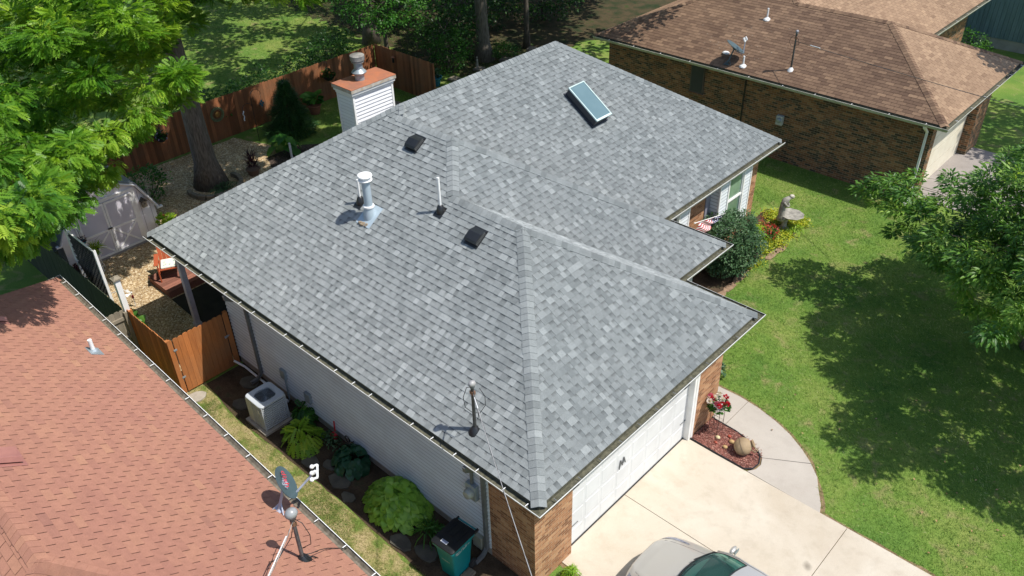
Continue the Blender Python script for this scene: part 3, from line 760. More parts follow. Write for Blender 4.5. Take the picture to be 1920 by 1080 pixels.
# ------------------------------------------------------------------ grey house
W1, S1, W2, S2_, W3, D_, L_, KK, HZ = 7.548, 2.127, 9.696, 4.049, 16.169, 9.1245, 14.2, .6747, 3.147
H5 = D_-S2_
house = thing('brick_house', 'single storey house with a new grey shingle hip roof, white garage door and skylight', 'house', (-7, 7, 0))
planes = {
 'l': ([(0, 0, 0), (-W1/2, W1/2, W1/2), (-S1-W1/2, W1/2, W1/2), (-S1-W2/2, W2/2, W2/2), (-S2_-W2/2, W2/2, W2/2), (-D_, H5, H5), (-L_, 0, 0)], (6, 0)),
 'f1': ([(0, 0, 0), (0, W1, 0), (-W1/2, W1/2, W1/2)], (0, 1)),
 'r1': ([(0, W1, 0), (-S1, W1, 0), (-S1-W1/2, W1/2, W1/2), (-W1/2, W1/2, W1/2)], (0, 1)),
 'f2': ([(-S1, W1, 0), (-S1, W2, 0), (-S1-W2/2, W2/2, W2/2), (-S1-W1/2, W1/2, W1/2)], (0, 1)),
 'r2': ([(-S1, W2, 0), (-S2_, W2, 0), (-S2_-W2/2, W2/2, W2/2), (-S1-W2/2, W2/2, W2/2)], (0, 1)),
 'f3': ([(-S2_, W2, 0), (-S2_, W3, 0), (-D_, W3-H5, H5), (-D_, H5, H5), (-S2_-W2/2, W2/2, W2/2)], (0, 1)),
 'r3': ([(-S2_, W3, 0), (-L_, W3, 0), (-D_, W3-H5, H5)], (0, 1)),
 'b': ([(-L_, W3, 0), (-L_, 0, 0), (-D_, H5, H5), (-D_, W3-H5, H5)], (0, 1))}
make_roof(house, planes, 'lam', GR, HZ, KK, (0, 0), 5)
eave = [(-L_, 0), (0, 0), (0, W1), (-S1, W1), (-S1, W2), (-S2_, W2), (-S2_, W3)]
gutter(house, eave, HZ, [simple('gutter_white', (.62, .62, .6), (.52, .52, .49), 6, .45), LEAFY, TRIM, DGREY])
fb = MB(); sweep(fb, eave+[(-L_, W3)], [(-.014, -.01, 0), (-.014, -.17, 0), (-.04, -.17, 0), (-.04, -.01, 0)], HZ, True); fb.build('fascia', TRIM, house)
sb = MB(); sb.face([(x, y, HZ-.165) for x, y in (eave+[(-L_, W3)])[::-1]]); sb.build('soffit', WHITE, house)
WZ = HZ-.165; LY = .36; FX = -.44
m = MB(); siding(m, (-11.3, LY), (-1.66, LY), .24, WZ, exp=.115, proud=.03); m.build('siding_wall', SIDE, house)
m = MB(); m.bx(-11.3, -1.66, LY-.0, LY+.12, -.05, .24); m.build('foundation', CONC, house)
m = MB()
wall_seg(m, (-1.66, LY), (FX, LY), 0, WZ); wall_seg(m, (FX, LY), (FX, 1.5), 0, WZ, 0, 1.22); m.build('brick_wall', BRICK, house); m = MB()
wall_seg(m, (FX, 6.08), (FX, 7.1), 0, WZ); wall_seg(m, (FX, 7.1), (-4.48, 7.1), 0, WZ, 0, 1.0)
wall_seg(m, (-4.48, 7.1), (-4.48, 15.75), 0, WZ); wall_seg(m, (-4.48, 15.75), (-13.75, 15.75), 0, WZ); wall_seg(m, (-13.75, 15.75), (-13.75, 3.4), 0, WZ)
m.build('brick_wall', BRICK, house)
m = MB(); siding(m, (-13.75, 3.4), (-11.3, 3.4), .05, WZ); siding(m, (-11.3, 3.4), (-11.3, LY), .05, WZ); m.build('porch_wall', DARKIN, house)  # siding coloured near black to paint in the deep porch shade
# garage door with rows of raised panels
gd = MB(); Y0, Y1, GZ = 1.5, 5.9, 2.13; DX = FX-.14
gd.bx(DX-.04, DX, Y0, Y1, .03, GZ)
for r in range(4):
    for c in range(8):
        y0 = Y0+.06+c*(Y1-Y0-.06)/8; y1 = y0+(Y1-Y0-.06)/8-.06; z0 = .07+r*(GZ-.06)/4; z1 = z0+(GZ-.06)/4-.11
        gd.prism([(DX+.0005, y0), (DX+.007, y0+.03), (DX+.007, y1-.03), (DX+.0005, y1)], z0, z1)
    if r: gd.bx(DX-.002, DX+.002, Y0, Y1, .03+r*(GZ-.03)/4-.0025, .03+r*(GZ-.03)/4+.0025, 1)
gdo = gd.build('garage_door', [simple('door_white', (.66, .67, .67), (.60, .61, .61), 2, .5, dirt=.06), simple('door_joint', (.45, .45, .46))], house)
for (ya, za) in ((Y1-.22, .62), (Y1-.22, 1.75), (Y0+.1, .62), (Y0+.1, 1.75)): hb = MB(); hb.bx(DX+.002, DX+.022, ya, ya+.26, za, za+.02); hb.build('hinge', DGREY, gdo)
mg = MB()  # the monogram on the door
zz = 1.22; pts = [(3.24, -.13), (3.285, .11), (3.345, -.07), (3.40, .13), (3.455, -.06)]
for (a, b_) in zip(pts[:-1], pts[1:]): mg.tube([(DX+.028, a[0], zz+a[1]), (DX+.028, b_[0], zz+b_[1])], .014, 6)
mg.build('monogram', DGREY, gdo)
m = MB(); m.bx(FX-.17, FX+.012, 5.9, 5.99, .03, WZ); m.bx(FX-.12, FX+.022, 5.99, 6.08, .03, WZ); m.bx(FX-.16, FX+.01, Y0, 5.9, GZ, WZ); m.bx(FX-.16, FX-.005, 1.44, 1.5, .03, WZ); m.build('door_trim', TRIM, house, bevel=.004)
m = MB(); m.bx(DX+.002, DX+.03, Y0, Y1, .03, .05); m.build('weather_strip', RUBBER, gdo)
# downspouts, meter, hose bib boxes on the shaded side
downspout(house, -1.74, LY, HZ-.1, .05, (0, -1), DGREY)
downspout(house, -10.15, LY, HZ-.1, .1, (0, -1), DGREY)
m = MB(); m.lathe((-2.08, LY-.13, 1.75), [(.115, -.02), (.12, .0), (.12, .05), (.09, .11), (.02, .12)], 18, 0, .5, Matrix.Rotation(rad(90), 3, 'X')); m.box((-2.06, LY-.07, 1.78), (.28, .12, .42), 1); m.tube([(-2.06, LY-.07, 1.95), (-2.06, LY-.07, 2.75)], .035, 8, 2)
m.build('electric_meter', [simple('meter_glass', (.42, .42, .36), rough=.2), GREYM, DGREY], house, bevel=.006)
m = MB(); m.box((-2.08, LY-.1, 2.7), (.26, .2, .2)); m.build('junction_box', DGREY, house, bevel=.01)
m = MB(); m.box((-1.98, LY-.06, .28), (.26, .12, .36)); m.tube([(-2.05, LY-.06, .12), (-2.05, LY-.06, .0)], .02, 6); m.build('utility_box', simple('beige_box', (.36, .35, .27), rough=.6), house, bevel=.01)
m = MB(); m.box((-8.95, LY-.05, .92), (.2, .1, .3)); m.tube([(-8.93, LY-.05, .78), (-8.88, LY-.08, .1)], .025, 6); m.build('disconnect_box', GREYM, house, bevel=.01)
m = MB(); m.box((-7.95, LY-.05, .72), (.22, .1, .3)); m.build('disconnect_box', GREYM, house, bevel=.01)
m = MB(); m.tube([(-11.1, LY-.3, .32), (-10.9, LY-.12, .1), (-9.8, LY-.12, .06), (-8.9, LY-.12, .05)], .032, 8); m.build('drain_pipe', PVC, house, smooth=True)
# porch columns
for (x, y) in ((-13.72, .42), (-2.40, 8.5)):
    m = MB(); m.bx(x-.075, x+.075, y-.075, y+.075, .0, WZ); m.bx(x-.1, x+.1, y-.1, y+.1, 0, .12); m.bx(x-.1, x+.1, y-.1, y+.1, WZ-.1, WZ-.002); m.build('porch_column', simple('grey_white_paint', (.62, .63, .66), rough=.5), house, bevel=.006)
# front bays with windows
def bay(y0, y1, wy0, wy1, z0, glassm, wz0=1.2, wz1=2.86):
    X = -4.16; m = MB()
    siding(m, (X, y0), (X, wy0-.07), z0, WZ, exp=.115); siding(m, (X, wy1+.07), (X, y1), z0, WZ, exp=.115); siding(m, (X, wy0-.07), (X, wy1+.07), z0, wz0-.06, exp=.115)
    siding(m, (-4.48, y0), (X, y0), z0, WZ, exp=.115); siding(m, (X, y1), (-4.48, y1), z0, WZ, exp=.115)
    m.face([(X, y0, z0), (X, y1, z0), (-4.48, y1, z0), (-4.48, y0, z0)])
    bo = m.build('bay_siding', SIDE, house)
    m = MB()
    for yy in (y0, y1): m.bx(X-.03, X+.022, yy-.03, yy+.03, z0, WZ)
    m.bx(X-.03, X+.03, y0-.03, y1+.03, z0-.05, z0); m.build('corner_trim', TRIM, bo, bevel=.004)
    m = MB(); f = .05
    m.bx(X-.06, X+.03, wy0-.07, wy0, wz0-.06, wz1+.06); m.bx(X-.06, X+.03, wy1, wy1+.07, wz0-.06, wz1+.06); m.bx(X-.06, X+.03, wy0, wy1, wz1, wz1+.06)
    zm = (wz0+wz1)/2; m.bx(X-.05, X+.012, wy0, wy1, zm-.03, zm+.03)
    for yy in (wy0, wy1-.035): m.bx(X-.05, X, yy, yy+.035, wz0, wz1)
    wf = m.build('window', TRIM, house, bevel=.003)
    m = MB(); m.bx(X-.06, X+.10, wy0-.09, wy1+.09, wz0-.1, wz0-.0); m.build('sill', TRIM, wf, bevel=.006)
    for (a, b_) in ((wz0, zm-.03), (zm+.03, wz1)):
        m = MB(); m.bx(X-.045, X-.035, wy0+.035, wy1-.035, a, b_); m.build('pane', glassm, wf)
bay(12.9, 14.68, 13.4, 14.22, .95, GLASSG)
bay(9.5, 11.2, 9.8, 10.65, .95, GLASSD)
m = MB(); m.bx(-4.478, -4.45, 12.62, 12.86, .9, 2.9); m.build('bay_shade_panel', simple('bay_shade_violet', (.27, .27, .33), rough=.5), house)  # panel coloured like the bay's shaded side, shade painted as grey violet
# chimney
ch = MB(); cx0, cx1, cy0, cy1, CT = -14.62, -13.86, 7.08, 8.62, 5.16
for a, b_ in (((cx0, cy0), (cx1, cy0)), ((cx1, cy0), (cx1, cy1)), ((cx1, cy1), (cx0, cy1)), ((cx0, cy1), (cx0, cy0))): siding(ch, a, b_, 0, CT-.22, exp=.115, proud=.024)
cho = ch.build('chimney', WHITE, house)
m = MB()
for x in (cx0, cx1):
    for y in (cy0, cy1): m.bx(x-.035, x+.035, y-.035, y+.035, 0, CT-.2)
m.build('corner_board', TRIM, cho, bevel=.004)
m = MB()
for e, z0, z1, mt in ((.05, CT-.28, CT-.2, 0), (.09, CT-.2, CT-.12, 0), (.12, CT-.12, CT-.012, 1)): m.bx(cx0-e, cx1+e, cy0-e, cy1+e, z0, z1, mt)
m.bx(cx0-.122, cx1+.122, cy0-.122, cy1+.122, CT-.012, CT+.012, 2)
m.build('chimney_cap', [TRIM, simple('aged_trim', (.5, .48, .44), (.36, .3, .22), 7, .6), RUST], cho, bevel=.004)
m = MB(); fc = ((cx0+cx1)/2-.02, 7.72, CT)
m.lathe(fc, [(.15, 0), (.15, .17), (.155, .17), (.23, .25), (.235, .27), (.14, .37), (.135, .58)], 22, 0)
m.lathe((fc[0], fc[1], fc[2]+.58), [(.2, 0), (.2, .045), (.16, .05), (.16, .06)], 22, 1); m.lathe((fc[0], fc[1], fc[2]+.65), [(.225, .0), (.228, .14), (.215, .15), (.01, .165)], 22, 1)
m.build('flue', [GREYM, simple('flue_cap', (.22, .21, .2), (.42, .4, .37), 4, .6, .4)], cho, smooth='auto')
# skylight on the rear plane
def pl_l(x, y): return Vector((x, y, HZ+KK*y))
def pl_f3(x, y): return Vector((x, y, HZ+KK*(-S2_-x)))
O, u, v, nr = plane_frame([pl_f3(-6.75, 9.9), pl_f3(-6.75, 10.6), pl_f3(-7.8, 10.25)], 0, 1)
def frame_box(mb, O, u, v, n, u0, u1, v0, v1, h0, h1, mat=0, tp=0.):
    vs = [O+u*a+v*b+n*c for c, t in ((h0, 0), (h1, tp)) for a, b in ((u0+t, v0+t), (u1-t, v0+t), (u1-t, v1-t), (u0+t, v1-t))]
    mb.shape(vs, [(0, 3, 2, 1), (4, 5, 6, 7), (0, 1, 5, 4), (1, 2, 6, 5), (2, 3, 7, 6), (3, 0, 4, 7)], mat)
sk = MB(); frame_box(sk, O, u, v, nr, -.02, .68, -.02, 1.27, 0, .05); frame_box(sk, O, u, v, nr, .02, .64, .02, 1.23, .05, .27); sko = sk.build('skylight', simple('charcoal_curb', (.03, .035, .045), rough=.5), house, bevel=.004)
sk = MB(); a0, a1, b0, b1 = -.005, .665, -.01, 1.255
for (p, q, r, s) in ((a0, a1, b0, b0+.06), (a0, a1, b1-.03, b1), (a0, a0+.032, b0+.06, b1-.03), (a1-.032, a1, b0+.06, b1-.03)): frame_box(sk, O, u, v, nr, p, q, r, s, .27, .31)
sk.build('skylight_frame', simple('mint_white_frame', (.50, .62, .60), rough=.4), sko, bevel=.003)
sk = MB(); frame_box(sk, O, u, v, nr, a0+.032, a1-.032, b0+.06, b1-.03, .275, .295); sk.build('skylight_glass', GLASSB, sko)
# box vents on the left plane
def roof_vent(x, y):
    O, u, v, n = plane_frame([pl_l(x, y), pl_l(x+1, y), pl_l(x, y+1)], 0, 1); w_, l_ = .36, .40
    m = MB(); frame_box(m, O, u, v, n, -.02, w_+.02, -.05, l_+.02, .012, .026)
    P = [(0, .03, .0), (0, 0, .11), (0, l_*.55, .15), (0, l_, .03)]
    prof = [(.0, .02), (.0, .11), (.06, .14), (l_*.6, .15), (l_, .03)]
    vs = [O+u*a+v*p+n*q for a in (0, w_) for p, q in prof]; k = len(prof)
    m.shape(vs, [tuple(range(k-1, -1, -1)), tuple(range(k, 2*k))]+[(i, (i+1) % k, k+(i+1) % k, k+i) for i in range(k)])
    vo = m.build('roof_vent', BLACK, house, bevel=.006)
    m = MB()
    for i in range(11):
        a = .03+i*.03; m.shape([O+u*(w_+.003)+v*(a-.008)+n*.03, O+u*(w_+.003)+v*(a+.004)+n*.03, O+u*(w_+.003)+v*(a+.004)+n*.12*(1-.25*a), O+u*(w_+.003)+v*(a-.008)+n*.12*(1-.25*a)], [(0, 1, 2, 3)])
    m.build('grille', DGREY, vo)
roof_vent(-8.02, 4.28); roof_vent(-4.84, 3.1)
def vent_pipe(x, y, h, r, house_):
    b = pl_l(x, y); O, u, v, n = plane_frame([pl_l(x, y), pl_l(x+1, y), pl_l(x, y+1)], 0, 1)
    m = MB(); m.tube([b-Vector((0, 0, .1)), b+Vector((0, 0, h))], r, 12); po = m.build('vent_pipe', PVC, house_, smooth='auto')
    m = MB(); frame_box(m, O, u, v, n, -.12, .12, -.16, .13, .012, .024); m.lathe(b-Vector((0, 0, .02)), [(.105, 0), (.10, .06), (.07, .17), (r+.008, .2)], 14)
    m.build('boot', BLACK, po, smooth='auto')
vent_pipe(-8.183, 2.86, .62, .028, house); vent_pipe(-5.93, 3.4, .86, .032, house)
b = pl_l(-7.68, 2.72)
m = MB(); m.lathe(b-Vector((0, 0, .12)), [(.155, 0), (.15, .2), (.115, .34), (.115, .37)], 20, sq=(1, 1)); m.lathe(b+Vector((0, 0, .24)), [(.135, 0), (.135, .035), (.1, .045)], 20, 1); m.tube([b+Vector((0, 0, .25)), b+Vector((0, 0, .92))], .098, 20)
m.lathe(b+Vector((0, 0, .92)), [(.13, 0), (.165, .02), (.165, .03), (.10, .05), (.10, .12)], 24, 1); m.lathe(b+Vector((0, 0, 1.03)), [(.16, 0), (.175, .015), (.165, .04), (.09, .07), (.01, .075)], 24, 1)
fo = m.build('flue_pipe', [GREYP, TRIM], house, smooth='auto')
m = MB(); O, u, v, n = plane_frame([b, b+Vector((1, 0, 0)), pl_l(b.x, b.y+1)], 0, 1); frame_box(m, O, u, v, n, -.24, .24, -.30, .28, .012, .022); m.build('flashing', GREYP, fo)
m = MB()
for i in range(16): m.ball(O+u*RNG.uniform(-.16, .12)+v*RNG.uniform(-.3, -.22)+n*.03, RNG.uniform(.02, .045), 6)
m.build('debris', simple('dead_leaves', (.32, .25, .17), (.2, .15, .1), 20, .9), fo)
# ------------------------------------------------------------------ service masts
def mast(parent, b, h, headm, polem, hr=.085, base=BLACK, lean=(0, 0), cables=()):
    b = Vector(b); t = b+Vector((lean[0], lean[1], h))
    m = MB(); m.tube([b-Vector((0, 0, .2)), t], [.036, .03], 10); po = m.build('service_mast', polem, parent, smooth='auto')
    m = MB(); m.lathe(b, [(.15, -.1), (.12, -.02), (.07, .06), (.045, .09)], 14); m.build('mast_boot', base, po, smooth='auto')
    m = MB(); m.ball(t+Vector((0, 0, .05)), hr, 12, sq=(1, 1.15, .95)); m.tube([t-Vector((0, 0, .04)), t+Vector((0, 0, .02))], hr*.75, 10, 1)
    m.build('weatherhead', [headm, DGREY], po, smooth=True)
    m = MB(); m.box(t-Vector((0, 0, .17)), (.09, .07, .08)); m.build('clamp', simple('copper_clamp', (.3, .17, .11), rough=.5, metal=.5), po)
    for c in cables:
        m = MB(); m.tube([b+Vector(p) if len(p) == 3 else p for p in c], .007, 5); m.build('cable_loop', BLACK, po, smooth=True)
    return po
mb_ = pl_l(-2.0, .42)
mast(house, mb_, 1.12, simple('pale_head', (.36, .35, .34), rough=.35), STEELD, hr=.066, cables=[
    [(0, -.02, 1.1), (-.09, -.06, 1.06), (-.16, -.1, .8), (-.14, -.08, .55), (-.05, 0, .42), (.1, .06, .45), (.22, .1, .7), (.24, .08, .95), (.15, .04, 1.12)],
    [(.0, 0, 1.05), (.12, -.05, .9), (.2, -.08, .75), (.12, 0, .4), (.05, .02, .3)]])
# ------------------------------------------------------------------ brown house
bx0, by0, BK, BZ = -.5, 20.3, .45, 3.2
brown = thing('brick_house', 'dark brick house with weathered brown shingle roof and cream garage door across the lawn', 'house', (-8, 27, 0))
bw1, bs, bw2, bl = 7.5, 3.66, 15.0, 14.3
bd = (bl+bs)/2; bh = bd-bs
bpl = {
 'l': ([(0, 0, 0), (-bw1/2, bw1/2, bw1/2), (-bs-bw1/2, bw1/2, bw1/2), (-bd, bh, bh), (-bl, 0, 0)], (4, 0)),
 'f1': ([(0, 0, 0), (0, bw1, 0), (-bw1/2, bw1/2, bw1/2)], (0, 1)),
 'r1': ([(0, bw1, 0), (-bs, bw1, 0), (-bs-bw1/2, bw1/2, bw1/2), (-bw1/2, bw1/2, bw1/2)], (0, 1)),
 'f2': ([(-bs, bw1, 0), (-bs, bw2, 0), (-bd, bw2-bh, bh), (-bd, bh, bh), (-bs-bw1/2, bw1/2, bw1/2)], (0, 1)),
 'r2': ([(-bs, bw2, 0), (-bl, bw2, 0), (-bd, bw2-bh, bh)], (0, 1)),
 'b': ([(-bl, bw2, 0), (-bl, 0, 0), (-bd, bh, bh), (-bd, bw2-bh, bh)], (0, 1))}
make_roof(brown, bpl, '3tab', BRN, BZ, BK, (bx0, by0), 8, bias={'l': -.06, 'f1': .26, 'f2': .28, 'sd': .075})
B_ = lambda x, y: (bx0+x, by0+y)
beave = [B_(-bl, 0), B_(0, 0), B_(0, bw1), B_(-bs, bw1), B_(-bs, bw2)]
gutter(brown, beave, BZ, [simple('khaki_gutter', (.50, .49, .41), (.38, .38, .31), 4, .5), LEAFY, TRIM], hang=1.3)
fb = MB(); sweep(fb, beave+[B_(-bl, bw2)], [(-.014, -.01, 0), (-.014, -.17, 0), (-.04, -.17, 0), (-.04, -.01, 0)], BZ, True); fb.build('fascia', DGREY, brown)
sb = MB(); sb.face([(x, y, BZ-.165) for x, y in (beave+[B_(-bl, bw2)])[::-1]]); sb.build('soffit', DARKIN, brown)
BWZ = BZ-.165; m = MB()
wall_seg(m, (-14.4, 20.8), (-.95, 20.8), 0, BWZ); wall_seg(m, (-.95, 20.8), (-.95, 21.2), 0, BWZ); wall_seg(m, (-.95, 21.2), (-1.3, 21.2), 0, BWZ); wall_seg(m, (-1.3, 25.7), (-.95, 25.7), 0, BWZ); wall_seg(m, (-.95, 25.7), (-.95, 26.95), 0, BWZ); wall_seg(m, (-.95, 26.95), (-4.7, 26.95), 0, BWZ); wall_seg(m, (-4.7, 29.6), (-4.7, 35.0), 0, BWZ); wall_seg(m, (-14.4, 35), (-14.4, 20.8), 0, BWZ)
m.build('brick_wall', BRICKD, brown)
m = MB(); m.bx(-6.6, -6.55, 27.3, 29.6, 0, BWZ); m.build('porch_wall', simple('olive_panelling', (.05, .06, .045), (.03, .035, .03), 4, .7, stretch=(9, 9, .5)), brown)
m = MB(); m.bx(-1.35, -1.27, 21.2, 25.7, .03, BWZ)
for r in range(1, 4): m.bx(-1.27, -1.266, 21.2, 25.7, r*.6-.004, r*.6+.004, 1)
m.build('garage_door', [CREAM, simple('door_groove', (.4, .36, .28))], brown)
downspout(brown, -1.12, 20.8, BZ-.1, .05, (0, -1), TRIM)
m = MB(); m.bx(-10.32, -9.7, 20.74, 20.8, 1.75, 2.86); fr = m.build('window', simple('brown_frame', (.1, .08, .07)), brown)
m = MB(); m.bx(-10.27, -9.75, 20.73, 20.745, 1.8, 2.81); m.build('screen', simple('insect_screen', (.035, .04, .045), rough=.6), fr)
m = MB(); m.bx(-10.36, -9.66, 20.70, 20.8, 1.66, 1.75); m.build('sill', BRICKD, fr, autouv=True)
m = MB(); m.box((-6.3, 20.72, 1.64), (.26, .14, .36)); me_ = m.build('electric_meter', simple('light_box', (.48, .5, .48)), brown, bevel=.01)
m = MB(); m.lathe((-6.3, 20.65, 1.66), [(.09, 0), (.09, .04), (.05, .07)], 14, rot=Matrix.Rotation(rad(90), 3, 'X')); m.build('dial', GREYM, me_)
m = MB(); m.tube([(-7.92, 20.77, 3.0), (-7.92, 20.77, .3)], .028, 6); m.build('conduit', BLACK, brown)
def pl_b(x, y): return Vector((x, y, BZ+BK*(y-by0)))
mast(brown, pl_b(-6.33, 20.98), 1.35, simple('pale_head2', (.25, .25, .27), rough=.35), STEELD, hr=.06, base=PVC, cables=[
    [(0, 0, 1.3), (-.14, -.05, 1.2), (-.2, -.08, 1.0), (-.1, 0, .82), (.03, 0, .85)], [(0, 0, 1.25), (.1, -.03, 1.15), (.14, 0, .95), (.02, 0, .9)]])
for (x, y, h) in ((-8.55, 22.98, .42), (-8.05, 20.62, .38)):
    p = pl_b(x, y); m = MB(); m.tube([p-Vector((0, 0, .1)), p+Vector((0, 0, h))], .035, 10); po = m.build('vent_pipe', PVC, brown, smooth='auto')
    m = MB(); m.lathe(p-Vector((0, 0, .03)), [(.15, .0), (.13, .05), (.06, .1)], 12); m.build('boot', PVC, po)
p = pl_b(-9.0, 20.95); m = MB(); m.ball(p+Vector((0, 0, .05)), .13, 8, sq=(1.2, .9, .5)); m.build('vent_hood', PVC, brown)
lt = MB()
for i in range(90):
    p = pl_b(-9.3+RNG.normal()*1.2, 20.9+abs(RNG.normal())*.9)+Vector((0, 0, .022)); a = RNG.random()*6; r = RNG.uniform(.012, .03)
    lt.face([p+Vector((math.cos(a+t)*r, math.sin(a+t)*r, 0)) for t in (0, 1.8, 3.6)])
tag(lt.build('fallen_petals', simple('dry_petal', (.5, .45, .35))), 'tiny pale petals scattered on the brown roof near its satellite dish', 'petals', kind='stuff')
# ------------------------------------------------------------------ red roofed house
RA = Vector((-13.81, -2.65)); RR = rad(-1.443); RK, RZ, RL, RD = .65, 3.2, 14.75, 7.56
red = thing('red_roof_house', 'neighbouring house with a salmon red shingle roof and white gutter in the lower left', 'house', (-6, -6, 0))
rp = {'r': ([(0, 0, 0), (RL, 0, 0), (RL-RD/2, -RD/2, RD/2), (RD/2, -RD/2, RD/2)], (0, 1)),
      'f': ([(RL, 0, 0), (RL, -RD, 0), (RL-RD/2, -RD/2, RD/2)], (0, 1)),
      'l': ([(RL, -RD, 0), (0, -RD, 0), (RD/2, -RD/2, RD/2), (RL-RD/2, -RD/2, RD/2)], (0, 1)),
      'b': ([(0, -RD, 0), (0, 0, 0), (RD/2, -RD/2, RD/2)], (0, 1))}
make_roof(red, rp, '3tab', RED, RZ, RK, (RA.x, RA.y), 9, RR, bias={'sd': .1})
def R2(s, t): return (RA.x+s*math.cos(RR)-t*math.sin(RR), RA.y+s*math.sin(RR)+t*math.cos(RR))
reave = [R2(0, -RD), R2(RL, -RD), R2(RL, 0), R2(0, 0)]
gutter(red, reave+[R2(0, -RD)], RZ, [TRIM, simple('gutter_inside', (.2, .17, .13), (.1, .085, .06), 12, .8), TRIM], hang=.78)
fb = MB(); sweep(fb, reave, [(-.014, -.01, 0), (-.014, -.17, 0), (-.04, -.17, 0), (-.04, -.01, 0)], RZ, True); fb.build('fascia', TRIM, red)
sb = MB(); sb.face([(x, y, RZ-.165) for x, y in reave[::-1]]); sb.build('soffit', TRIM, red)
rw = [R2(.45, -RD+.45), R2(RL-.45, -RD+.45), R2(RL-.45, -.45), R2(.45, -.45)]
m = MB()
for i in range(4): wall_seg(m, rw[i], rw[(i+1) % 4], 0, RZ-.165)
m.build('brick_wall', BRICK, red)
def pl_r(s, t): x, y = R2(s, t); return Vector((x, y, RZ+RK*(-t)))
mp = pl_r(11.98, -.68)
mast(red, mp, 1.05, simple('pale_head3', (.27, .28, .28), rough=.3), simple('mast_steel', (.2, .2, .2), (.13, .13, .13), 10, .45, .5), hr=.095, cables=[
    [(0, 0, 1.0), (.16, .06, .95), (.24, .1, .7), (.2, .1, .45), (.05, .02, .3)], [(0, 0, .9), (-.1, -.05, .5), (-.12, -.3, .25), (-.05, -.5, .35), (.1, -.62, .5)],
    [(0, 0, .1), (.06, .14, .06), (.02, .3, -.05), (-.08, .5, -.28), (.0, .8, -.5)], [(0, 0, .15), (.14, .06, .12), (.2, .16, .04), (.1, .14, .02), (.02, .04, .05)]])
p = pl_r(4.24, -.73); m = MB(); m.tube([p-Vector((0, 0, .1)), p+Vector((0, 0, .3))], .045, 12); po = m.build('vent_pipe', PVC, red, smooth='auto')
O, u, v, n = plane_frame([pl_r(4, -.7), pl_r(5, -.7), pl_r(4, -1.7)], 0, 1)
m = MB(); m.lathe(p-Vector((0, 0, .04)), [(.11, 0), (.085, .06), (.055, .1)], 14); frame_box(m, p, u, v, n, -.13, .2, -.14, .14, .008, .018); m.build('boot', GREYM, po)
for (s_, t_) in ((8.35, -3.35), (2.8, -1.95)):
    O, u, v, n = plane_frame([pl_r(s_, t_), pl_r(s_+1, t_), pl_r(s_, t_-1)], 0, 1)
    m = MB(); frame_box(m, O, u, v, n, -.2, .25, -.22, .28, .01, .02); frame_box(m, O, u, v, n, -.16, .2, -.16, .22, .05, .14, tp=.03); frame_box(m, O, u, v, n, -.1, .14, -.1, .16, .0, .05)
    m.build('roof_vent', simple('salmon_metal', (.36, .16, .13), (.3, .13, .11), 4, .4), red, bevel=.015)
# ------------------------------------------------------------------ teal sided building and its shrub
teal = thing('sided_building', 'blue grey building with vertical siding on a concrete base in the upper right corner', 'building', (-6, 39, 0))
m = MB(); x = -12.
rng = random.Random(4)
while x < 7:
    w_ = .2; m.bx(x+.006, x+w_-.006, 38.55, 38.6, .5, 4.2, 0, rng.uniform(.2, .8)); x += w_
m.bx(-12, 7, 38.6, 38.65, .5, 4.2, 1)
m.build('siding_wall', [simple('teal_siding', (.12, .185, .20), (.09, .15, .16), 2.5, .7, stretch=(3, 3, .5), tone=.25), DARKIN], teal)
m = MB(); m.bx(-12, 7, 38.58, 44, -.1, .5); m.build('foundation', simple('grey_concrete', (.3, .3, .25), (.24, .24, .2), 3, .9), teal)
m = MB(); m.shape([(-12.5, 38.1, 4.2), (7.5, 38.1, 4.2), (7.5, 46, 6.6), (-12.5, 46, 6.6), (-12.5, 38.1, 4.05), (7.5, 38.1, 4.05), (7.5, 46, 6.4), (-12.5, 46, 6.4)], [(0, 1, 2, 3), (4, 7, 6, 5), (0, 4, 5, 1), (1, 5, 6, 2), (2, 6, 7, 3), (3, 7, 4, 0)]); m.build('roof', BRN, teal, autouv=True)
shrub('clipped_shrub', 'rounded bright green shrub below the blue grey building', (-5.1, 37.1, .45), 1.25, .8, .6, 55, 26, .24, .10, 'quad', L_BRI, 3, bmat=BARKD)
m = MB(); m.bx(-1.3, 30, 21.25, 26.6, -.05, .028); struct('neighbour_driveway', m, concrete_mat('old_concrete', (.30, .27, .25), (.2, .175, .155), .6))
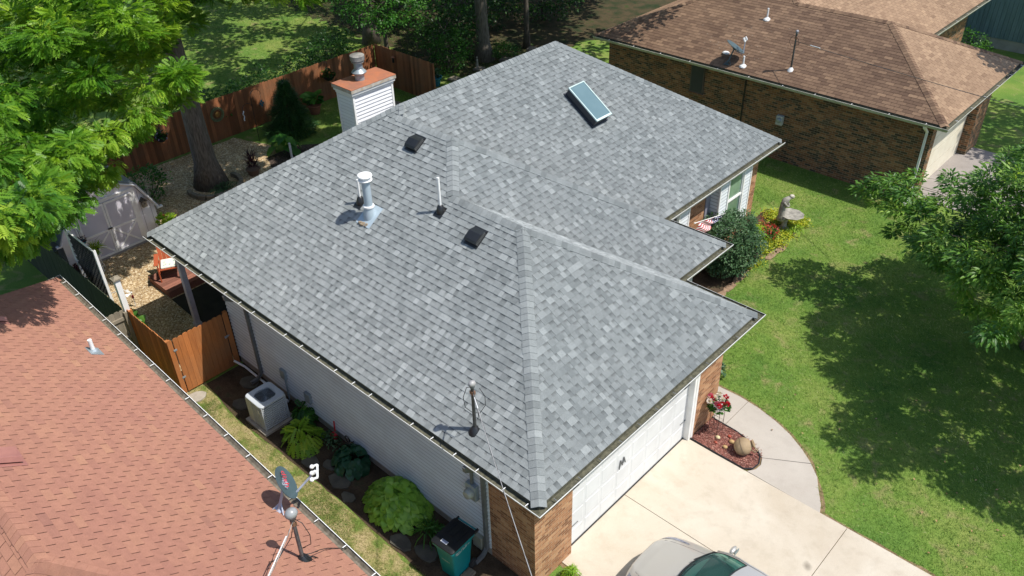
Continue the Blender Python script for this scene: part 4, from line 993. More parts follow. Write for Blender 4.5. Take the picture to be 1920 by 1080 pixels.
# ------------------------------------------------------------------ satellite dishes
def dish(name, label, base, centre, face, R, refl, arm_len, mat_arm, text=None, feet=True, droop=0.):
    """offset dish: face = unit vector the bowl looks along"""
    base = Vector(base); c = Vector(centre); f = Vector(face).normalized()
    t = thing(name, label, 'satellite dish', base)
    rot = f.to_track_quat('Z', 'Y').to_matrix()
    m = MB(); k = 7; prof = [(max(.001, R*i/k), .16*R*(i/k)**2) for i in range(k+1)]
    m.lathe(c-f*.05, prof+[(R*1.005, .16*R-.006)]+[(max(.001, R*i/k), .16*R*(i/k)**2-.014) for i in range(k, -1, -1)], 40, rot=rot, sq=(1, 1.12))
    ro = m.build('reflector', refl, t, smooth='auto')
    sx, sy = rot @ Vector((1, 0, 0)), rot @ Vector((0, 1, 0))
    low = sy if sy.z < 0 else -sy
    s = c+low*R*1.02; e = c+f*arm_len+low*R*.3
    m = MB(); m.tube([c-f*.12+low*R*.3, s-f*.09, s+f*.03], .018, 8); m.tube([s+f*.0, e], .024, 4); m.build('arm', mat_arm, t)
    hd = MB(); fr = (c-e).normalized(); sd_ = fr.cross(Vector((0, 0, 1))).normalized()
    hd.box(e, (.05, .05, .05), rot=rot)
    a = e-fr*.05
    hd.tube([a-sd_*.15, a+sd_*.15], .02, 6)
    for q in (-.15, 0, .15):
        hd.tube([a+sd_*q, a+sd_*q+fr*.08], .022, 8); hd.ball(a+sd_*q+fr*.1, .042, 10, sq=(1, 1, .9))
    hd.build('receiver', PVC, t)
    m = MB(); m.tube([base, base+(c-base)*.45+Vector((0, 0, .04)), c-f*.08], .026, 10)
    for a_ in (0, 2.1, 4.2): m.tube([base+Vector((math.cos(a_)*.16, math.sin(a_)*.14, .0)), base+(c-base)*.3], .012, 6)
    m.box(base, (.16, .13, .03)); m.box(c-f*.07, (.15, .15, .06), rot=rot); m.build('mount', LILAC if feet else DISHG, t)
    if text:
        cu = bpy.data.curves.new('lettering', 'FONT'); cu.body = text; cu.size = .2; cu.extrude = .002; cu.align_x = 'CENTER'; cu.align_y = 'CENTER'
        cu.materials.append(simple('red_lettering', (.6, .05, .07), rough=.5)); to = bpy.data.objects.new('lettering', cu); COL.objects.link(to)
        to.parent = t; x_ = text_dir.normalized(); x_ = (x_-f*x_.dot(f)).normalized(); y_ = f.cross(x_)
        pos = c+f*.022-low*R*.28; Mx = Matrix(((x_.x, y_.x, f.x, pos.x-base.x), (x_.y, y_.y, f.y, pos.y-base.y), (x_.z, y_.z, f.z, pos.z-base.z), (0, 0, 0, 1)))
        to.matrix_local = Mx; bpy.context.view_layer.update()
        me = bpy.data.meshes.new_from_object(to.evaluated_get(bpy.context.evaluated_depsgraph_get())); me.name = 'lettering'; mo = bpy.data.objects.new('lettering', me); COL.objects.link(mo); mo.parent = t; mo.matrix_local = Mx; bpy.data.objects.remove(to); mo.name = 'lettering'
    return t
text_dir = Vector((.6, -.35, -.5))
dish('satellite_dish', 'grey dish with red lettering and white triple receiver on the salmon red roof', pl_r(10.65, -.33)+Vector((0, 0, .01)), (-3.16, -2.97, 3.92), (.52, .72, .42), .29, DISHG, .5, LILAC, 'dish')
dish('satellite_dish', 'plain dark grey dish with shiny receiver standing on the brown shingle roof', pl_b(-8.66, 20.5)+Vector((0, 0, .01)), (-8.5, 20.72, 3.95), (.42, .32, .8), .36, DISHG, .42, LILAC, None, False)
# ------------------------------------------------------------------ overhead cables
def cable(label, pts, r, mat, sleeve=None):
    t = thing('overhead_cable', label, 'cable', pts[0])
    def sag(a, b, s, n=14): a, b = Vector(a), Vector(b); return [a.lerp(b, i/n)-Vector((0, 0, s*4*(i/n)*(1-i/n))) for i in range(n+1)]
    P = sag(pts[0], pts[1], .06); m = MB(); m.tube(P, r, 6); m.build('wire', mat, t, smooth=True)
    m = MB(); m.tube([p+Vector((.014*math.sin(i*2.1), .014*math.cos(i*2.1), 0)) for i, p in enumerate(P)], r*.7, 5); m.build('twisted_wire', STEELD, t, smooth=True)
    if sleeve:
        m = MB(); a, b = sleeve; m.tube(sag(Vector(pts[0]).lerp(Vector(pts[1]), a), Vector(pts[0]).lerp(Vector(pts[1]), b), 0, 2), r*1.7, 6); m.build('sleeve', PVC, t)
    return t
cable('pale twisted service cable dropping from the grey roof mast past the garage corner', [(mb_.x+.02, mb_.y-.01, mb_.z+.95), (2.35, -2.62, 5.5)], .006, simple('cable_grey', (.42, .41, .4), rough=.5), (.03, .1))
cable('thick white sleeved cable running from the red roof mast to the bottom edge', [(mp.x, mp.y, mp.z+.92), (-.6, -4.85, 5.3)], .006, simple('cable_grey2', (.45, .43, .4), rough=.5), (.25, .95))
cable('thin cable strung from the brown roof mast over its hip to the right', [(-6.3, 21, 4.55), (5.2, 15.0, 6.3)], .009, STEELD, (.06, .1))
# ------------------------------------------------------------------ side yard: air conditioner, bin, stones, plants
ac = thing('air_conditioner', 'grey square condenser unit standing beside the white siding wall', 'air conditioner', (-8.72, -.42, 0), rad(2))
c = Vector((-8.72, -.42, 0)); s_ = .36
def rr(s, r, n=5):
    out = []
    for cx, cy, a0 in ((s-r, s-r, 0), (-s+r, s-r, 90), (-s+r, -s+r, 180), (s-r, -s+r, 270)):
        for i in range(n): a = rad(a0+90*i/(n-1)); out.append((c.x+cx+r*math.cos(a), c.y+cy+r*math.sin(a)))
    return out
m = MB(); m.prism(rr(.45, .02), .0, .07); m.build('pad', CONC, ac)
ACM = simple('ac_grey', (.50, .53, .56), (.44, .47, .50), 3, .45)
m = MB(); m.prism(rr(s_-.015, .09), .07, .82); m.build('cabinet', [simple('ac_coil', (.06, .07, .08), rough=.5)], ac)
m = MB()
for i in range(11): m.prism(rr(s_, .1), .1+i*.062, .1+i*.062+.04)
for px, py in rr(s_+.003, .1)[2::5]: m.tube([(px, py, .07), (px, py, .82)], .018, 5)
for q in (-.12, .12):
    for sx in (-1, 1): m.tube([(c.x+q, c.y+sx*(s_+.002), .08), (c.x+q, c.y+sx*(s_+.002), .8)], .006, 4); m.tube([(c.x+sx*(s_+.002), c.y+q, .08), (c.x+sx*(s_+.002), c.y+q, .8)], .006, 4)
m.bx(c.x-.34, c.x-.1, c.y-s_-.006, c.y-s_, .08, .8); m.bx(c.x+.1, c.x+.34, c.y+s_-.02, c.y+s_+.004, .08, .8)
m.build('grille', ACM, ac)
outer = rr(s_+.012, .11); nO = len(outer); m = MB(); z0, z1 = .8, .86
ring = [(c.x+.265*math.cos(2*PI*(i+.0)/nO+rad(0)), c.y+.265*math.sin(2*PI*i/nO)) for i in range(nO)]
ang = lambda p: math.atan2(p[1]-c.y, p[0]-c.x)
ring = [(c.x+.265*math.cos(ang(p)), c.y+.265*math.sin(ang(p))) for p in outer]
vs = [(x, y, z0) for x, y in outer]+[(x, y, z1-.012) for x, y in outer]+[(c.x+(x-c.x)*.965, c.y+(y-c.y)*.965, z1) for x, y in outer]+[(x, y, z1-.01) for x, y in ring]+[(x, y, z1-.12) for x, y in ring]
m.shape(vs, [(a*nO+i, a*nO+(i+1) % nO, (a+1)*nO+(i+1) % nO, (a+1)*nO+i) for a in range(4) for i in range(nO)]); m.build('top_cover', ACM, ac, smooth='auto')
m = MB(); m.lathe((c.x, c.y, .70), [(.26, 0), (.26, .01)], 24, 1)
for i in range(3):
    a = i*2.1
    m.shape([(c.x+.05*math.cos(a), c.y+.05*math.sin(a), .76), (c.x+.24*math.cos(a-.25), c.y+.24*math.sin(a-.25), .78), (c.x+.25*math.cos(a+.6), c.y+.25*math.sin(a+.6), .74), (c.x+.05*math.cos(a+.8), c.y+.05*math.sin(a+.8), .74)], [(0, 1, 2, 3)])
m.lathe((c.x, c.y, .74), [(.07, 0), (.07, .06), (.03, .075)], 16); m.build('fan', [simple('fan_grey', (.14, .17, .2), rough=.4), simple('fan_dark', (.03, .04, .05))], ac)
m = MB()
for i in range(9): r_ = .05+i*.025; m.tube([(c.x+r_*math.cos(2*PI*k/24), c.y+r_*math.sin(2*PI*k/24), .852) for k in range(25)], .0028, 4, caps=False)
for k in range(6): a = k*PI/3; m.tube([(c.x, c.y, .853), (c.x+.27*math.cos(a), c.y+.27*math.sin(a), .853)], .003, 4)
m.build('fan_guard', simple('guard', (.2, .24, .28), rough=.4, metal=.5), ac)
m = MB(); m.bx(c.x+.19, c.x+.25, c.y-s_-.012, c.y-s_-.006, .6, .7); m.build('rating_label', PVC, ac)
# wheeled bin
bn = thing('wheeled_bin', 'teal wheeled refuse bin with black lid beside the brick corner', 'bin', (-1.99, -.38, 0), rad(4))
RB = Matrix.Rotation(rad(4), 3, 'Z'); bc = Vector((-1.99, -.38, 0))
def bq(x, y, z): return bc+RB @ Vector((x, y, z))
m = MB(); rings = []
for (hx, hy, z, r) in ((.20, .235, .05, .04), (.225, .27, .5, .05), (.25, .31, .9, .06), (.265, .33, .96, .06), (.285, .36, .965, .06), (.285, .36, 1.03, .06)):
    ring = []
    for cx, cy, a0 in ((hx-r, hy-r, 0), (-hx+r, hy-r, 90), (-hx+r, -hy+r, 180), (hx-r, -hy+r, 270)):
        for i in range(5): a = rad(a0+22.5*i); ring.append(bq(cx+r*math.cos(a), cy+r*math.sin(a), z))
    rings.append(ring)
vs = [p for r in rings for p in r]; q_ = 20
m.shape(vs, [(a*q_+i, a*q_+(i+1) % q_, (a+1)*q_+(i+1) % q_, (a+1)*q_+i) for a in range(len(rings)-1) for i in range(q_)]+[tuple(range(q_-1, -1, -1))]); m.build('body', TEALP, bn, smooth='auto')
m = MB(); rings = []
for (hx, hy, z, r) in ((.295, .37, 1.03, .06), (.295, .37, 1.055, .06), (.26, .33, 1.075, .08), (.2, .26, 1.08, .1)):
    ring = []
    for cx, cy, a0 in ((hx-r, hy-r, 0), (-hx+r, hy-r, 90), (-hx+r, -hy+r, 180), (hx-r, -hy+r, 270)):
        for i in range(5): a = rad(a0+22.5*i); ring.append(bq(cx+r*math.cos(a), cy+r*math.sin(a), z))
    rings.append(ring)
vs = [p for r in rings for p in r]
m.shape(vs, [(a*q_+i, a*q_+(i+1) % q_, (a+1)*q_+(i+1) % q_, (a+1)*q_+i) for a in range(len(rings)-1) for i in range(q_)]+[tuple(3*q_+i for i in range(q_))])
for q in (-.15, 0, .15): m.box(bq(q, .12, 1.085), (.05, .34, .012), rot=RB)
lo_ = m.build('lid', simple('black_lid', (.008, .009, .01), (.012, .013, .014), 3, .55, spec=.25), bn, smooth='auto')
m = MB(); m.box(bq(-.03, -.23, 1.082), (.15, .07, .004), 0, rot=RB)
for q in (-.1, .05): m.box(bq(q, -.23, 1.084), (.012, .07, .004), 1, rot=RB)
m.build('lid_label', [simple('label_grey', (.22, .25, .34)), PVC], lo_)
m = MB(); m.tube([bq(-.24, .43, 1.0), bq(.24, .43, 1.0)], .018, 8)
for q in (-.26, .26): m.box(bq(q, .4, 1.0), (.04, .12, .06), 1, rot=RB)
m.build('handle', [TEALP, BLACK], bn)
for q in (-.24, .24):
    m = MB(); m.lathe(bq(q, .27, .11), [(.11, -.025), (.11, .025)], 18, rot=RB @ Matrix.Rotation(rad(90), 3, 'Y')); m.build('wheel', RUBBER, bn)
m = MB()
for k, (y, z, l) in enumerate(((-.16, .88, .1), (-.03, .89, .07), (.07, .9, .06), (-.12, .84, .14), (.04, .85, .12), (.15, .87, .05))): m.box(bq(.262+(z-.86)*.04, y, z), (.006, l, .012), rot=RB @ Matrix.Rotation(rad(8), 3, 'X'))
m.tube([bq(.262, -.2+.03*math.cos(a), .87+.03*math.sin(a)) for a in (0, 1.2, 2.4, 3.6, 4.8)], .005, 4)
m.build('side_print', simple('print_white', (.6, .66, .6)), bn)
m = MB(); m.box(bq(0, -.272, .55), (.22, .01, .02), rot=RB); m.build('front_bar', GREYM, bn)
m = MB(); m.box((-1.66, -.62, .04), (.2, .85, .06), rot=Matrix.Rotation(rad(4), 3, 'Z')); m.box((-1.66, -.62, .078), (.12, .8, .02), rot=Matrix.Rotation(rad(4), 3, 'Z'))
tag(m.build('splash_block', PAVE, bevel=.01), 'long grey splash block under the downspout next to the teal bin', 'splash block')
def stone(label, x, y, rx, ry, h, seed, mat=STONE, group='flat stepping stones in the side bed', name='stepping_stone'):
    rng = random.Random(seed); n = 9; P = []
    for i in range(n): a = 2*PI*i/n; r = rng.uniform(.82, 1.12); P.append((x+rx*r*math.cos(a), y+ry*r*math.sin(a)))
    m = MB(); m.prism(P, -.02, h); return tag(m.build(name, mat, bevel=.012), label, 'stone', group)
for i, (x, y, rx, ry, lb) in enumerate(((-10.35, .0, .3, .22, 'flat stone nearest the cedar gate'), (-9.75, -.62, .28, .2, 'flat stone between the gate and the condenser unit'), (-6.75, -.62, .3, .2, 'flat stone beside the bright green fern clump'), (-6.3, -.38, .22, .17, 'flat stone between the fern and the dark hosta'), (-5.75, -.55, .32, .22, 'broad flat stone in front of the dark blue hosta'), (-5.2, -.72, .2, .14, 'small flat stone left of the big lime hosta'), (-3.35, -.72, .3, .2, 'flat stone at the front foot of the big lime hosta'), (-2.75, -.55, .3, .2, 'flat stone between the big lime hosta and teal bin'))):
    stone(lb, x, y, rx, ry, .05, 20+i)
stone('square grey slab leaning by the cedar gate at the grass edge', -10.9, -1.25, .22, .25, .05, 61, CONC, None, 'concrete_slab')
hosta('hosta', 'large bright lime green hosta against the white siding', (-4.15, -.12), (.86, .62), .6, 620, .215, L_HOS, group=None, seed=2)
hosta('hosta', 'dark blue green hosta with a white flower, left of the lime one', (-5.95, .0), (.48, .42), .42, 90, .28, L_HOSB, seed=3)
hosta('hosta', 'small leafy dark green clump left of the condenser unit', (-9.35, -.15), (.4, .3), .35, 80, .16, L_BRI, seed=13)
hosta('fern', 'bright green feathery clump right of the condenser unit', (-7.45, -.35), (.55, .45), .45, 70, .36, L_LIME, seed=4, kind='pinnate')
hosta('fern', 'dark leafy clump by the wall behind the condenser unit', (-8.0, .08), (.35, .22), .5, 50, .26, L_BRI, seed=6, kind='pinnate')
hosta('bed_plant', 'dark variegated low plants between fern and blue hosta', (-6.85, .08), (.38, .22), .3, 150, .07, L_SAGE, seed=7, kind='quad')
hosta('lily_clump', 'thin grassy lily leaves between the lime hosta and teal bin', (-2.95, -.2), (.42, .35), .35, 90, .4, L_BRI, seed=8, kind='blade')
hosta('ornamental_grass', 'round lime green tuft at the brick corner beside the driveway', (-.02, 1.0), (.24, .22), .34, 260, .18, L_LIME, seed=9, kind='blade')
m = MB(); m.box((-6.85, LY-.18, .22), (.16, .1, .12), 0); m.tube([(-6.9, LY-.1, .3), (-6.9, LY-.08, .6)], .02, 6, 0); m.tube([(-6.4+.09*math.cos(a), LY-.1, .35+.09*math.sin(a)) for a in [k*.6 for k in range(12)]], .014, 6, 1)
tag(m.build('hose_valve', [REDP, BLACK]), 'small red tap with dark hose loop low on the white siding', 'tap')
# ------------------------------------------------------------------ fences and gate
fence('board_fence', 'long old reddish brown board fence across the back of the yard', (-24.45, 16.1), (-24.45, -1.5), CEDARD, 1.8, .14, seed=2, rails=-1, zj=.015)
fence('board_fence', 'short shaded board fence turning from the back fence corner by the chimney', (-24.40, 16.12), (-20.5, 16.12), CEDARD, 1.85, .14, seed=3, rails=1, zj=.015)
fence('board_fence', 'weathered boundary fence in dark shade running from the shed towards the red roof', (-24.4, -1.5), (-13.5, -1.5), SHADEB, 1.8, .14, seed=4, rails=1, group=None)
fence('board_fence', 'orange cedar fence panel between the white post and the gate', (-13.35, -1.44), (-11.32, -1.44), CEDAR, 1.8, .14, seed=5, rails=1)
fence('board_fence', 'short weathered grey fence piece between the white post and red roof gutter', (-13.42, -2.75), (-13.42, -1.5), WEATH, 1.8, .14, seed=6, rails=-1)
gt = thing('cedar_gate', 'orange cedar board gate with metal latch next to the white siding', 'gate', (-11.24, -1.4, 0))
rng = random.Random(12)
def gboards(y0, y1, name, par, x=-11.24):
    m = MB(); y = y0
    while y < y1-.03:
        w_ = min(.14, y1-y)-.005; h_ = 1.8+rng.uniform(-.012, .012); t = min(1, max(0, rng.gauss(.5, .2)))
        prof = [(y, .06), (y+w_, .06), (y+w_, h_-.03), (y+w_-.03, h_), (y+.03, h_), (y, h_-.03)]; k = 6
        m.shape([(x+o, a, b) for o in (-.01, .01) for a, b in prof], [tuple(range(k)), tuple(range(2*k-1, k-1, -1))]+[(i, (i+1) % k, k+(i+1) % k, k+i) for i in range(k)], 0, t); y += .14
    return m.build(name, CEDAR, par)
gboards(-1.44, -1.31, 'jamb_board', gt); gboards(-1.285, .115, 'boards', gt); gboards(.14, .30, 'jamb_board', gt)
m = MB()
for z in (.3, 1.5): m.bx(-11.30, -11.255, -1.28, .11, z-.045, z+.045)
m.build('rail', CEDAR, gt)
for y in (-1.40, .26): m = MB(); m.bx(-11.38, -11.27, y-.045, y+.045, 0, 1.76); m.build('post', CEDAR, gt)
m = MB(); m.box((-11.22, .10, 1.08), (.03, .12, .03)); m.tube([(-11.2, .04, 1.05), (-11.17, .1, 1.09), (-11.2, .17, 1.1)], .01, 6); m.build('latch', GREYM, gt)
for z in (.55, 1.45): m = MB(); m.box((-11.225, -1.29, z), (.015, .09, .05)); m.build('hinge', GREYM, gt)
wp = thing('garden_post', 'white square post with a wooden cap at the end of the cedar fence', 'post', (-13.42, -1.42, 0))
m = MB(); m.bx(-13.49, -13.35, -1.49, -1.35, 0, 2.72); m.build('shaft', TRIM, wp, bevel=.005)
m = MB(); m.bx(-13.53, -13.31, -1.53, -1.31, 2.72, 2.76); m.box((-13.42, -1.42, 2.79), (.18, .18, .06), taper=.3); m.build('cap', WEATH, wp)
# lattice screen
ls = thing('lattice_screen', 'black lattice screen framed by white rails above the dark boundary fence', 'trellis', (-16.0, -1.25, 0))
LA, LB_ = Vector((-16.75, -1.22, 0)), Vector((-15.05, -1.22, 0)); lz0, lz1 = 1.2, 2.75
m = MB()
for i in range(16):
    for sgn in (-1, 1):
        s0 = -1.0+i*.18; a = Vector((LA.x+s0, -1.22+.008*sgn, lz0)); b_ = Vector((LA.x+s0+(lz1-lz0), -1.22+.008*sgn, lz1))
        if sgn < 0: a.z, b_.z = lz1, lz0
        t0 = max(0, (LA.x-a.x)/(b_.x-a.x)); t1 = min(1, (LB_.x-a.x)/(b_.x-a.x))
        if t1 > t0+.03: m.tube([a.lerp(b_, t0), a.lerp(b_, t1)], .016, 4)
m.build('lattice', simple('black_lattice', (.012, .013, .012)), ls)
m = MB()
m.bx(LB_.x, LB_.x+.07, -1.26, -1.19, 0, lz1+.1); m.bx(LA.x-.1, LA.x, -1.26, -1.16, 0, lz1+.1); m.bx(LA.x, LB_.x, -1.24, -1.2, lz1, lz1+.04); m.build('frame', TRIM, ls, bevel=.004)
# ------------------------------------------------------------------ shed
sh = thing('garden_shed', 'white gambrel garden shed with braced double doors under the big tree', 'shed', (-20.5, .75, 0))
sy0, sy1, sx1, sx0 = -.82, 2.32, -19.3, -21.9; sc = (sy0+sy1)/2
gam = [(sy0, .02), (sy1, .02), (sy1, 1.18), (sy1-.5, 2.1), (sc, 2.62), (sy0+.5, 2.1), (sy0, 1.18)]
def yz_prism(m, poly, x0, x1, mat=0, tone=.5):
    k = len(poly); m.shape([(x0, a, b) for a, b in poly]+[(x1, a, b) for a, b in poly], [tuple(range(k-1, -1, -1)), tuple(range(k, 2*k))]+[(i, (i+1) % k, k+(i+1) % k, k+i) for i in range(k)], mat, tone)
m = MB(); yz_prism(m, gam, sx0, sx1); m.build('wall', SHEDW, sh)
m = MB()
for y in np.arange(sy0+.3, sy1, .3):
    zt = min(2.6, 1.1+(min(y-sy0, sy1-y))*1.8); m.bx(sx1, sx1+.004, y-.006, y+.006, .1, min(zt, 2.0))
m.build('siding_grooves', simple('groove_grey', (.33, .32, .36)), sh)
rf = MB()
up_ = [(sy1+.1, 1.1), (sy1-.45, 2.16), (sc, 2.7), (sy0+.45, 2.16), (sy0-.1, 1.1)]
for a, b_ in zip(up_[:-1], up_[1:]):
    A = Vector((0, a[0], a[1])); B = Vector((0, b_[0], b_[1])); nn = Vector((0, (B-A).z, -(B-A).y)).normalized()
    if nn.z < 0: nn = -nn
    q = [(A.y, A.z), (B.y, B.z), (B.y+nn.y*.04, B.z+nn.z*.04), (A.y+nn.y*.04, A.z+nn.z*.04)]; yz_prism(rf, q, sx0-.1, sx1+.12)
rf.build('roof', GR, sh, autouv=True)
rf = MB()
for a, b_ in zip(up_[:-1], up_[1:]): rf.tube([(sx1+.1, a[0], a[1]-.03), (sx1+.1, b_[0], b_[1]-.03)], .045, 4)
rf.box((sx1+.08, sy1+.12, 1.08), (.12, .2, .05)); rf.box((sx1+.08, sy0-.12, 1.08), (.12, .2, .05)); rf.build('rake_trim', SHEDW, sh)
for i, (a, b_) in enumerate(((-.2, .73), (.74, 1.67))):
    m = MB(); m.bx(sx1+.004, sx1+.034, a, b_, .08, 1.92); dr = m.build('door', simple('door_lilac', (.60, .585, .64), (.54, .52, .58), 2, .6), sh)
    m = MB(); X0, X1 = sx1+.034, sx1+.05; w_ = .07
    for y in (a, b_-w_): m.bx(X0, X1, y, y+w_, .08, 1.92)
    for z in (.08, .92, 1.85): m.bx(X0, X1, a+w_, b_-w_, z, z+.07)
    ya, yb = a+w_, b_-w_
    for p, q in (((ya, .15), (yb, .92)), ((ya, .92), (yb, .15))):
        d_ = Vector((q[0]-p[0], q[1]-p[1])); L = d_.length; m.box((X1-.006+.002*(p[1] > .5), (p[0]+q[0])/2, (p[1]+q[1])/2), (.012, L-.03, .06), rot=Matrix.Rotation(math.atan2(d_.y, d_.x), 3, 'X'))
    m.build('brace', TRIM, dr, bevel=.003)
    if i == 0: m = MB(); m.box((X1+.02, b_-.02, 1.0), (.03, .14, .04)); m.build('handle', BLACK, dr)
m = MB(); m.bx(sx1+.004, sx1+.03, -.32, -.2, .06, 2.0); m.bx(sx1+.004, sx1+.03, 1.67, 1.79, .06, 2.0); m.bx(sx1+.004, sx1+.04, -.32, 1.79, 1.96, 2.06); m.bx(sx1+.0, sx1+.05, sy0, sy1, -.02, .08, 1); m.build('door_trim', [TRIM, simple('sill_grey', (.3, .28, .27))], sh, bevel=.003)
bh = thing('birdhouse', 'small dark wooden birdhouse hanging on the shed wall right of the doors', 'birdhouse', (-19.22, 1.97, 1.35))
m = MB(); m.box((-19.2, 1.97, 1.4), (.14, .15, .22)); m.build('box', WEATH, bh)
m = MB(); yz_prism(m, [(1.86, 1.5), (1.97, 1.62), (2.08, 1.5), (2.06, 1.48), (1.97, 1.58), (1.88, 1.48)], -19.29, -19.1); m.build('roof', BARKD, bh)
m = MB(); m.lathe((-19.125, 1.97, 1.42), [(.022, 0), (.022, .006)], 10, rot=Matrix.Rotation(rad(90), 3, 'Y')); m.build('entrance', BLACK, bh)
def basket(name, label, c, r, mat, lmat, fl=None, bracket=None, n=90):
    t = thing(name, label, 'hanging basket', c); c = Vector(c)
    m = MB(); m.lathe(c-Vector((0, 0, r*.8)), [(r*.5, 0), (r*.85, r*.35), (r, r*.8), (r*.92, r*.8), (r*.5, r*.6)], 16); m.build('pot', mat, t, smooth='auto')
    d = norm(RNG.normal(size=(n, 3))); d[:, 2] = np.abs(d[:, 2]); pos = np.array(c)+d*r*RNG.uniform(.2, 1.1, (n, 1)); inst('foliage', 'quad', pos, d+np.array([0, 0, -.4]), d+np.array([0, 0, 1.]), r*.6*RNG.uniform(.6, 1.2, n), lmat, t)
    if fl: pos = np.array(c)+d[:25]*r*1.1; inst('flowers', 'quad', pos, RNG.normal(size=(25, 3)), d[:25]+np.array([0, 0, 1.]), r*.4*np.ones(25), fl, t)
    if bracket: m = MB(); m.tube([bracket, tuple(Vector(bracket)+Vector((.1, 0, .12))), tuple(c+Vector((0, 0, r*2.2))), tuple(c+Vector((0, 0, r*.8)))], .008, 5); m.build('bracket', BLACK, t)
    return t
basket('hanging_basket', 'small teal hanging basket on a hook at the left shed door jamb', (-18.9, -.35, 1.15), .14, TEALG, L_PURP, None, (-19.25, -.3, 1.5))
basket('hanging_basket', 'lilac flowering basket hung on the back fence left of the trunk', (-24.1, 5.15, 1.2), .24, BLACK, L_DARK, P_LILAC, (-24.4, 5.15, 1.7))
basket('hanging_basket', 'dark leafy basket hung on the back fence left of the chimney', (-24.1, 13.2, 1.25), .26, BLACK, L_DARK, None, (-24.4, 13.2, 1.75), 130)
def potted(name, label, c, r, h, mat, parts):
    """parts: list of (kind, n, spread, height, size, leaf material)"""
    t = thing(name, label, 'potted plant', (c[0], c[1], c[2] if len(c) > 2 else 0)); z = c[2] if len(c) > 2 else 0
    m = MB(); m.lathe((c[0], c[1], z), [(r*.68, 0), (r*.95, h*.9), (r*1.08, h*.9), (r*1.08, h), (r*.9, h), (r*.85, h*.85)], 20); m.build('pot', mat, t, smooth='auto')
    m = MB(); m.lathe((c[0], c[1], z+h*.8), [(r*.86, 0), (r*.86, .01)], 16); m.build('potting_soil', SOIL, t)
    for i, (k, n, sp, hh, sz, lm) in enumerate(parts):
        th = RNG.uniform(0, 2*PI, n); q = RNG.random(n)**.5; pos = np.stack([c[0]+np.cos(th)*q*sp*.6, c[1]+np.sin(th)*q*sp*.6, z+h+RNG.random(n)*hh], 1)
        ax = np.stack([np.cos(th)*sp, np.sin(th)*sp, np.full(n, hh*.6)], 1)+RNG.normal(size=(n, 3))*.15; inst('foliage' if i == 0 else 'flowers', k, pos, ax, np.array([0, 0, 1.])+RNG.normal(size=(n, 3))*.3, sz*RNG.uniform(.7, 1.2, n), lm, t)
    return t
st = thing('plant_stand', 'slender white wire stand before the left shed door', 'plant stand', (-18.75, -.1, 0))
m = MB()
for a in (0, 2.1, 4.2): m.tube([(-18.75+.16*math.cos(a), -.1+.16*math.sin(a), 0), (-18.75+.08*math.cos(a), -.1+.08*math.sin(a), .35), (-18.75+.13*math.cos(a), -.1+.13*math.sin(a), .62)], .012, 6)
m.build('legs', TRIM, st); m = MB(); m.lathe((-18.75, -.1, .6), [(.15, 0), (.15, .02)], 16); m.build('top', TRIM, st)
potted('potted_plant', 'grassy plant in a dark green pot on the white wire stand', (-18.75, -.1, .625), .13, .2, simple('green_pot', (.02, .06, .045), rough=.4), [('blade', 90, .2, .1, .3, L_LIME)])
potted('potted_plant', 'leafy planter with red blooms at the right corner of the shed', (-18.7, 2.35), .24, .4, BLACK, [('quad', 260, .42, .5, .15, L_LIME), ('quad', 26, .4, .5, .12, P_RED)])
potted('potted_plant', 'trailing purple leaved pot by the left foot of the shed doors', (-18.9, -.72), .16, .25, BLACK, [('quad', 120, .25, .15, .1, L_PURP)])
potted('potted_plant', 'broad green leaves in a black pot behind the white garden post', (-14.6, -1.0), .2, .3, BLACK, [('ovate', 30, .3, .3, .26, L_BRI)])
potted('potted_plant', 'dark pot with green shoots between lattice screen and white garden post', (-15.1, -.85), .2, .32, BLACK, [('quad', 120, .25, .2, .1, L_BRI)])
potted('potted_plant', 'dark spiky plum coloured plant in a tan pot on the gravel near the trunk', (-20.75, 6.9), .27, .26, simple('tan_pot', (.2, .12, .08)), [('blade', 170, .22, .55, .34, L_PURP)])
potted('potted_plant', 'big leafed plant in a brown square pot against the back fence', (-23.7, 11.95), .3, .42, TERRA, [('ovate', 34, .4, .35, .36, L_BRI)])
potted('potted_plant', 'grey leaved plant in a turquoise glazed pot near the fence corner', (-22.0, 17.55), .34, .42, TEALG, [('quad', 150, .35, .3, .16, L_SAGE)])
t_ = hosta('elephant_ear', 'dark elephant ear plant with huge heart shaped leaves behind the roof', (-21.35, 8.75), (.55, .55), .75, 15, .58, L_BRI, seed=31)
hosta('elephant_ear', 'bright lime elephant ear leaves peeping over the rear hip of the roof', (-15.35, 4.15), (.4, .4), 1.55, 12, .5, L_LIME, seed=32)
m = MB(); m.tube([(-20.4, 8.45, 0), (-20.4, 8.45, .85)], .045, 10); tag(m.build('standpipe', PVC, smooth='auto'), 'short white upright pipe standing in the dark bed behind the roof', 'pipe')
hk = thing('shepherd_hook', 'thin black double shepherd hook in front of the back fence', 'garden hook', (-23.2, 8.75, 0))
m = MB(); m.tube([(-23.2, 8.75, 0), (-23.2, 8.75, 1.95)], .012, 6)
for s_, z in ((1, 1.95), (-1, 1.5)): m.tube([(-23.2, 8.75+s_*.36*(1-math.cos(a))/2*1.3, z+.2*math.sin(a)) for a in np.linspace(0, PI*1.15, 9)], .01, 5)
m.build('rod', BLACK, hk)
orn = thing('wind_ornament', 'small turquoise hanging ornament on the right arm of the hook', 'ornament', (-23.2, 9.2, 1.55)); m = MB()
for a in range(4): m.box((-23.2, 9.2+.06*math.cos(a*1.57), 1.5+.09*math.sin(a*1.57)), (.02, .08, .08), rot=Matrix.Rotation(a, 3, 'X'))
m.tube([(-23.2, 9.2, 1.9), (-23.2, 9.2, 1.3)], .006, 4); m.build('spinner', TEALG, orn)
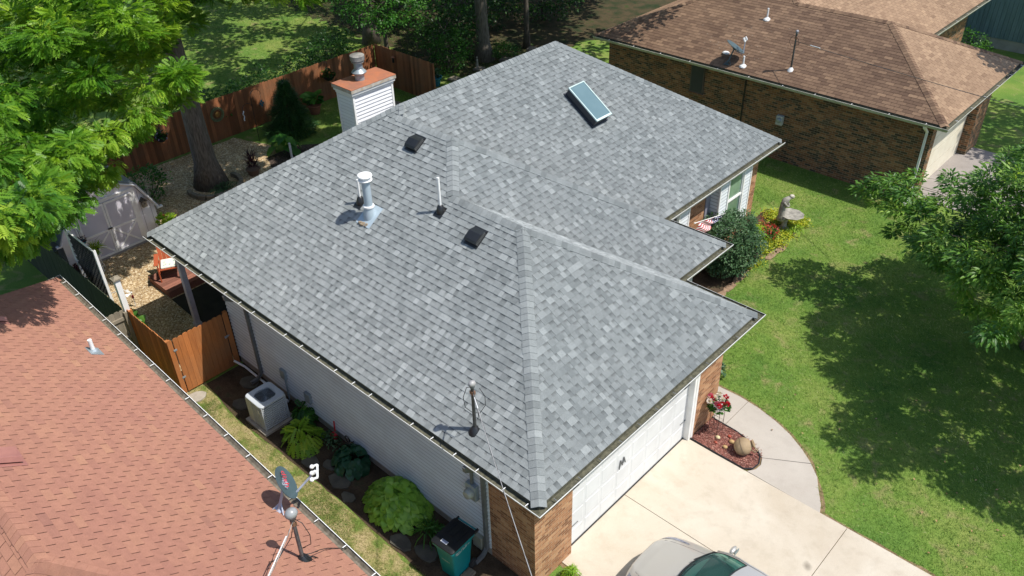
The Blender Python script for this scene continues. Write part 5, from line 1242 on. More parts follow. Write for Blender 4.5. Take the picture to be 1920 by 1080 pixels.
orn = thing('wind_ornament', 'small pale twisted hanging ornament on the left arm of the hook', 'ornament', (-23.2, 8.3, 1.2)); m = MB()
m.tube([(-23.2+.02*math.sin(k), 8.3+.03*math.cos(k*1.3), 1.45-k*.05) for k in range(9)], .022, 6); m.build('spiral', TRIM, orn)
pq = thing('wall_plaque', 'round metal sun plaque with leafy rim on the back fence right of trunk', 'plaque', (-24.40, 7.78, 1.15)); RX = Matrix.Rotation(rad(90), 3, 'Y')
m = MB(); m.lathe((-24.40, 7.78, 1.15), [(.12, 0), (.11, .02), (.02, .03)], 20, rot=RX); m.build('sun_face', simple('brass', (.42, .22, .06), rough=.45, metal=.4), pq)
m = MB()
for i in range(22):
    a = i*2*PI/22; m.ball((-24.39, 7.78+.26*math.cos(a), 1.15+.26*math.sin(a)), .038, 6)
m.tube([(-24.39, 7.78+.3*math.cos(a), 1.15+.3*math.sin(a)) for a in np.linspace(0, 2*PI, 25)], .012, 5); m.tube([(-24.39, 7.78+.2*math.cos(a), 1.15+.2*math.sin(a)) for a in np.linspace(0, 2*PI, 25)], .012, 5)
m.build('rim', simple('olive_metal', (.22, .26, .13), (.14, .17, .08), 9, .5), pq)
# ring of edging stones with ground cover at the trunk
for i in range(11):
    a = rad(-100+i*20); x, y = -20.95+.95*math.cos(a), 5.35+.95*math.sin(a)
    m = MB(); m.box((x, y, .09), (.16, .30, .18), rot=Matrix.Rotation(a, 3, 'Z')); tag(m.build('edging_block', PAVE, bevel=.015), 'tan curved edging block in the ring round the big trunk', 'edging block', 'edging blocks ringing the big tree trunk')
hosta('ground_cover', 'silvery variegated ground cover inside the stone ring of the trunk', (-20.5, 5.45), (.45, .6), .18, 260, .08, L_SAGE, seed=41, kind='quad')
hosta('flower_patch', 'small magenta flower patch at the edge of the roof hip', (-17.6, 5.2), (.35, .5), .25, 120, .09, P_PINK, seed=42, kind='quad')
for i, (x, y) in enumerate(((-21.58, 16.4), (-21.68, 18.5), (-21.67, 20.2), (-21.6, 21.94), (-21.55, 23.9), (-21.55, 14.7))):
    m = MB(); m.box((x-.1, y+.05, .06), (.42, .5, .1), rot=Matrix.Rotation(.1*i, 3, 'Z'))
    tag(m.build('edging_slab', PAVE, bevel=.01), ('tan paving slab by the turquoise pot', 'tan slab right of the turquoise pot under the bush', 'tan slab beside the small white statue', 'tan slab right of the tall front trunk', 'tan slab nearest the roof peak at the back', 'tan slab nearest the chimney on the grass')[i], 'paving slab', 'paving slabs along the back of the house')
def figure(name, label, c, h, mat):
    t = thing(name, label, 'statue', c); c = Vector(c); s = h/1.0; m = MB()
    m.lathe(c, [(.13*s, 0), (.14*s, .05*s), (.11*s, .12*s), (.13*s, .4*s), (.09*s, .58*s), (.12*s, .72*s), (.05*s, .82*s), (.03*s, .84*s)], 14, sq=(1, .8)); m.ball(c+Vector((0, 0, .91*s)), .075*s, 10)
    m.build('figure', mat, t, smooth=True); return t
figure('garden_statue', 'small pale stone figure among the bushes behind the roof', (-22.0, 20.35, .0), .6, CSTONE)
bt = thing('birdbath', 'small dark birdbath in deep shade at the back fence corner', 'birdbath', (-23.3, 17.6, 0)); m = MB(); m.lathe((-23.3, 17.6, 0), [(.16, 0), (.08, .1), (.07, .6), (.1, .68)], 16); m.build('pedestal', CSTONE, bt, smooth='auto'); m = MB(); m.lathe((-23.3, 17.6, .68), [(.08, 0), (.28, .06), (.3, .11), (.27, .1), (.05, .05)], 20); m.build('bowl', CSTONE, bt, smooth='auto')
bf = thing('bird_feeder', 'little dark bird feeder hanging on the back fence behind the chimney', 'feeder', (-24.3, 16.9, 1.3)); m = MB(); m.lathe((-22.9, 15.95, 1.35), [(.05, 0), (.05, .24)], 8); m.build('tube', BLACK, bf); m = MB(); m.lathe((-22.9, 15.95, 1.59), [(.1, 0), (.02, .07)], 10); m.build('roof', TERRA, bf)
# ------------------------------------------------------------------ deck, chair, small ornament
dk = thing('patio_deck', 'low brown plank deck under the rear corner of the grey roof', 'deck', (-15.2, 1.8, 0))
m = MB(); x = -16.87
while x < -15.68: m.bx(x, x+.132, .56, 4.6, .20, .232, 0, RNG.random()); x += .146
m.build('planks', DECKW, dk)
m = MB(); m.bx(-16.87, -15.56, .57, .60, .0, .198); m.bx(-16.87, -16.84, .60, 4.6, .0, .198); m.bx(-15.59, -15.56, .60, 4.6, .0, .198); m.bx(-16.84, -15.59, .6, 4.6, .0, .1, 0, .0); m.build('skirt', DECKW, dk)
chc = Vector((-16.38, 1.12, .232)); RC = Matrix.Rotation(rad(-28), 3, 'Z')
cr = thing('garden_chair', 'red brown wooden armchair standing on the plank deck', 'chair', chc, 0)
def cq(x, y, z): return chc+RC @ Vector((x, y, z))
def cbox(m, x, y, z, sx, sy, sz, rx=0, tone=.5): m.box(cq(x, y, z), (sx, sy, sz), 0, tone, rot=RC @ Matrix.Rotation(rad(rx), 3, 'Y'))
m = MB()
for i in range(5): cbox(m, -.2+i*.11, 0, .40-.012*(4-i), .10, .52, .022, 4, RNG.random())
m.build('seat', CHAIRW, cr)
m = MB()
for i in range(5): m.box(cq(-.36, -.22+i*.11, .72), (.022, .1, .72), 0, RNG.random(), rot=RC @ Matrix.Rotation(rad(-18), 3, 'Y'))
m.build('backrest', CHAIRW, cr)
for sy in (-1, 1):
    for x in (-.26, .3): m = MB(); cbox(m, x, sy*.31, .31, .07, .03, .62); m.build('leg', CHAIRW, cr)
    m = MB(); cbox(m, .0, sy*.33, .635, .72, .13, .025); m.build('armrest', CHAIRW, cr, bevel=.006)
    m = MB(); cbox(m, 0, sy*.285, .36, .62, .025, .09, 3); m.build('side_rail', CHAIRW, cr)
cu_ = thing('seat_cushion', 'cream cushion with blue pattern lying on the red garden chair', 'cushion', cq(.02, 0, .43))
m = MB(); mt_, nt_, b_, o_ = newmat('cushion_fabric'); g_ = N(nt_); vz = g_.n('ShaderNodeTexVoronoi'); vz.inputs['Scale'].default_value = 9; g_.l(g_.obj(), vz.inputs['Vector'])
nt_.links.new(g_.ramp(vz.outputs['Distance'], [(.0, (.12, .3, .36)), (.22, (.2, .38, .3)), (.3, (.72, .7, .62)), (1, (.75, .73, .66))]), b_.inputs['Base Color']); b_.inputs['Roughness'].default_value = .9
m.box(cq(.02, 0, .455), (.47, .47, .07), rot=RC @ Matrix.Rotation(rad(3), 3, 'Y')); m.build('pad', mt_, cu_, bevel=.025)
wo_ = thing('whirligig', 'white bladed whirligig ornament with a long curved wire on the gravel', 'ornament', (-16.0, -.35, 0))
m = MB(); m.tube([(-16.0, -.35, 0), (-16.0, -.35, .5)], .012, 6); m.tube([(-16.0, -.35, .5), (-16.2, -.5, .62), (-16.45, -.75, .5), (-16.5, -.95, .1)], .01, 5); m.build('wire', PVC, wo_)
m = MB()
for k in range(4):
    a = k*PI/2+.4; m.shape([(-16, -.35, .5), (-16+.2*math.cos(a-.3), -.35+.2*math.sin(a-.3), .56), (-16+.22*math.cos(a+.1), -.35+.22*math.sin(a+.1), .5)], [(0, 1, 2)])
m.ball((-16, -.35, .52), .03, 8); m.build('blades', PVC, wo_); m = MB(); m.box((-16, -.35, .36), (.05, .05, .1)); m.build('tag', REDP, wo_)
# ------------------------------------------------------------------ front garden
it_ = thing('statue_birdbath', 'grey stone birdbath with a bowing draped figure on the lawn edge', 'birdbath', (-3.55, 16.35, 0))
c = Vector((-3.5, 16.3, 0)); m = MB(); m.lathe(c, [(.2, 0), (.2, .06), (.1, .12), (.085, .3), (.12, .42), (.16, .47)], 20); m.build('pedestal', CSTONE, it_, smooth='auto')
m = MB(); bc_ = c+Vector((.12, .16, .47)); n = 36; vs = []; fs = []; prof = [(.06, 0), (.3, .05), (.37, .115), (.34, .115), (.2, .07), (.01, .06)]
for r_, z in prof:
    for k in range(n):
        q = r_*(1+.035*math.cos(9*2*PI*k/n)*(r_ > .25)); vs.append(bc_+Vector((q*1.12*math.cos(2*PI*k/n), q*math.sin(2*PI*k/n), z)))
fs = [(i*n+k, i*n+(k+1) % n, (i+1)*n+(k+1) % n, (i+1)*n+k) for i in range(5) for k in range(n)]; m.shape(vs, fs); m.build('shell_bowl', CSTONE, it_, smooth='auto')
f0 = c+Vector((-.1, -.1, .42)); m = MB()
m.tube([f0, f0+Vector((0, 0, .14)), f0+Vector((-.01, -.01, .36)), f0+Vector((.0, .0, .56)), f0+Vector((.035, .045, .70)), f0+Vector((.10, .12, .78)), f0+Vector((.14, .17, .80))], [.16, .12, .105, .10, .115, .07, .045], 14)
m.tube([f0+Vector((.05, -.08, .68)), f0+Vector((.14, -.02, .54)), f0+Vector((.16, .08, .5))], [.045, .04, .03], 8); m.tube([f0+Vector((-.04, .12, .68)), f0+Vector((.08, .18, .56)), f0+Vector((.16, .12, .5))], [.045, .04, .03], 8)
m.tube([f0+Vector((.1, -.08, .06)), f0+Vector((.16, .0, .1)), f0+Vector((.1, .1, .05))], [.05, .06, .04], 8)
m.build('figure', CSTONE, it_, smooth=True)
m = MB(); m.ball(f0+Vector((.17, .205, .82)), .07, 12, sq=(.95, .9, 1.1)); m.ball(f0+Vector((.14, .17, .84)), .062, 10); m.box(f0+Vector((.22, .255, .805)), (.02, .02, .025)); m.build('head', simple('pale_stone', (.55, .5, .42), (.4, .37, .3), 9, .9), it_, smooth=True)
shrub('holly_shrub', 'large rounded dark green shrub in front of the entry bay window', (-3.75, 13.0, .95), 1.0, 1.08, .98, 150, 90, .2, .08, 'quad', L_SAGE, 21, bmat=BARKD)
shrub('rose_bush', 'small round bush covered in red blooms near the birdbath', (-3.55, 15.42, .25), .26, .28, .24, 16, 26, .09, .06, 'quad', L_DARK, 22, bmat=BARKD)
n = 150; d = norm(RNG.normal(size=(n, 3))); d[:, 2] = np.abs(d[:, 2]); t = thing('rose_blooms', 'cluster of red blooms over the small round bush by the birdbath', 'flowers', (-3.55, 15.42, 0)); inst('petals', 'quad', np.array([-3.55, 15.42, .25])+d*np.array([.3, .32, .3]), RNG.normal(size=(n, 3)), d, .06*np.ones(n), P_RED, t)
hosta('daylily', 'tall grassy daylily clump with rusty flower stalks right of the bay window', (-3.85, 15.0), (.4, .35), .55, 120, .5, L_LIME, seed=23, kind='blade')
n = 70; t = thing('lily_flowers', 'rusty orange flowers above the daylily clump by the bay', 'flowers', (-3.75, 15.1, 0)); inst('petals', 'quad', np.array([-3.7, 15.1, .85])+RNG.normal(size=(n, 3))*np.array([.16, .16, .2]), RNG.normal(size=(n, 3)), RNG.normal(size=(n, 3))+np.array([0, 0, 1.]), .06*np.ones(n), leaf_mat('rust_petal', [(0, (.3, .06, .02)), (1, (.45, .14, .08))]), t)
hosta('plum_shrub', 'small dark purple leaved plant at the right of the holly shrub', (-3.3, 14.1), (.2, .2), .35, 60, .11, L_PURP, seed=24, kind='quad')
hosta('ground_plant', 'silvery green spreading plant at the foot of the birdbath', (-3.15, 16.35), (.35, .4), .16, 110, .2, L_LIME, seed=25, kind='blade')
def carpet(name, label, pts, n, size, mat, kind='quad', h=.14):
    P = np.array(pts); i = RNG.integers(len(P), size=n); pos = np.zeros((n, 3)); pos[:, :2] = P[i, :2]+RNG.normal(size=(n, 2))*P[i, 2:3]*.5; pos[:, 2] = RNG.random(n)*h
    ax = RNG.normal(size=(n, 3)); ax[:, 2] = np.abs(ax[:, 2])*.4
    o = inst(name, kind, pos, ax, np.array([0, 0, 1.])+RNG.normal(size=(n, 3))*.4, size*RNG.uniform(.6, 1.3, n), mat); return tag(o, label, 'ground cover', kind='stuff')
carpet('sedum_carpet', 'yellow green creeping ground cover filling the curved front bed', [(-3.45, 14.7, .35), (-3.4, 15.9, .4), (-3.6, 14.3, .3), (-3.4, 16.9, .35), (-3.9, 15.9, .35), (-3.25, 13.9, .25), (-3.9, 16.7, .35), (-3.3, 15.3, .35), (-4.2, 16.9, .3), (-3.3, 13.5, .25), (-3.3, 17.0, .3)], 9500, .07, leaf_mat('sedum_leaf', [(0, (.12, .2, .02)), (.5, (.33, .4, .03)), (1, (.5, .46, .03))], .3))
hosta('dusty_plant', 'pale green small plant at the garage corner on the lawn side', (-1.15, 8.45), (.18, .22), .38, 110, .13, L_SAGE, seed=26, kind='quad')
EDGEB = simple('worn_edging', (.30, .2, .13), (.2, .13, .08), 6, .95, bump=.5)
for i, (x, y) in enumerate(((-2.55, 10.6), (-2.85, 11.1), (-3.05, 11.6), (-3.08, 12.2), (-3.12, 12.8), (-3.2, 13.4), (-3.18, 14.0), (-3.0, 14.6), (-2.95, 15.15))):
    stone('flat tan edging stone along the curved front bed', x, y, .13, .34, .03, 80+i, EDGEB, 'edging stones along the curved front bed', 'edging_stone')
# flag on its pole
fl = thing('house_flag', 'american flag drooping from a short pole on the front bay', 'flag', (-4.12, 13.35, 1.7))
fa, fe = Vector((-4.12, 13.35, 1.7)), Vector((-3.82, 11.1, 2.5))
m = MB(); m.tube([fa, fa.lerp(fe, 1.05)], .012, 8); m.ball(fa.lerp(fe, 1.06), .025, 8); m.build('pole', TRIM, fl)
fm = MB(); nU, nV = 22, 13; D_f = (fe-fa)
def fp(i, j):
    s = .12+.86*i/nU; drop = (.05+.62*(i/nU)**1.3)*(j/nV); wv = .035*math.sin(i*.9+j*.8)
    return fa+D_f*s+Vector((wv+.12*j/nV*(i/nU), wv*.6-.1*j/nV, -drop))
for i in range(nU):
    for j in range(nV):
        canton = i < 9; mat = 2 if canton else (0 if j % 2 == 0 else 1)
        if canton and (i % 2 == 1) and (j % 2 == 1): mat = 1
        fm.face([fp(i, j), fp(i+1, j), fp(i+1, j+1), fp(i, j+1)], mat)
fm.build('flag_cloth', [simple('flag_red', (.42, .008, .02), rough=.8), simple('flag_white', (.75, .73, .72), rough=.8), BLUEP], fl)
# mulch island
ps = thing('wire_stand', 'thin dark wire plant stand on the red mulch', 'plant stand', (-.12, 6.62, 0)); sx, sy = -.12, 6.62
m = MB()
for a, b_ in ((-.12, -.12), (.12, -.12), (.12, .12), (-.12, .12)): m.tube([(sx+a, sy+b_, 0), (sx+a, sy+b_, .72)], .007, 5)
for z in (.08, .4, .72): m.tube([(sx-.12, sy-.12, z), (sx+.12, sy-.12, z), (sx+.12, sy+.12, z), (sx-.12, sy+.12, z), (sx-.12, sy-.12, z)], .006, 5)
m.build('frame', simple('rusty_wire', (.09, .05, .04)), ps)
fp_ = thing('flower_bowl', 'bowl of crimson and white blooms on the wire stand by the garage', 'flower pot', (sx, sy, .72)); m = MB(); m.lathe((sx, sy, .72), [(.08, 0), (.16, .1), (.17, .14), (.13, .13)], 18); m.build('bowl', PVC, fp_, smooth='auto')
n = 150; d = norm(RNG.normal(size=(n, 3))); d[:, 2] = np.abs(d[:, 2])*.7; inst('foliage', 'quad', np.array([sx, sy, .84])+d*.2, d, d+np.array([0, 0, 1.]), .11*np.ones(n), L_DARK, fp_)
for k in range(15):
    a = RNG.uniform(0, 2*PI); q = RNG.uniform(.05, .27); cc = np.array([sx+q*math.cos(a), sy+q*math.sin(a), .98+RNG.uniform(-.09, .08)]); m_ = 55
    dd = norm(RNG.normal(size=(m_, 3))); dd[:, 2] = np.abs(dd[:, 2]); inst('bloom', 'quad', cc+dd*.025, dd, np.cross(dd, RNG.normal(size=(m_, 3))), .065*np.ones(m_), (P_RED, P_RED, P_WHI, P_WHI, P_PINK)[k % 5], fp_)
jg = thing('clay_jug', 'large round tan clay jug lying on the red mulch island', 'jug', (.82, 6.46, .04)); RJ = Matrix.Rotation(rad(35), 3, 'Z') @ Matrix.Rotation(rad(62), 3, 'Y'); c = Vector((.74, 6.42, .235))
JM = simple('tan_clay', (.36, .26, .15), (.25, .18, .105), 5, .75, dirt=.3)
m = MB(); m.lathe(c-RJ @ Vector((0, 0, .2)), [(.05, 0), (.14, .03), (.2, .12), (.215, .2), (.2, .29), (.13, .37), (.07, .41), (.065, .44)], 26, rot=RJ); m.build('body', JM, jg, smooth=True)
m = MB(); m.lathe(c+RJ @ Vector((0, 0, .235)), [(.075, 0), (.1, .02), (.1, .035), (.06, .035), (.055, .0)], 20, rot=RJ); m.build('rim', JM, jg, smooth='auto')
m = MB()
for s_ in (-1,): m.tube([c+RJ @ Vector((.1, s_*.06, .16)), c+RJ @ Vector((.2, s_*.09, .22)), c+RJ @ Vector((.17, s_*.09, .29)), c+RJ @ Vector((.06, s_*.04, .24))], .017, 8)
m.build('handle', JM, jg, smooth=True)
m = MB(); m.tube([c+RJ @ Vector((.217*math.cos(a), .217*math.sin(a), -.0)) for a in np.linspace(0, 2*PI, 28)], .004, 4); m.build('seam', simple('seam_brown', (.12, .08, .05)), jg)
for i, (x, y, r, col, lb) in enumerate(((.07, 6.44, .055, (.62, .52, .3), 'flat cream stone on the mulch nearest the flowers'), (.26, 6.66, .045, (.38, .06, .03), 'small dark red stone nearest the walk on the mulch'), (.12, 6.27, .04, (.34, .07, .04), 'small red stone nearest the driveway on the mulch'), (.40, 6.53, .062, (.46, .3, .13), 'round tan stone touching the shadow of the clay jug'), (.37, 6.28, .055, (.50, .33, .14), 'round golden stone by the driveway edge on the mulch'))):
    m = MB(); m.ball((x, y, .045+r*.55), r, 12, sq=(1.15, .95, .75)); tag(m.build('pebble', simple('pebble%s' % 'abcde'[i], col, tuple(q*.7 for q in col), 12, .6), smooth=True), lb, 'stone', 'decorative stones on the red mulch island')
m = MB()
for i in range(500):
    while True:
        x, y = RNG.uniform(-.4, 1.2), RNG.uniform(6.0, 6.95)
        if (x < .6 or (x-.6)**2/.4+(y-6.45)**2/.22 < 1) and y < 6.95-.0*x: break
    a = RNG.random()*3.2; L = RNG.uniform(.02, .05); m.box((x, y, .052+RNG.random()*.012), (L, .012, .006), 0, RNG.random(), rot=Matrix.Rotation(a, 3, 'Z') @ Matrix.Rotation(RNG.uniform(-.4, .4), 3, 'Y'))
tag(m.build('mulch_chips', simple('chip_red', (.22, .075, .055), (.34, .16, .13), 20, .9, tone=.4)), 'loose red brown bark chips on the garage flower island', 'mulch', kind='stuff')
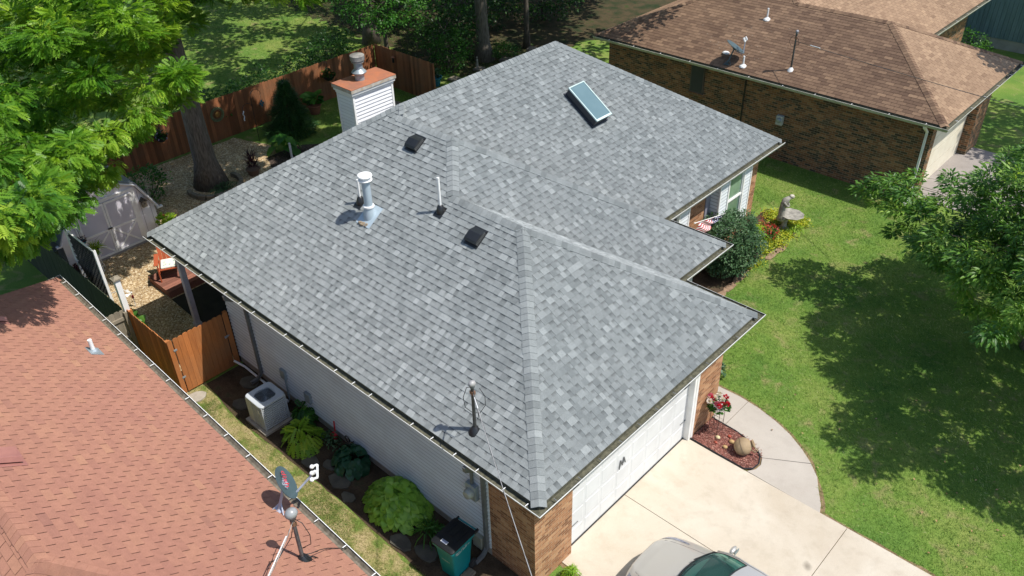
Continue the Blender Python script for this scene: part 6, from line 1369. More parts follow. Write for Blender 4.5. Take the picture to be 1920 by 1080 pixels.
ASH = [[-21.55,3.42,8.12],[-17.42,-4.7,6.17],[-15.33,-3.43,4.97],[-20.32,-2.15,7.61],[-15.31,-3.47,7.72],[-16.8,-4.06,7.38],[-17.69,1.67,4.65],[-16.4,4.71,8.68],[-16.89,0.17,4.02],[-15.76,2.77,6.28],[-19.79,-0.55,9.99],[-17.86,-0.76,4.49],[-17.56,-1.25,6.09],[-22.86,1.27,9.4],[-21.45,2.44,8.75],[-17.42,-2.88,4.48],[-18.55,0.8,3.24],[-13.35,-1.37,6.55],[-20.68,1.32,10.42],[-18.33,-0.13,8.25],[-16.45,-2.35,5.21],[-23.24,3.72,8.11],[-14.97,0.11,7.37],[-19.89,-0.68,7.63],[-18.94,3.91,10.43],[-18.31,3.4,6.69],[-16.61,-3.75,5.13],[-18.34,-2.85,8.06],[-19.78,-3.95,7.41],[-18.4,4.65,6.94],[-20.25,0.85,8.85],[-21.08,-0.58,7.53],[-19.05,4.05,7.73],[-17.15,-2.75,5.65],[-15.64,1.72,6.47],[-15.92,1.73,9.83],[-21.34,1.27,6.56],[-14.72,-2.59,7.98],[-13.93,-3.52,7.32],[-19.38,-0.03,5.31],[-21.14,1.33,4.89],[-18.69,-0.55,9.68],[-22.37,1.06,8.34],[-18.43,0.21,7.05],[-18.28,3.75,5.55],[-17.48,5.66,9.85],[-16.93,0.87,7.54],[-15.35,1.19,5.89],[-17.4,0.6,8.82],[-20.79,2.34,9.92],[-15.19,-1.53,6.07],[-20.53,3.51,6.45],[-15.66,-4.97,5.51],[-19.05,2.44,7.32],[-21.31,2.95,9.54],[-15.83,-0.39,7.1],[-21.41,3.28,5.76],[-16.78,0.84,4.97],[-20.29,1.8,7.81],[-14.31,-1.11,5.71],[-17.54,-1.91,6.61],[-16.4,-4.74,4.21],[-14.59,-5.87,7.11],[-16.02,-1.12,6.47],[-20.11,0.84,8.0],[-15.68,1.86,7.86],[-15.87,5.15,9.65],[-18.15,2.62,7.37],[-14.9,-0.7,8.58],[-15.92,-0.61,5.53],[-17.45,4.21,10.59],[-17.13,-5.8,6.18],[-19.19,2.9,10.99],[-19.93,5.08,9.68],[-17.1,-1.43,8.32],[-12.85,-5.28,5.82],[-17.17,0.59,6.87],[-15.06,-5.65,5.56],[-17.32,1.98,7.89],[-17.06,3.5,8.11],[-18.19,3.51,10.23],[-13.71,-5.08,6.48],[-17.43,-0.15,5.17],[-11.75,-2.88,6.3],[-19.35,-1.73,6.01],[-20.15,2.84,7.72],[-15.48,-0.05,8.69],[-19.55,3.98,6.14],[-22.29,5.5,9.24],[-20.4,-0.99,5.34],[-20.0,1.39,4.94],[-18.22,-4.35,5.98],[-19.6,-3.48,5.67],[-14.2,-0.35,6.1],[-18.03,2.1,8.54],[-16.66,0.14,6.3],[-15.08,-1.96,7.44],[-16.79,-3.26,8.3],[-19.45,-1.64,7.16],[-20.62,2.56,4.54],[-19.18,4.38,11.26],[-16.52,-1.84,9.16],[-18.38,-0.82,3.88],[-19.22,1.56,6.13],[-12.73,-2.05,6.52],[-17.61,-2.2,9.07],[-20.74,-1.65,6.81],[-20.45,-0.72,6.63],[-16.36,-2.3,4.36],[-17.64,-3.05,6.2],[-14.9,-4.13,5.31],[-19.33,-0.06,10.58],[-18.99,4.94,7.55],[-18.72,6.4,8.9],[-17.5,-2.58,3.81],[-12.85,-3.69,5.21],[-18.8,-3.71,5.94],[-14.39,-2.02,6.45],[-18.9,0.88,9.83],[-22.56,2.63,6.94],[-19.44,0.27,4.17],[-16.78,-3.12,6.54],[-15.33,-1.86,4.6],[-16.75,-1.59,6.35],[-18.93,5.56,8.72],[-17.58,-3.06,7.55],[-17.85,0.18,3.69],[-18.55,1.54,6.72],[-17.35,1.52,10.15],[-15.24,1.09,9.26],[-16.74,2.96,5.57],[-16.53,-2.75,9.3],[-16.3,2.79,9.08],[-16.2,-4.82,7.34],[-14.9,-2.82,3.99],[-22.1,1.88,9.09],[-17.37,-1.23,3.29],[-20.1,3.14,10.47],[-17.54,0.53,4.71],[-19.27,1.49,3.7],[-21.13,4.31,10.63],[-22.65,4.84,8.74],[-16.25,-2.52,7.04],[-18.73,0.73,7.85],[-15.78,-4.78,4.72],[-18.43,-0.66,7.35],[-18.58,1.74,5.32],[-21.27,1.44,8.7],[-16.67,-4.53,5.4],[-19.27,6.17,10.03],[-16.74,3.57,9.9],[-20.59,-2.63,6.52],[-19.51,-0.48,6.52],[-12.38,-3.55,5.89],[-13.25,-4.52,5.36],[-15.06,2.45,6.74],[-14.61,1.1,8.72],[-18.67,-0.17,4.88],[-13.38,-4.74,7.08],[-17.97,0.88,7.52],[-23.02,4.53,7.82],[-14.59,-1.48,4.83],[-20.58,1.41,6.04],[-16.92,-0.35,9.37],[-18.48,-0.55,6.27],[-17.7,2.58,6.53],[-16.86,-4.18,8.31],[-19.49,0.2,7.18],[-13.5,-2.2,5.07],[-14.33,-2.34,4.55],[-14.46,-3.24,4.72],[-21.38,6.16,8.78],[-21.45,6.29,7.96],[-12.6,-3.36,7.07],[-19.63,4.61,6.84],[-19.48,2.12,7.89],[-18.72,3.12,8.25],[-17.08,3.02,7.38],[-18.69,-3.14,4.55],[-19.11,-0.21,3.58],[-22.14,3.0,10.14],[-16.24,0.47,9.34],[-13.42,-2.82,7.69],[-14.96,3.97,9.21],[-19.26,2.71,5.92],[-14.18,-3.27,8.03],[-20.82,0.28,6.76],[-16.7,5.51,9.52],[-18.86,-0.5,8.98],[-17.95,-3.08,5.46],[-10.6,-3.9,6.6],[-11.0,-3.5,6.5],[-11.4,-4.4,6.8],[-10.1,-3.5,7.0],[-12.0,-4.1,6.3],[-12.3,-3.3,6.2],[-10.9,-2.9,6.9],[-12.8,-4.8,6.6],[-9.9,-4.4,7.2],[-13.2,-4.0,6.5],[-19.0,17.1,8.9],[-14.6,10.6,7.9],[-17.6,11.6,11.8],[-15.2,14.3,11.0],[-16.2,18.4,10.9],[-18.1,9.2,8.9],[-17.3,12.4,10.5],[-18.7,6.8,7.3],[-16.6,17.1,10.7],[-17.8,10.3,7.4],[-16.1,19.2,10.9],[-14.9,8.1,10.8],[-16.6,16.1,7.7],[-12.9,15.3,9.6],[-16.4,8.4,10.1],[-20.0,5.5,8.3],[-15.1,17.6,9.8],[-20.0,15.1,7.6],[-15.8,6.7,11.4],[-14.1,8.0,9.1],[-13.4,9.0,10.3],[-14.9,12.0,7.3],[-16.4,7.7,10.5],[-18.6,9.7,10.9],[-15.6,14.6,8.7],[-19.9,9.3,7.9],[-16.3,18.8,6.6],[-20.1,12.0,6.8],[-16.6,13.2,6.8],[-18.2,10.7,11.1],[-14.4,10.2,9.3],[-18.0,13.0,10.5],[-17.3,9.5,10.5],[-17.6,11.2,7.7],[-14.0,13.8,10.6],[-16.2,18.8,9.2],[-16.1,17.4,8.0],[-20.8,13.0,7.3],[-13.4,12.5,8.9],[-17.9,19.1,9.4],[-17.8,9.9,9.8],[-17.1,17.7,9.4],[-18.6,15.8,7.7],[-16.6,10.8,7.8],[-15.0,14.8,9.9],[-17.6,14.0,10.2],[-17.3,13.4,11.5],[-15.7,14.5,7.6],[-13.6,12.7,10.8],[-16.5,17.4,7.1],[-20.1,13.8,8.7],[-13.0,11.5,9.1],[-19.9,16.7,7.4],[-17.6,15.3,9.7],[-15.1,9.8,8.2],[-13.6,18.5,10.2],[-16.5,15.7,11.6],[-13.1,14.9,10.5],[-19.7,13.9,6.6],[-12.9,11.8,11.9],[-18.3,13.8,10.1],[-16.2,15.2,8.0],[-14.8,13.2,8.7],[-14.3,12.6,7.1],[-15.8,17.3,10.7],[-14.2,12.6,11.4],[-18.8,14.4,7.2],[-18.0,18.4,10.1],[-20.3,12.6,7.8],[-19.0,15.4,9.9],[-13.9,9.2,10.9],[-19.0,18.6,8.3],[-19.5,8.7,9.8],[-17.9,19.4,11.9],[-13.7,18.7,8.2],[-14.8,11.3,11.7],[-13.6,6.1,10.7],[-20.6,8.4,7.0],[-18.2,17.1,8.0],[-16.6,9.0,9.1],[-18.3,15.2,8.5],[-14.9,10.5,8.8],[-17.6,13.8,8.1],[-16.2,16.7,9.0],[-17.1,5.6,9.3],[-17.4,17.4,6.6],[-12.9,19.6,10.3],[-19.9,8.4,8.4],[-15.8,7.5,11.2],[-15.7,6.8,10.4],[-14.2,10.6,11.6],[-17.3,15.4,8.7],[-12.5,11.5,10.3],[-13.2,17.6,10.1],[-20.4,15.7,7.2],[-16.7,8.1,7.4],[-16.2,5.9,9.5],[-14.3,16.0,8.0],[-16.3,8.3,8.4],[-13.8,8.0,10.3],[-14.5,18.3,10.9],[-14.6,16.7,10.5],[-16.7,15.0,11.4],[-14.1,15.5,8.8],[-19.4,6.6,9.8],[-14.7,13.9,7.8],[-16.1,19.0,8.2],[-13.7,13.1,7.8],[-19.0,11.5,8.5],[-19.9,17.9,7.2],[-17.7,16.0,12.0],[-15.5,9.4,10.4],[-16.1,13.3,10.6],[-14.9,12.4,10.9],[-18.5,18.6,6.7],[-17.1,11.2,11.0],[-13.6,7.7,9.6],[-19.3,17.1,7.7],[-19.6,16.5,9.8],[-16.3,15.0,7.1],[-15.7,18.6,7.6],[-14.6,6.7,11.0],[-18.9,10.8,9.9],[-14.8,11.0,10.5],[-14.7,18.6,12.0],[-12.4,12.5,10.7],[-20.0,15.5,6.5],[-15.2,6.3,9.0],[-18.4,18.3,8.7],[-13.5,14.6,9.9],[-15.9,7.0,9.0],[-18.6,7.7,10.3],[-17.7,5.3,7.8],[-15.9,12.0,9.1],[-18.0,8.0,10.9],[-18.3,12.1,9.3],[-13.2,10.1,10.7],[-14.4,18.3,8.3],[-14.8,5.9,10.9],[-14.0,17.7,9.5],[-19.3,8.6,7.5],[-18.4,17.2,10.3],[-18.8,12.8,10.4],[-16.3,6.5,7.9],[-13.7,14.2,7.9],[-12.9,10.8,11.0],[-11.9,15.0,11.7],[-16.9,6.0,8.7],[-16.2,7.5,7.5],[-18.9,13.8,11.3],[-16.3,13.3,9.6],[-19.0,18.6,7.5],[-18.3,9.7,8.0],[-15.9,18.0,9.9],[-17.4,18.7,10.7],[-17.7,7.5,9.5],[-18.6,16.1,8.5],[-15.4,16.8,9.1],[-18.3,15.3,11.4],[-18.0,6.6,7.8],[-15.5,12.9,11.3],[-19.5,10.1,8.7],[-17.9,7.5,8.0],[-18.9,8.5,11.2],[-13.2,17.9,9.0],[-14.4,11.9,9.3],[-19.0,5.9,11.2],[-16.7,17.6,8.5],[-17.3,12.2,7.5],[-17.6,16.2,11.0],[-26.2,7.5,9.6],[-24.9,5.0,9.3],[-27.8,9.4,10.3],[-20.4,11.3,10.4],[-19.8,11.4,8.7],[-26.4,12.8,11.9],[-24.6,12.8,8.3],[-21.5,5.6,12.0],[-27.1,12.8,8.6],[-15.9,8.7,8.2],[-28.3,8.6,9.1],[-25.9,5.9,11.6],[-22.4,5.1,8.4],[-19.9,9.1,7.8],[-19.0,11.1,11.4],[-22.3,9.4,7.4],[-30.3,5.4,6.7],[-27.5,8.9,11.5],[-23.0,10.5,10.0],[-25.8,13.5,8.4],[-20.6,5.8,7.4],[-27.1,10.6,10.1],[-27.2,11.2,7.7],[-25.1,14.2,10.9],[-19.1,12.4,8.9],[-24.4,14.4,8.5],[-17.5,11.9,7.8],[-19.9,8.4,10.5],[-19.2,6.7,9.5],[-26.9,7.1,6.7],[-24.9,7.8,7.3],[-26.5,13.3,6.7],[-29.2,6.7,6.9],[-22.0,6.9,7.4],[-19.3,10.3,9.2],[-23.2,11.6,10.1],[-16.0,8.2,10.0],[-28.9,8.5,7.3],[-23.4,14.4,8.2],[-23.8,12.8,10.6],[-19.9,8.4,8.6],[-22.1,12.2,11.5],[-28.7,11.0,7.8],[-28.9,9.6,7.4],[-26.6,13.7,9.1],[-19.2,6.0,7.9],[-20.2,7.7,7.2],[-23.2,9.4,6.7],[-27.5,7.9,8.8],[-22.5,10.6,7.9],[-20.2,7.8,11.3],[-24.4,10.9,6.8],[-21.8,9.1,10.5],[-23.7,14.1,11.6],[-18.9,8.8,8.5],[-25.1,8.6,9.9],[-18.3,9.1,11.5],[-23.7,9.8,8.3],[-17.3,12.9,11.4],[-20.4,6.9,11.6],[-23.3,11.8,7.7],[-27.2,12.6,10.1],[-18.8,9.5,9.6],[-27.0,9.6,10.9],[-16.6,5.5,9.2],[-26.3,6.1,9.0],[-28.0,6.2,6.9],[-26.4,7.0,11.0],[-16.6,11.1,7.1],[-22.0,9.6,8.5],[-25.4,11.7,8.9],[-18.1,10.7,11.8],[-17.8,14.2,11.1],[-22.8,9.1,8.3],[-28.5,6.2,11.9],[-30.8,6.4,8.7],[-21.5,5.3,8.0],[-25.2,11.5,9.8],[-19.2,9.3,10.4],[-21.2,8.5,6.6],[-25.0,5.0,11.4],[-18.9,7.9,11.8],[-28.2,12.9,9.1],[-27.0,8.4,10.9],[-18.1,6.5,7.7],[-18.4,7.5,10.5],[-22.9,8.1,10.2],[-30.5,5.2,10.9],[-21.6,9.7,6.5],[-26.3,10.8,11.4],[-17.2,9.2,9.9],[-17.6,5.3,8.8],[-21.1,9.0,9.2],[-28.2,7.7,7.2]]
CHERRY = [[3.73,15.36,3.04],[4.18,13.72,5.64],[7.35,16.18,3.97],[6.28,14.55,4.45],[3.06,11.85,2.92],[7.89,10.57,4.51],[3.17,13.0,5.6],[8.25,12.06,6.04],[5.14,9.66,4.29],[0.89,15.61,2.89],[8.92,14.93,4.04],[2.28,16.12,2.54],[3.71,16.7,5.14],[3.23,13.64,4.09],[4.88,13.74,2.72],[4.0,12.53,5.11],[4.25,14.8,5.72],[4.11,13.02,3.84],[5.81,12.19,3.26],[4.08,16.99,3.98],[3.73,12.01,4.76],[3.03,14.45,3.06],[4.26,11.12,3.67],[8.65,13.39,3.61],[5.69,11.22,5.39],[6.6,9.62,6.03],[2.59,17.92,3.64],[8.37,12.34,3.74],[2.82,13.04,3.11],[5.27,9.85,5.99],[1.79,15.06,2.55],[-0.45,14.7,3.51],[9.35,12.72,4.67],[6.86,14.58,4.58],[2.68,13.79,3.74],[5.55,12.06,3.92],[6.26,12.84,3.77],[9.94,14.24,5.48],[7.0,10.6,6.48],[3.03,15.09,3.0],[1.53,14.13,3.65],[5.97,12.74,6.16],[3.53,15.75,3.63],[8.39,16.47,4.65],[8.47,15.4,6.14],[3.35,13.86,4.56],[9.33,14.0,5.83],[8.82,12.96,4.06],[2.69,13.77,5.41],[8.36,14.28,6.68],[4.9,18.0,4.87],[4.88,16.01,5.42],[5.68,9.0,4.84],[7.7,13.67,5.49],[3.57,18.19,4.5],[5.13,13.39,3.53],[7.54,14.92,3.36],[3.16,17.36,4.99],[2.64,17.17,3.18],[7.6,16.42,5.65],[6.95,10.39,5.25],[5.06,10.88,4.2],[0.57,14.68,4.04],[4.6,16.07,5.87],[5.22,14.17,5.44],[6.01,13.47,3.49],[4.49,12.01,2.91],[1.99,14.58,2.91],[5.28,15.5,2.84],[3.3,15.81,4.75],[2.78,17.35,5.53],[2.27,14.59,3.24],[6.5,15.5,5.21],[4.98,15.33,5.06],[4.71,14.52,2.91],[5.65,12.61,2.63],[6.37,12.18,2.52],[9.26,9.69,4.99],[5.5,14.29,4.08],[2.15,17.59,3.08],[0.41,14.97,3.45],[4.51,11.48,5.35],[5.23,14.24,3.71],[8.92,14.38,4.63],[7.32,12.64,6.66],[4.95,12.41,5.08],[4.63,12.38,3.46],[3.85,13.68,4.62],[6.73,14.36,3.95],[5.36,13.54,3.92],[2.38,15.62,2.89],[7.3,16.65,3.76],[3.42,12.1,3.74],[1.23,15.71,3.14],[4.92,13.77,4.06],[4.84,10.98,5.09],[4.92,16.88,5.25],[9.22,10.9,6.13],[8.04,10.81,5.39],[4.77,15.27,2.85],[1.94,15.53,2.58],[8.18,14.04,6.16],[5.58,10.81,3.63],[2.6,14.77,2.5],[1.34,13.57,2.85],[4.5,13.88,4.81],[2.25,13.22,3.13],[6.65,15.69,4.54],[6.34,10.27,4.4],[7.1,15.32,3.87],[6.85,16.21,5.44],[6.85,14.09,6.52],[8.96,10.02,4.26],[6.14,13.79,4.04],[4.59,11.61,3.28],[6.4,11.76,3.28],[6.07,14.76,6.1],[-0.72,14.77,3.13],[7.1,14.75,6.31],[3.35,13.47,2.63],[2.33,13.63,4.93],[7.06,13.99,3.18],[5.73,13.4,4.57],[5.03,14.13,3.08],[7.52,12.83,2.99],[6.97,11.37,3.88],[8.96,11.85,3.67],[5.18,13.66,5.84],[7.76,11.16,5.56],[4.62,14.4,4.28],[3.54,16.07,5.02],[5.51,14.61,4.45],[7.4,15.25,4.58],[2.17,13.26,2.56],[6.47,15.13,6.06],[8.07,13.09,4.46],[0.39,14.04,3.24],[-0.01,15.06,3.18],[8.48,13.69,4.9],[7.53,12.64,6.23],[5.04,12.73,4.04],[-0.0,15.61,2.72],[1.6,12.94,3.09],[4.35,14.59,5.25],[9.45,15.64,4.76],[7.91,15.94,5.05],[2.91,18.28,3.68],[5.57,11.2,2.68],[4.72,12.0,4.02],[5.22,14.81,2.92],[6.76,12.46,5.06],[3.91,12.9,4.69],[4.68,16.72,4.79],[4.91,12.23,2.65],[5.83,14.47,6.5],[5.34,10.18,5.33],[4.79,16.11,3.21],[4.91,16.96,4.09],[5.31,16.91,3.77],[4.89,10.16,3.76],[7.83,12.85,5.92],[4.43,15.76,4.95],[2.2,14.04,4.03],[9.03,15.44,5.74],[1.39,15.33,2.59],[3.61,16.2,3.96],[3.59,17.7,3.36],[8.21,13.15,3.53],[3.03,15.0,3.42],[3.44,14.85,3.17],[2.9,15.76,5.53],[3.94,11.61,2.84],[8.73,13.38,6.36],[5.55,15.15,4.43],[2.3,16.8,3.92],[2.97,12.81,4.38],[5.93,16.28,3.91],[4.31,13.07,4.46],[3.89,13.1,4.21],[2.81,13.35,3.58],[7.38,11.31,4.32],[3.96,13.33,5.41],[4.15,15.72,4.42],[3.94,15.06,5.28],[0.72,14.77,2.45],[1.83,17.91,2.52],[8.49,9.84,5.31],[5.58,12.92,4.16],[3.2,14.72,2.75],[8.38,9.7,4.6],[7.86,13.57,4.89],[8.92,11.52,4.02],[2.81,17.6,4.44],[4.81,12.01,6.04],[6.56,9.78,3.83],[4.47,13.41,3.15],[1.51,14.56,4.13],[4.57,17.54,4.72],[5.12,11.8,5.03],[8.42,14.98,4.83],[2.85,17.08,2.67],[2.7,17.4,3.77],[3.07,18.76,4.12],[2.38,18.1,3.16],[5.29,17.25,5.29],[0.89,15.21,3.17],[6.6,14.58,2.97],[7.22,10.43,3.78],[6.15,15.06,5.67],[4.44,14.35,2.62],[2.62,13.51,2.5],[6.86,12.07,2.88],[2.25,14.98,4.07],[4.24,17.32,3.52],[4.36,15.35,3.41],[6.55,16.65,5.32],[7.66,10.67,3.9],[8.61,12.88,6.16],[4.02,11.95,3.12],[4.34,9.27,3.79],[5.76,11.55,4.35],[8.94,13.02,5.73],[6.06,10.21,5.47],[6.38,9.88,5.59],[6.81,13.09,3.23],[8.15,9.95,3.63],[4.45,18.79,3.58],[2.43,15.06,3.71],[1.25,14.41,2.47],[4.92,15.03,4.48],[7.04,10.18,4.31],[4.44,11.04,4.34],[6.01,10.31,2.98],[4.65,14.87,3.91],[3.79,13.25,3.36],[8.53,14.39,4.22],[5.17,16.23,4.03],[3.56,12.73,6.03],[8.06,11.42,4.04],[3.32,14.61,4.82],[5.24,10.5,6.07],[2.15,15.34,4.36],[8.17,15.42,3.87],[8.52,11.59,6.16],[6.73,13.51,3.71],[2.11,13.38,4.59],[8.76,11.08,3.68],[4.33,12.46,4.61],[0.48,14.3,2.44],[6.81,16.1,4.74],[6.27,16.03,5.24],[2.13,17.5,4.04],[2.06,14.07,2.49],[6.75,14.09,5.73],[8.44,11.09,4.83],[2.95,17.8,5.25],[6.4,15.31,4.83],[3.44,15.55,2.56],[7.21,9.87,3.81],[2.5,16.48,4.24],[9.75,14.67,4.87],[6.91,13.65,6.77],[9.48,13.36,3.67],[9.27,14.96,4.98],[3.66,16.22,3.4],[5.11,12.98,5.1],[0.32,14.83,2.9],[5.45,10.97,4.52],[7.65,11.41,3.27],[7.74,12.62,3.65],[2.84,15.95,2.59],[4.49,13.56,5.89],[6.27,10.83,4.77],[2.8,15.74,3.89],[6.52,15.8,6.18],[9.66,13.43,4.05],[9.46,16.01,5.32],[4.12,14.43,3.12],[3.52,14.03,3.32],[4.48,16.08,3.91],[3.42,14.64,3.69],[0.29,15.44,3.27],[5.09,13.27,5.46],[7.9,9.94,5.39],[7.09,13.72,6.04],[2.08,12.48,3.72],[8.94,14.14,5.31],[5.52,10.56,5.1],[3.22,16.42,4.9],[4.49,10.52,4.75],[9.3,10.69,4.88],[6.43,11.36,5.9],[6.89,13.38,4.19],[7.12,10.42,5.86],[5.91,16.18,5.73],[3.32,18.12,3.39],[7.02,16.75,4.5],[5.55,13.24,3.66],[8.47,9.56,4.03],[5.87,9.06,5.44],[5.24,14.37,4.85],[4.6,12.35,5.43],[3.39,11.75,4.16],[6.62,14.91,4.35],[6.93,16.03,4.32],[7.44,14.97,4.09],[6.57,13.62,3.08],[9.06,12.46,4.38],[8.1,16.91,4.77],[2.85,14.19,4.89],[3.34,17.29,3.83],[8.78,12.23,6.52],[8.56,13.69,3.99],[7.71,15.44,4.27],[5.93,16.23,5.04],[7.17,13.72,3.92],[0.98,14.21,3.31],[2.7,17.69,3.17],[2.45,14.56,4.16],[8.28,16.11,5.45],[0.01,14.41,3.81],[5.2,10.39,4.25],[3.18,15.45,4.32],[6.96,11.79,6.33],[1.39,17.09,2.7],[7.08,10.55,3.41],[8.02,10.68,6.17],[5.18,12.35,6.33],[2.77,12.36,3.76],[4.36,14.77,4.47],[6.04,10.06,5.1],[5.85,15.34,3.55],[7.53,13.08,3.94],[9.99,12.81,5.47],[1.7,13.96,3.09],[2.54,16.01,4.32],[4.84,15.31,5.68],[3.12,17.58,3.45],[3.86,11.86,4.17],[4.54,13.48,5.3],[5.76,11.07,4.97],[9.33,13.25,5.35],[5.58,15.89,5.35],[6.64,14.31,3.53],[5.71,11.08,6.06],[4.44,16.81,4.45],[6.12,15.3,4.01],[3.2,14.12,5.78],[5.65,12.07,6.17],[1.75,16.22,2.5],[4.16,13.16,6.11],[6.97,11.82,5.93],[8.17,14.89,5.67],[6.16,13.16,4.69],[8.6,11.59,4.31],[4.64,9.77,4.18],[9.29,11.19,3.74],[4.64,10.91,3.43],[4.31,16.31,3.33],[5.45,13.98,4.62],[7.47,14.86,5.87],[5.85,15.65,5.65],[7.66,15.68,3.84],[4.24,17.97,3.54],[8.51,15.14,3.7],[8.18,10.33,4.79],[2.75,18.43,4.13],[4.62,17.65,3.87],[10.21,14.15,4.83],[5.94,16.32,4.34],[7.5,16.05,5.35],[8.72,15.28,4.59],[8.56,14.1,5.67],[8.92,12.08,5.86],[3.03,11.58,3.47],[6.39,10.64,3.22],[4.71,13.99,6.12],[7.75,14.44,5.61],[9.65,12.77,4.17],[7.14,13.01,6.12],[6.8,17.34,4.99],[3.19,16.14,2.94],[5.72,9.53,4.18],[4.53,13.45,3.7],[5.54,10.45,3.88],[3.8,14.48,4.78],[8.02,13.84,3.38],[6.41,11.94,4.06],[3.86,13.64,4.21],[5.98,10.93,3.36],[2.98,16.85,4.33],[3.63,18.59,4.77],[6.48,14.43,6.0],[7.88,15.82,6.25],[3.46,17.45,4.18],[2.34,14.19,4.67],[8.47,14.46,5.19],[6.26,14.33,6.71],[2.14,14.63,3.69],[8.87,11.12,5.58],[4.35,10.71,3.85],[8.93,10.91,4.5],[5.58,14.56,5.64],[5.27,14.76,3.61],[8.31,10.79,4.32],[2.61,16.19,4.73],[7.59,10.83,4.8],[7.29,16.04,4.57],[9.22,10.13,4.73],[6.34,17.34,4.47],[5.93,14.05,5.74],[6.01,9.55,5.57],[7.56,9.66,4.11],[7.65,10.36,4.2],[3.61,14.21,2.96],[7.53,9.7,4.55],[5.47,14.91,3.29],[6.55,10.92,3.66],[4.2,16.67,5.47],[6.97,16.39,5.91],[9.59,12.79,5.88],[1.93,17.39,2.39],[4.51,13.89,3.3],[5.53,12.63,3.39],[3.08,16.66,3.09],[6.67,15.23,4.04],[1.67,16.84,3.39],[3.51,13.76,5.38],[4.23,14.09,3.84],[4.48,15.85,2.94],[6.16,17.24,3.96],[5.05,12.23,3.18],[3.98,16.58,2.58],[6.26,10.99,5.69],[2.83,16.12,5.16],[6.08,15.83,3.51],[7.28,11.78,3.79],[5.75,11.49,3.96],[8.82,14.32,3.89],[3.54,16.36,2.71],[2.96,15.53,2.41],[7.84,14.79,4.94],[8.82,16.5,4.48],[4.5,18.35,4.33],[2.1,12.3,3.27],[-0.32,14.92,2.85],[3.08,12.07,3.33],[6.88,12.11,4.14],[1.12,15.8,3.74],[6.48,15.73,3.92],[3.25,13.61,6.35],[4.47,9.75,3.7],[6.61,15.14,6.68],[3.3,14.54,6.05],[3.83,11.59,3.53],[2.58,16.71,2.97],[1.79,13.52,3.29],[2.93,11.71,3.89],[7.91,16.16,3.91],[10.36,13.51,4.85],[8.77,15.74,6.04],[3.58,16.85,4.19],[3.04,12.82,4.77],[6.88,9.99,3.52],[-0.1,15.69,3.29],[2.13,16.74,2.64],[8.27,10.18,5.69],[7.97,12.57,4.63],[1.73,13.07,3.47],[3.45,12.66,3.42],[3.68,13.61,3.64],[3.58,17.41,3.05],[4.43,11.49,4.69],[5.31,16.59,5.79],[5.17,17.69,5.31],[7.2,15.6,5.71],[2.45,17.49,2.62],[8.3,16.14,4.92],[2.93,17.05,4.71],[5.21,13.17,2.82],[7.8,14.74,4.34],[4.88,16.95,3.38],[9.38,12.66,3.64],[4.46,11.85,4.94],[3.97,17.05,4.43],[2.72,15.09,4.37],[5.2,17.59,3.65],[3.23,14.14,3.81],[5.71,16.97,5.15],[5.71,15.02,3.84],[3.26,13.88,2.32],[3.54,11.27,3.88],[6.97,10.13,3.04],[7.79,13.17,5.16],[0.88,14.71,3.1],[7.44,16.52,4.5],[3.38,12.03,2.48],[7.87,11.43,6.52],[6.62,13.62,6.45],[7.79,9.91,5.84],[6.67,11.15,2.86],[5.28,15.31,5.4],[5.94,10.67,4.25],[9.44,11.38,4.42],[6.24,10.66,6.44],[4.23,13.87,2.62],[3.28,15.26,4.92],[6.33,12.39,6.21],[6.96,16.88,5.19],[3.79,13.81,2.77],[9.01,12.96,4.99],[3.32,12.74,3.03],[0.75,16.14,2.49],[3.92,18.26,5.35],[7.79,14.03,3.94],[5.47,12.93,5.57],[6.0,12.94,3.14],[6.27,14.12,2.86],[5.38,14.78,5.06],[9.54,12.09,4.5],[4.66,11.23,4.03],[7.8,16.12,4.63],[6.3,15.46,3.07],[5.46,17.15,3.44],[3.56,18.47,4.11],[5.41,15.55,4.93],[7.63,13.42,6.07],[6.36,10.07,4.77],[5.93,14.27,3.43],[5.42,14.06,6.12],[6.12,14.01,6.25],[4.35,12.02,6.16],[4.08,14.27,5.71],[5.47,15.97,4.59],[3.63,15.89,3.12],[7.01,15.45,4.38],[9.27,10.01,5.28],[-0.47,15.4,3.04],[5.8,14.89,5.41],[9.05,11.79,5.32],[4.8,13.52,4.58],[6.71,12.49,3.89],[7.45,10.29,3.26],[0.53,14.22,3.68],[4.37,10.09,3.41],[9.54,13.74,4.59],[9.2,14.57,5.65],[8.22,14.89,3.46],[7.14,15.73,3.46],[8.92,12.35,3.3],[9.65,13.15,4.59],[2.59,13.65,2.92],[4.02,13.85,3.4],[5.48,11.69,5.44],[6.48,12.46,3.5],[7.81,14.88,3.84],[8.7,15.63,3.95],[9.42,12.36,4.13],[3.07,16.48,3.59],[3.5,18.05,3.76]]
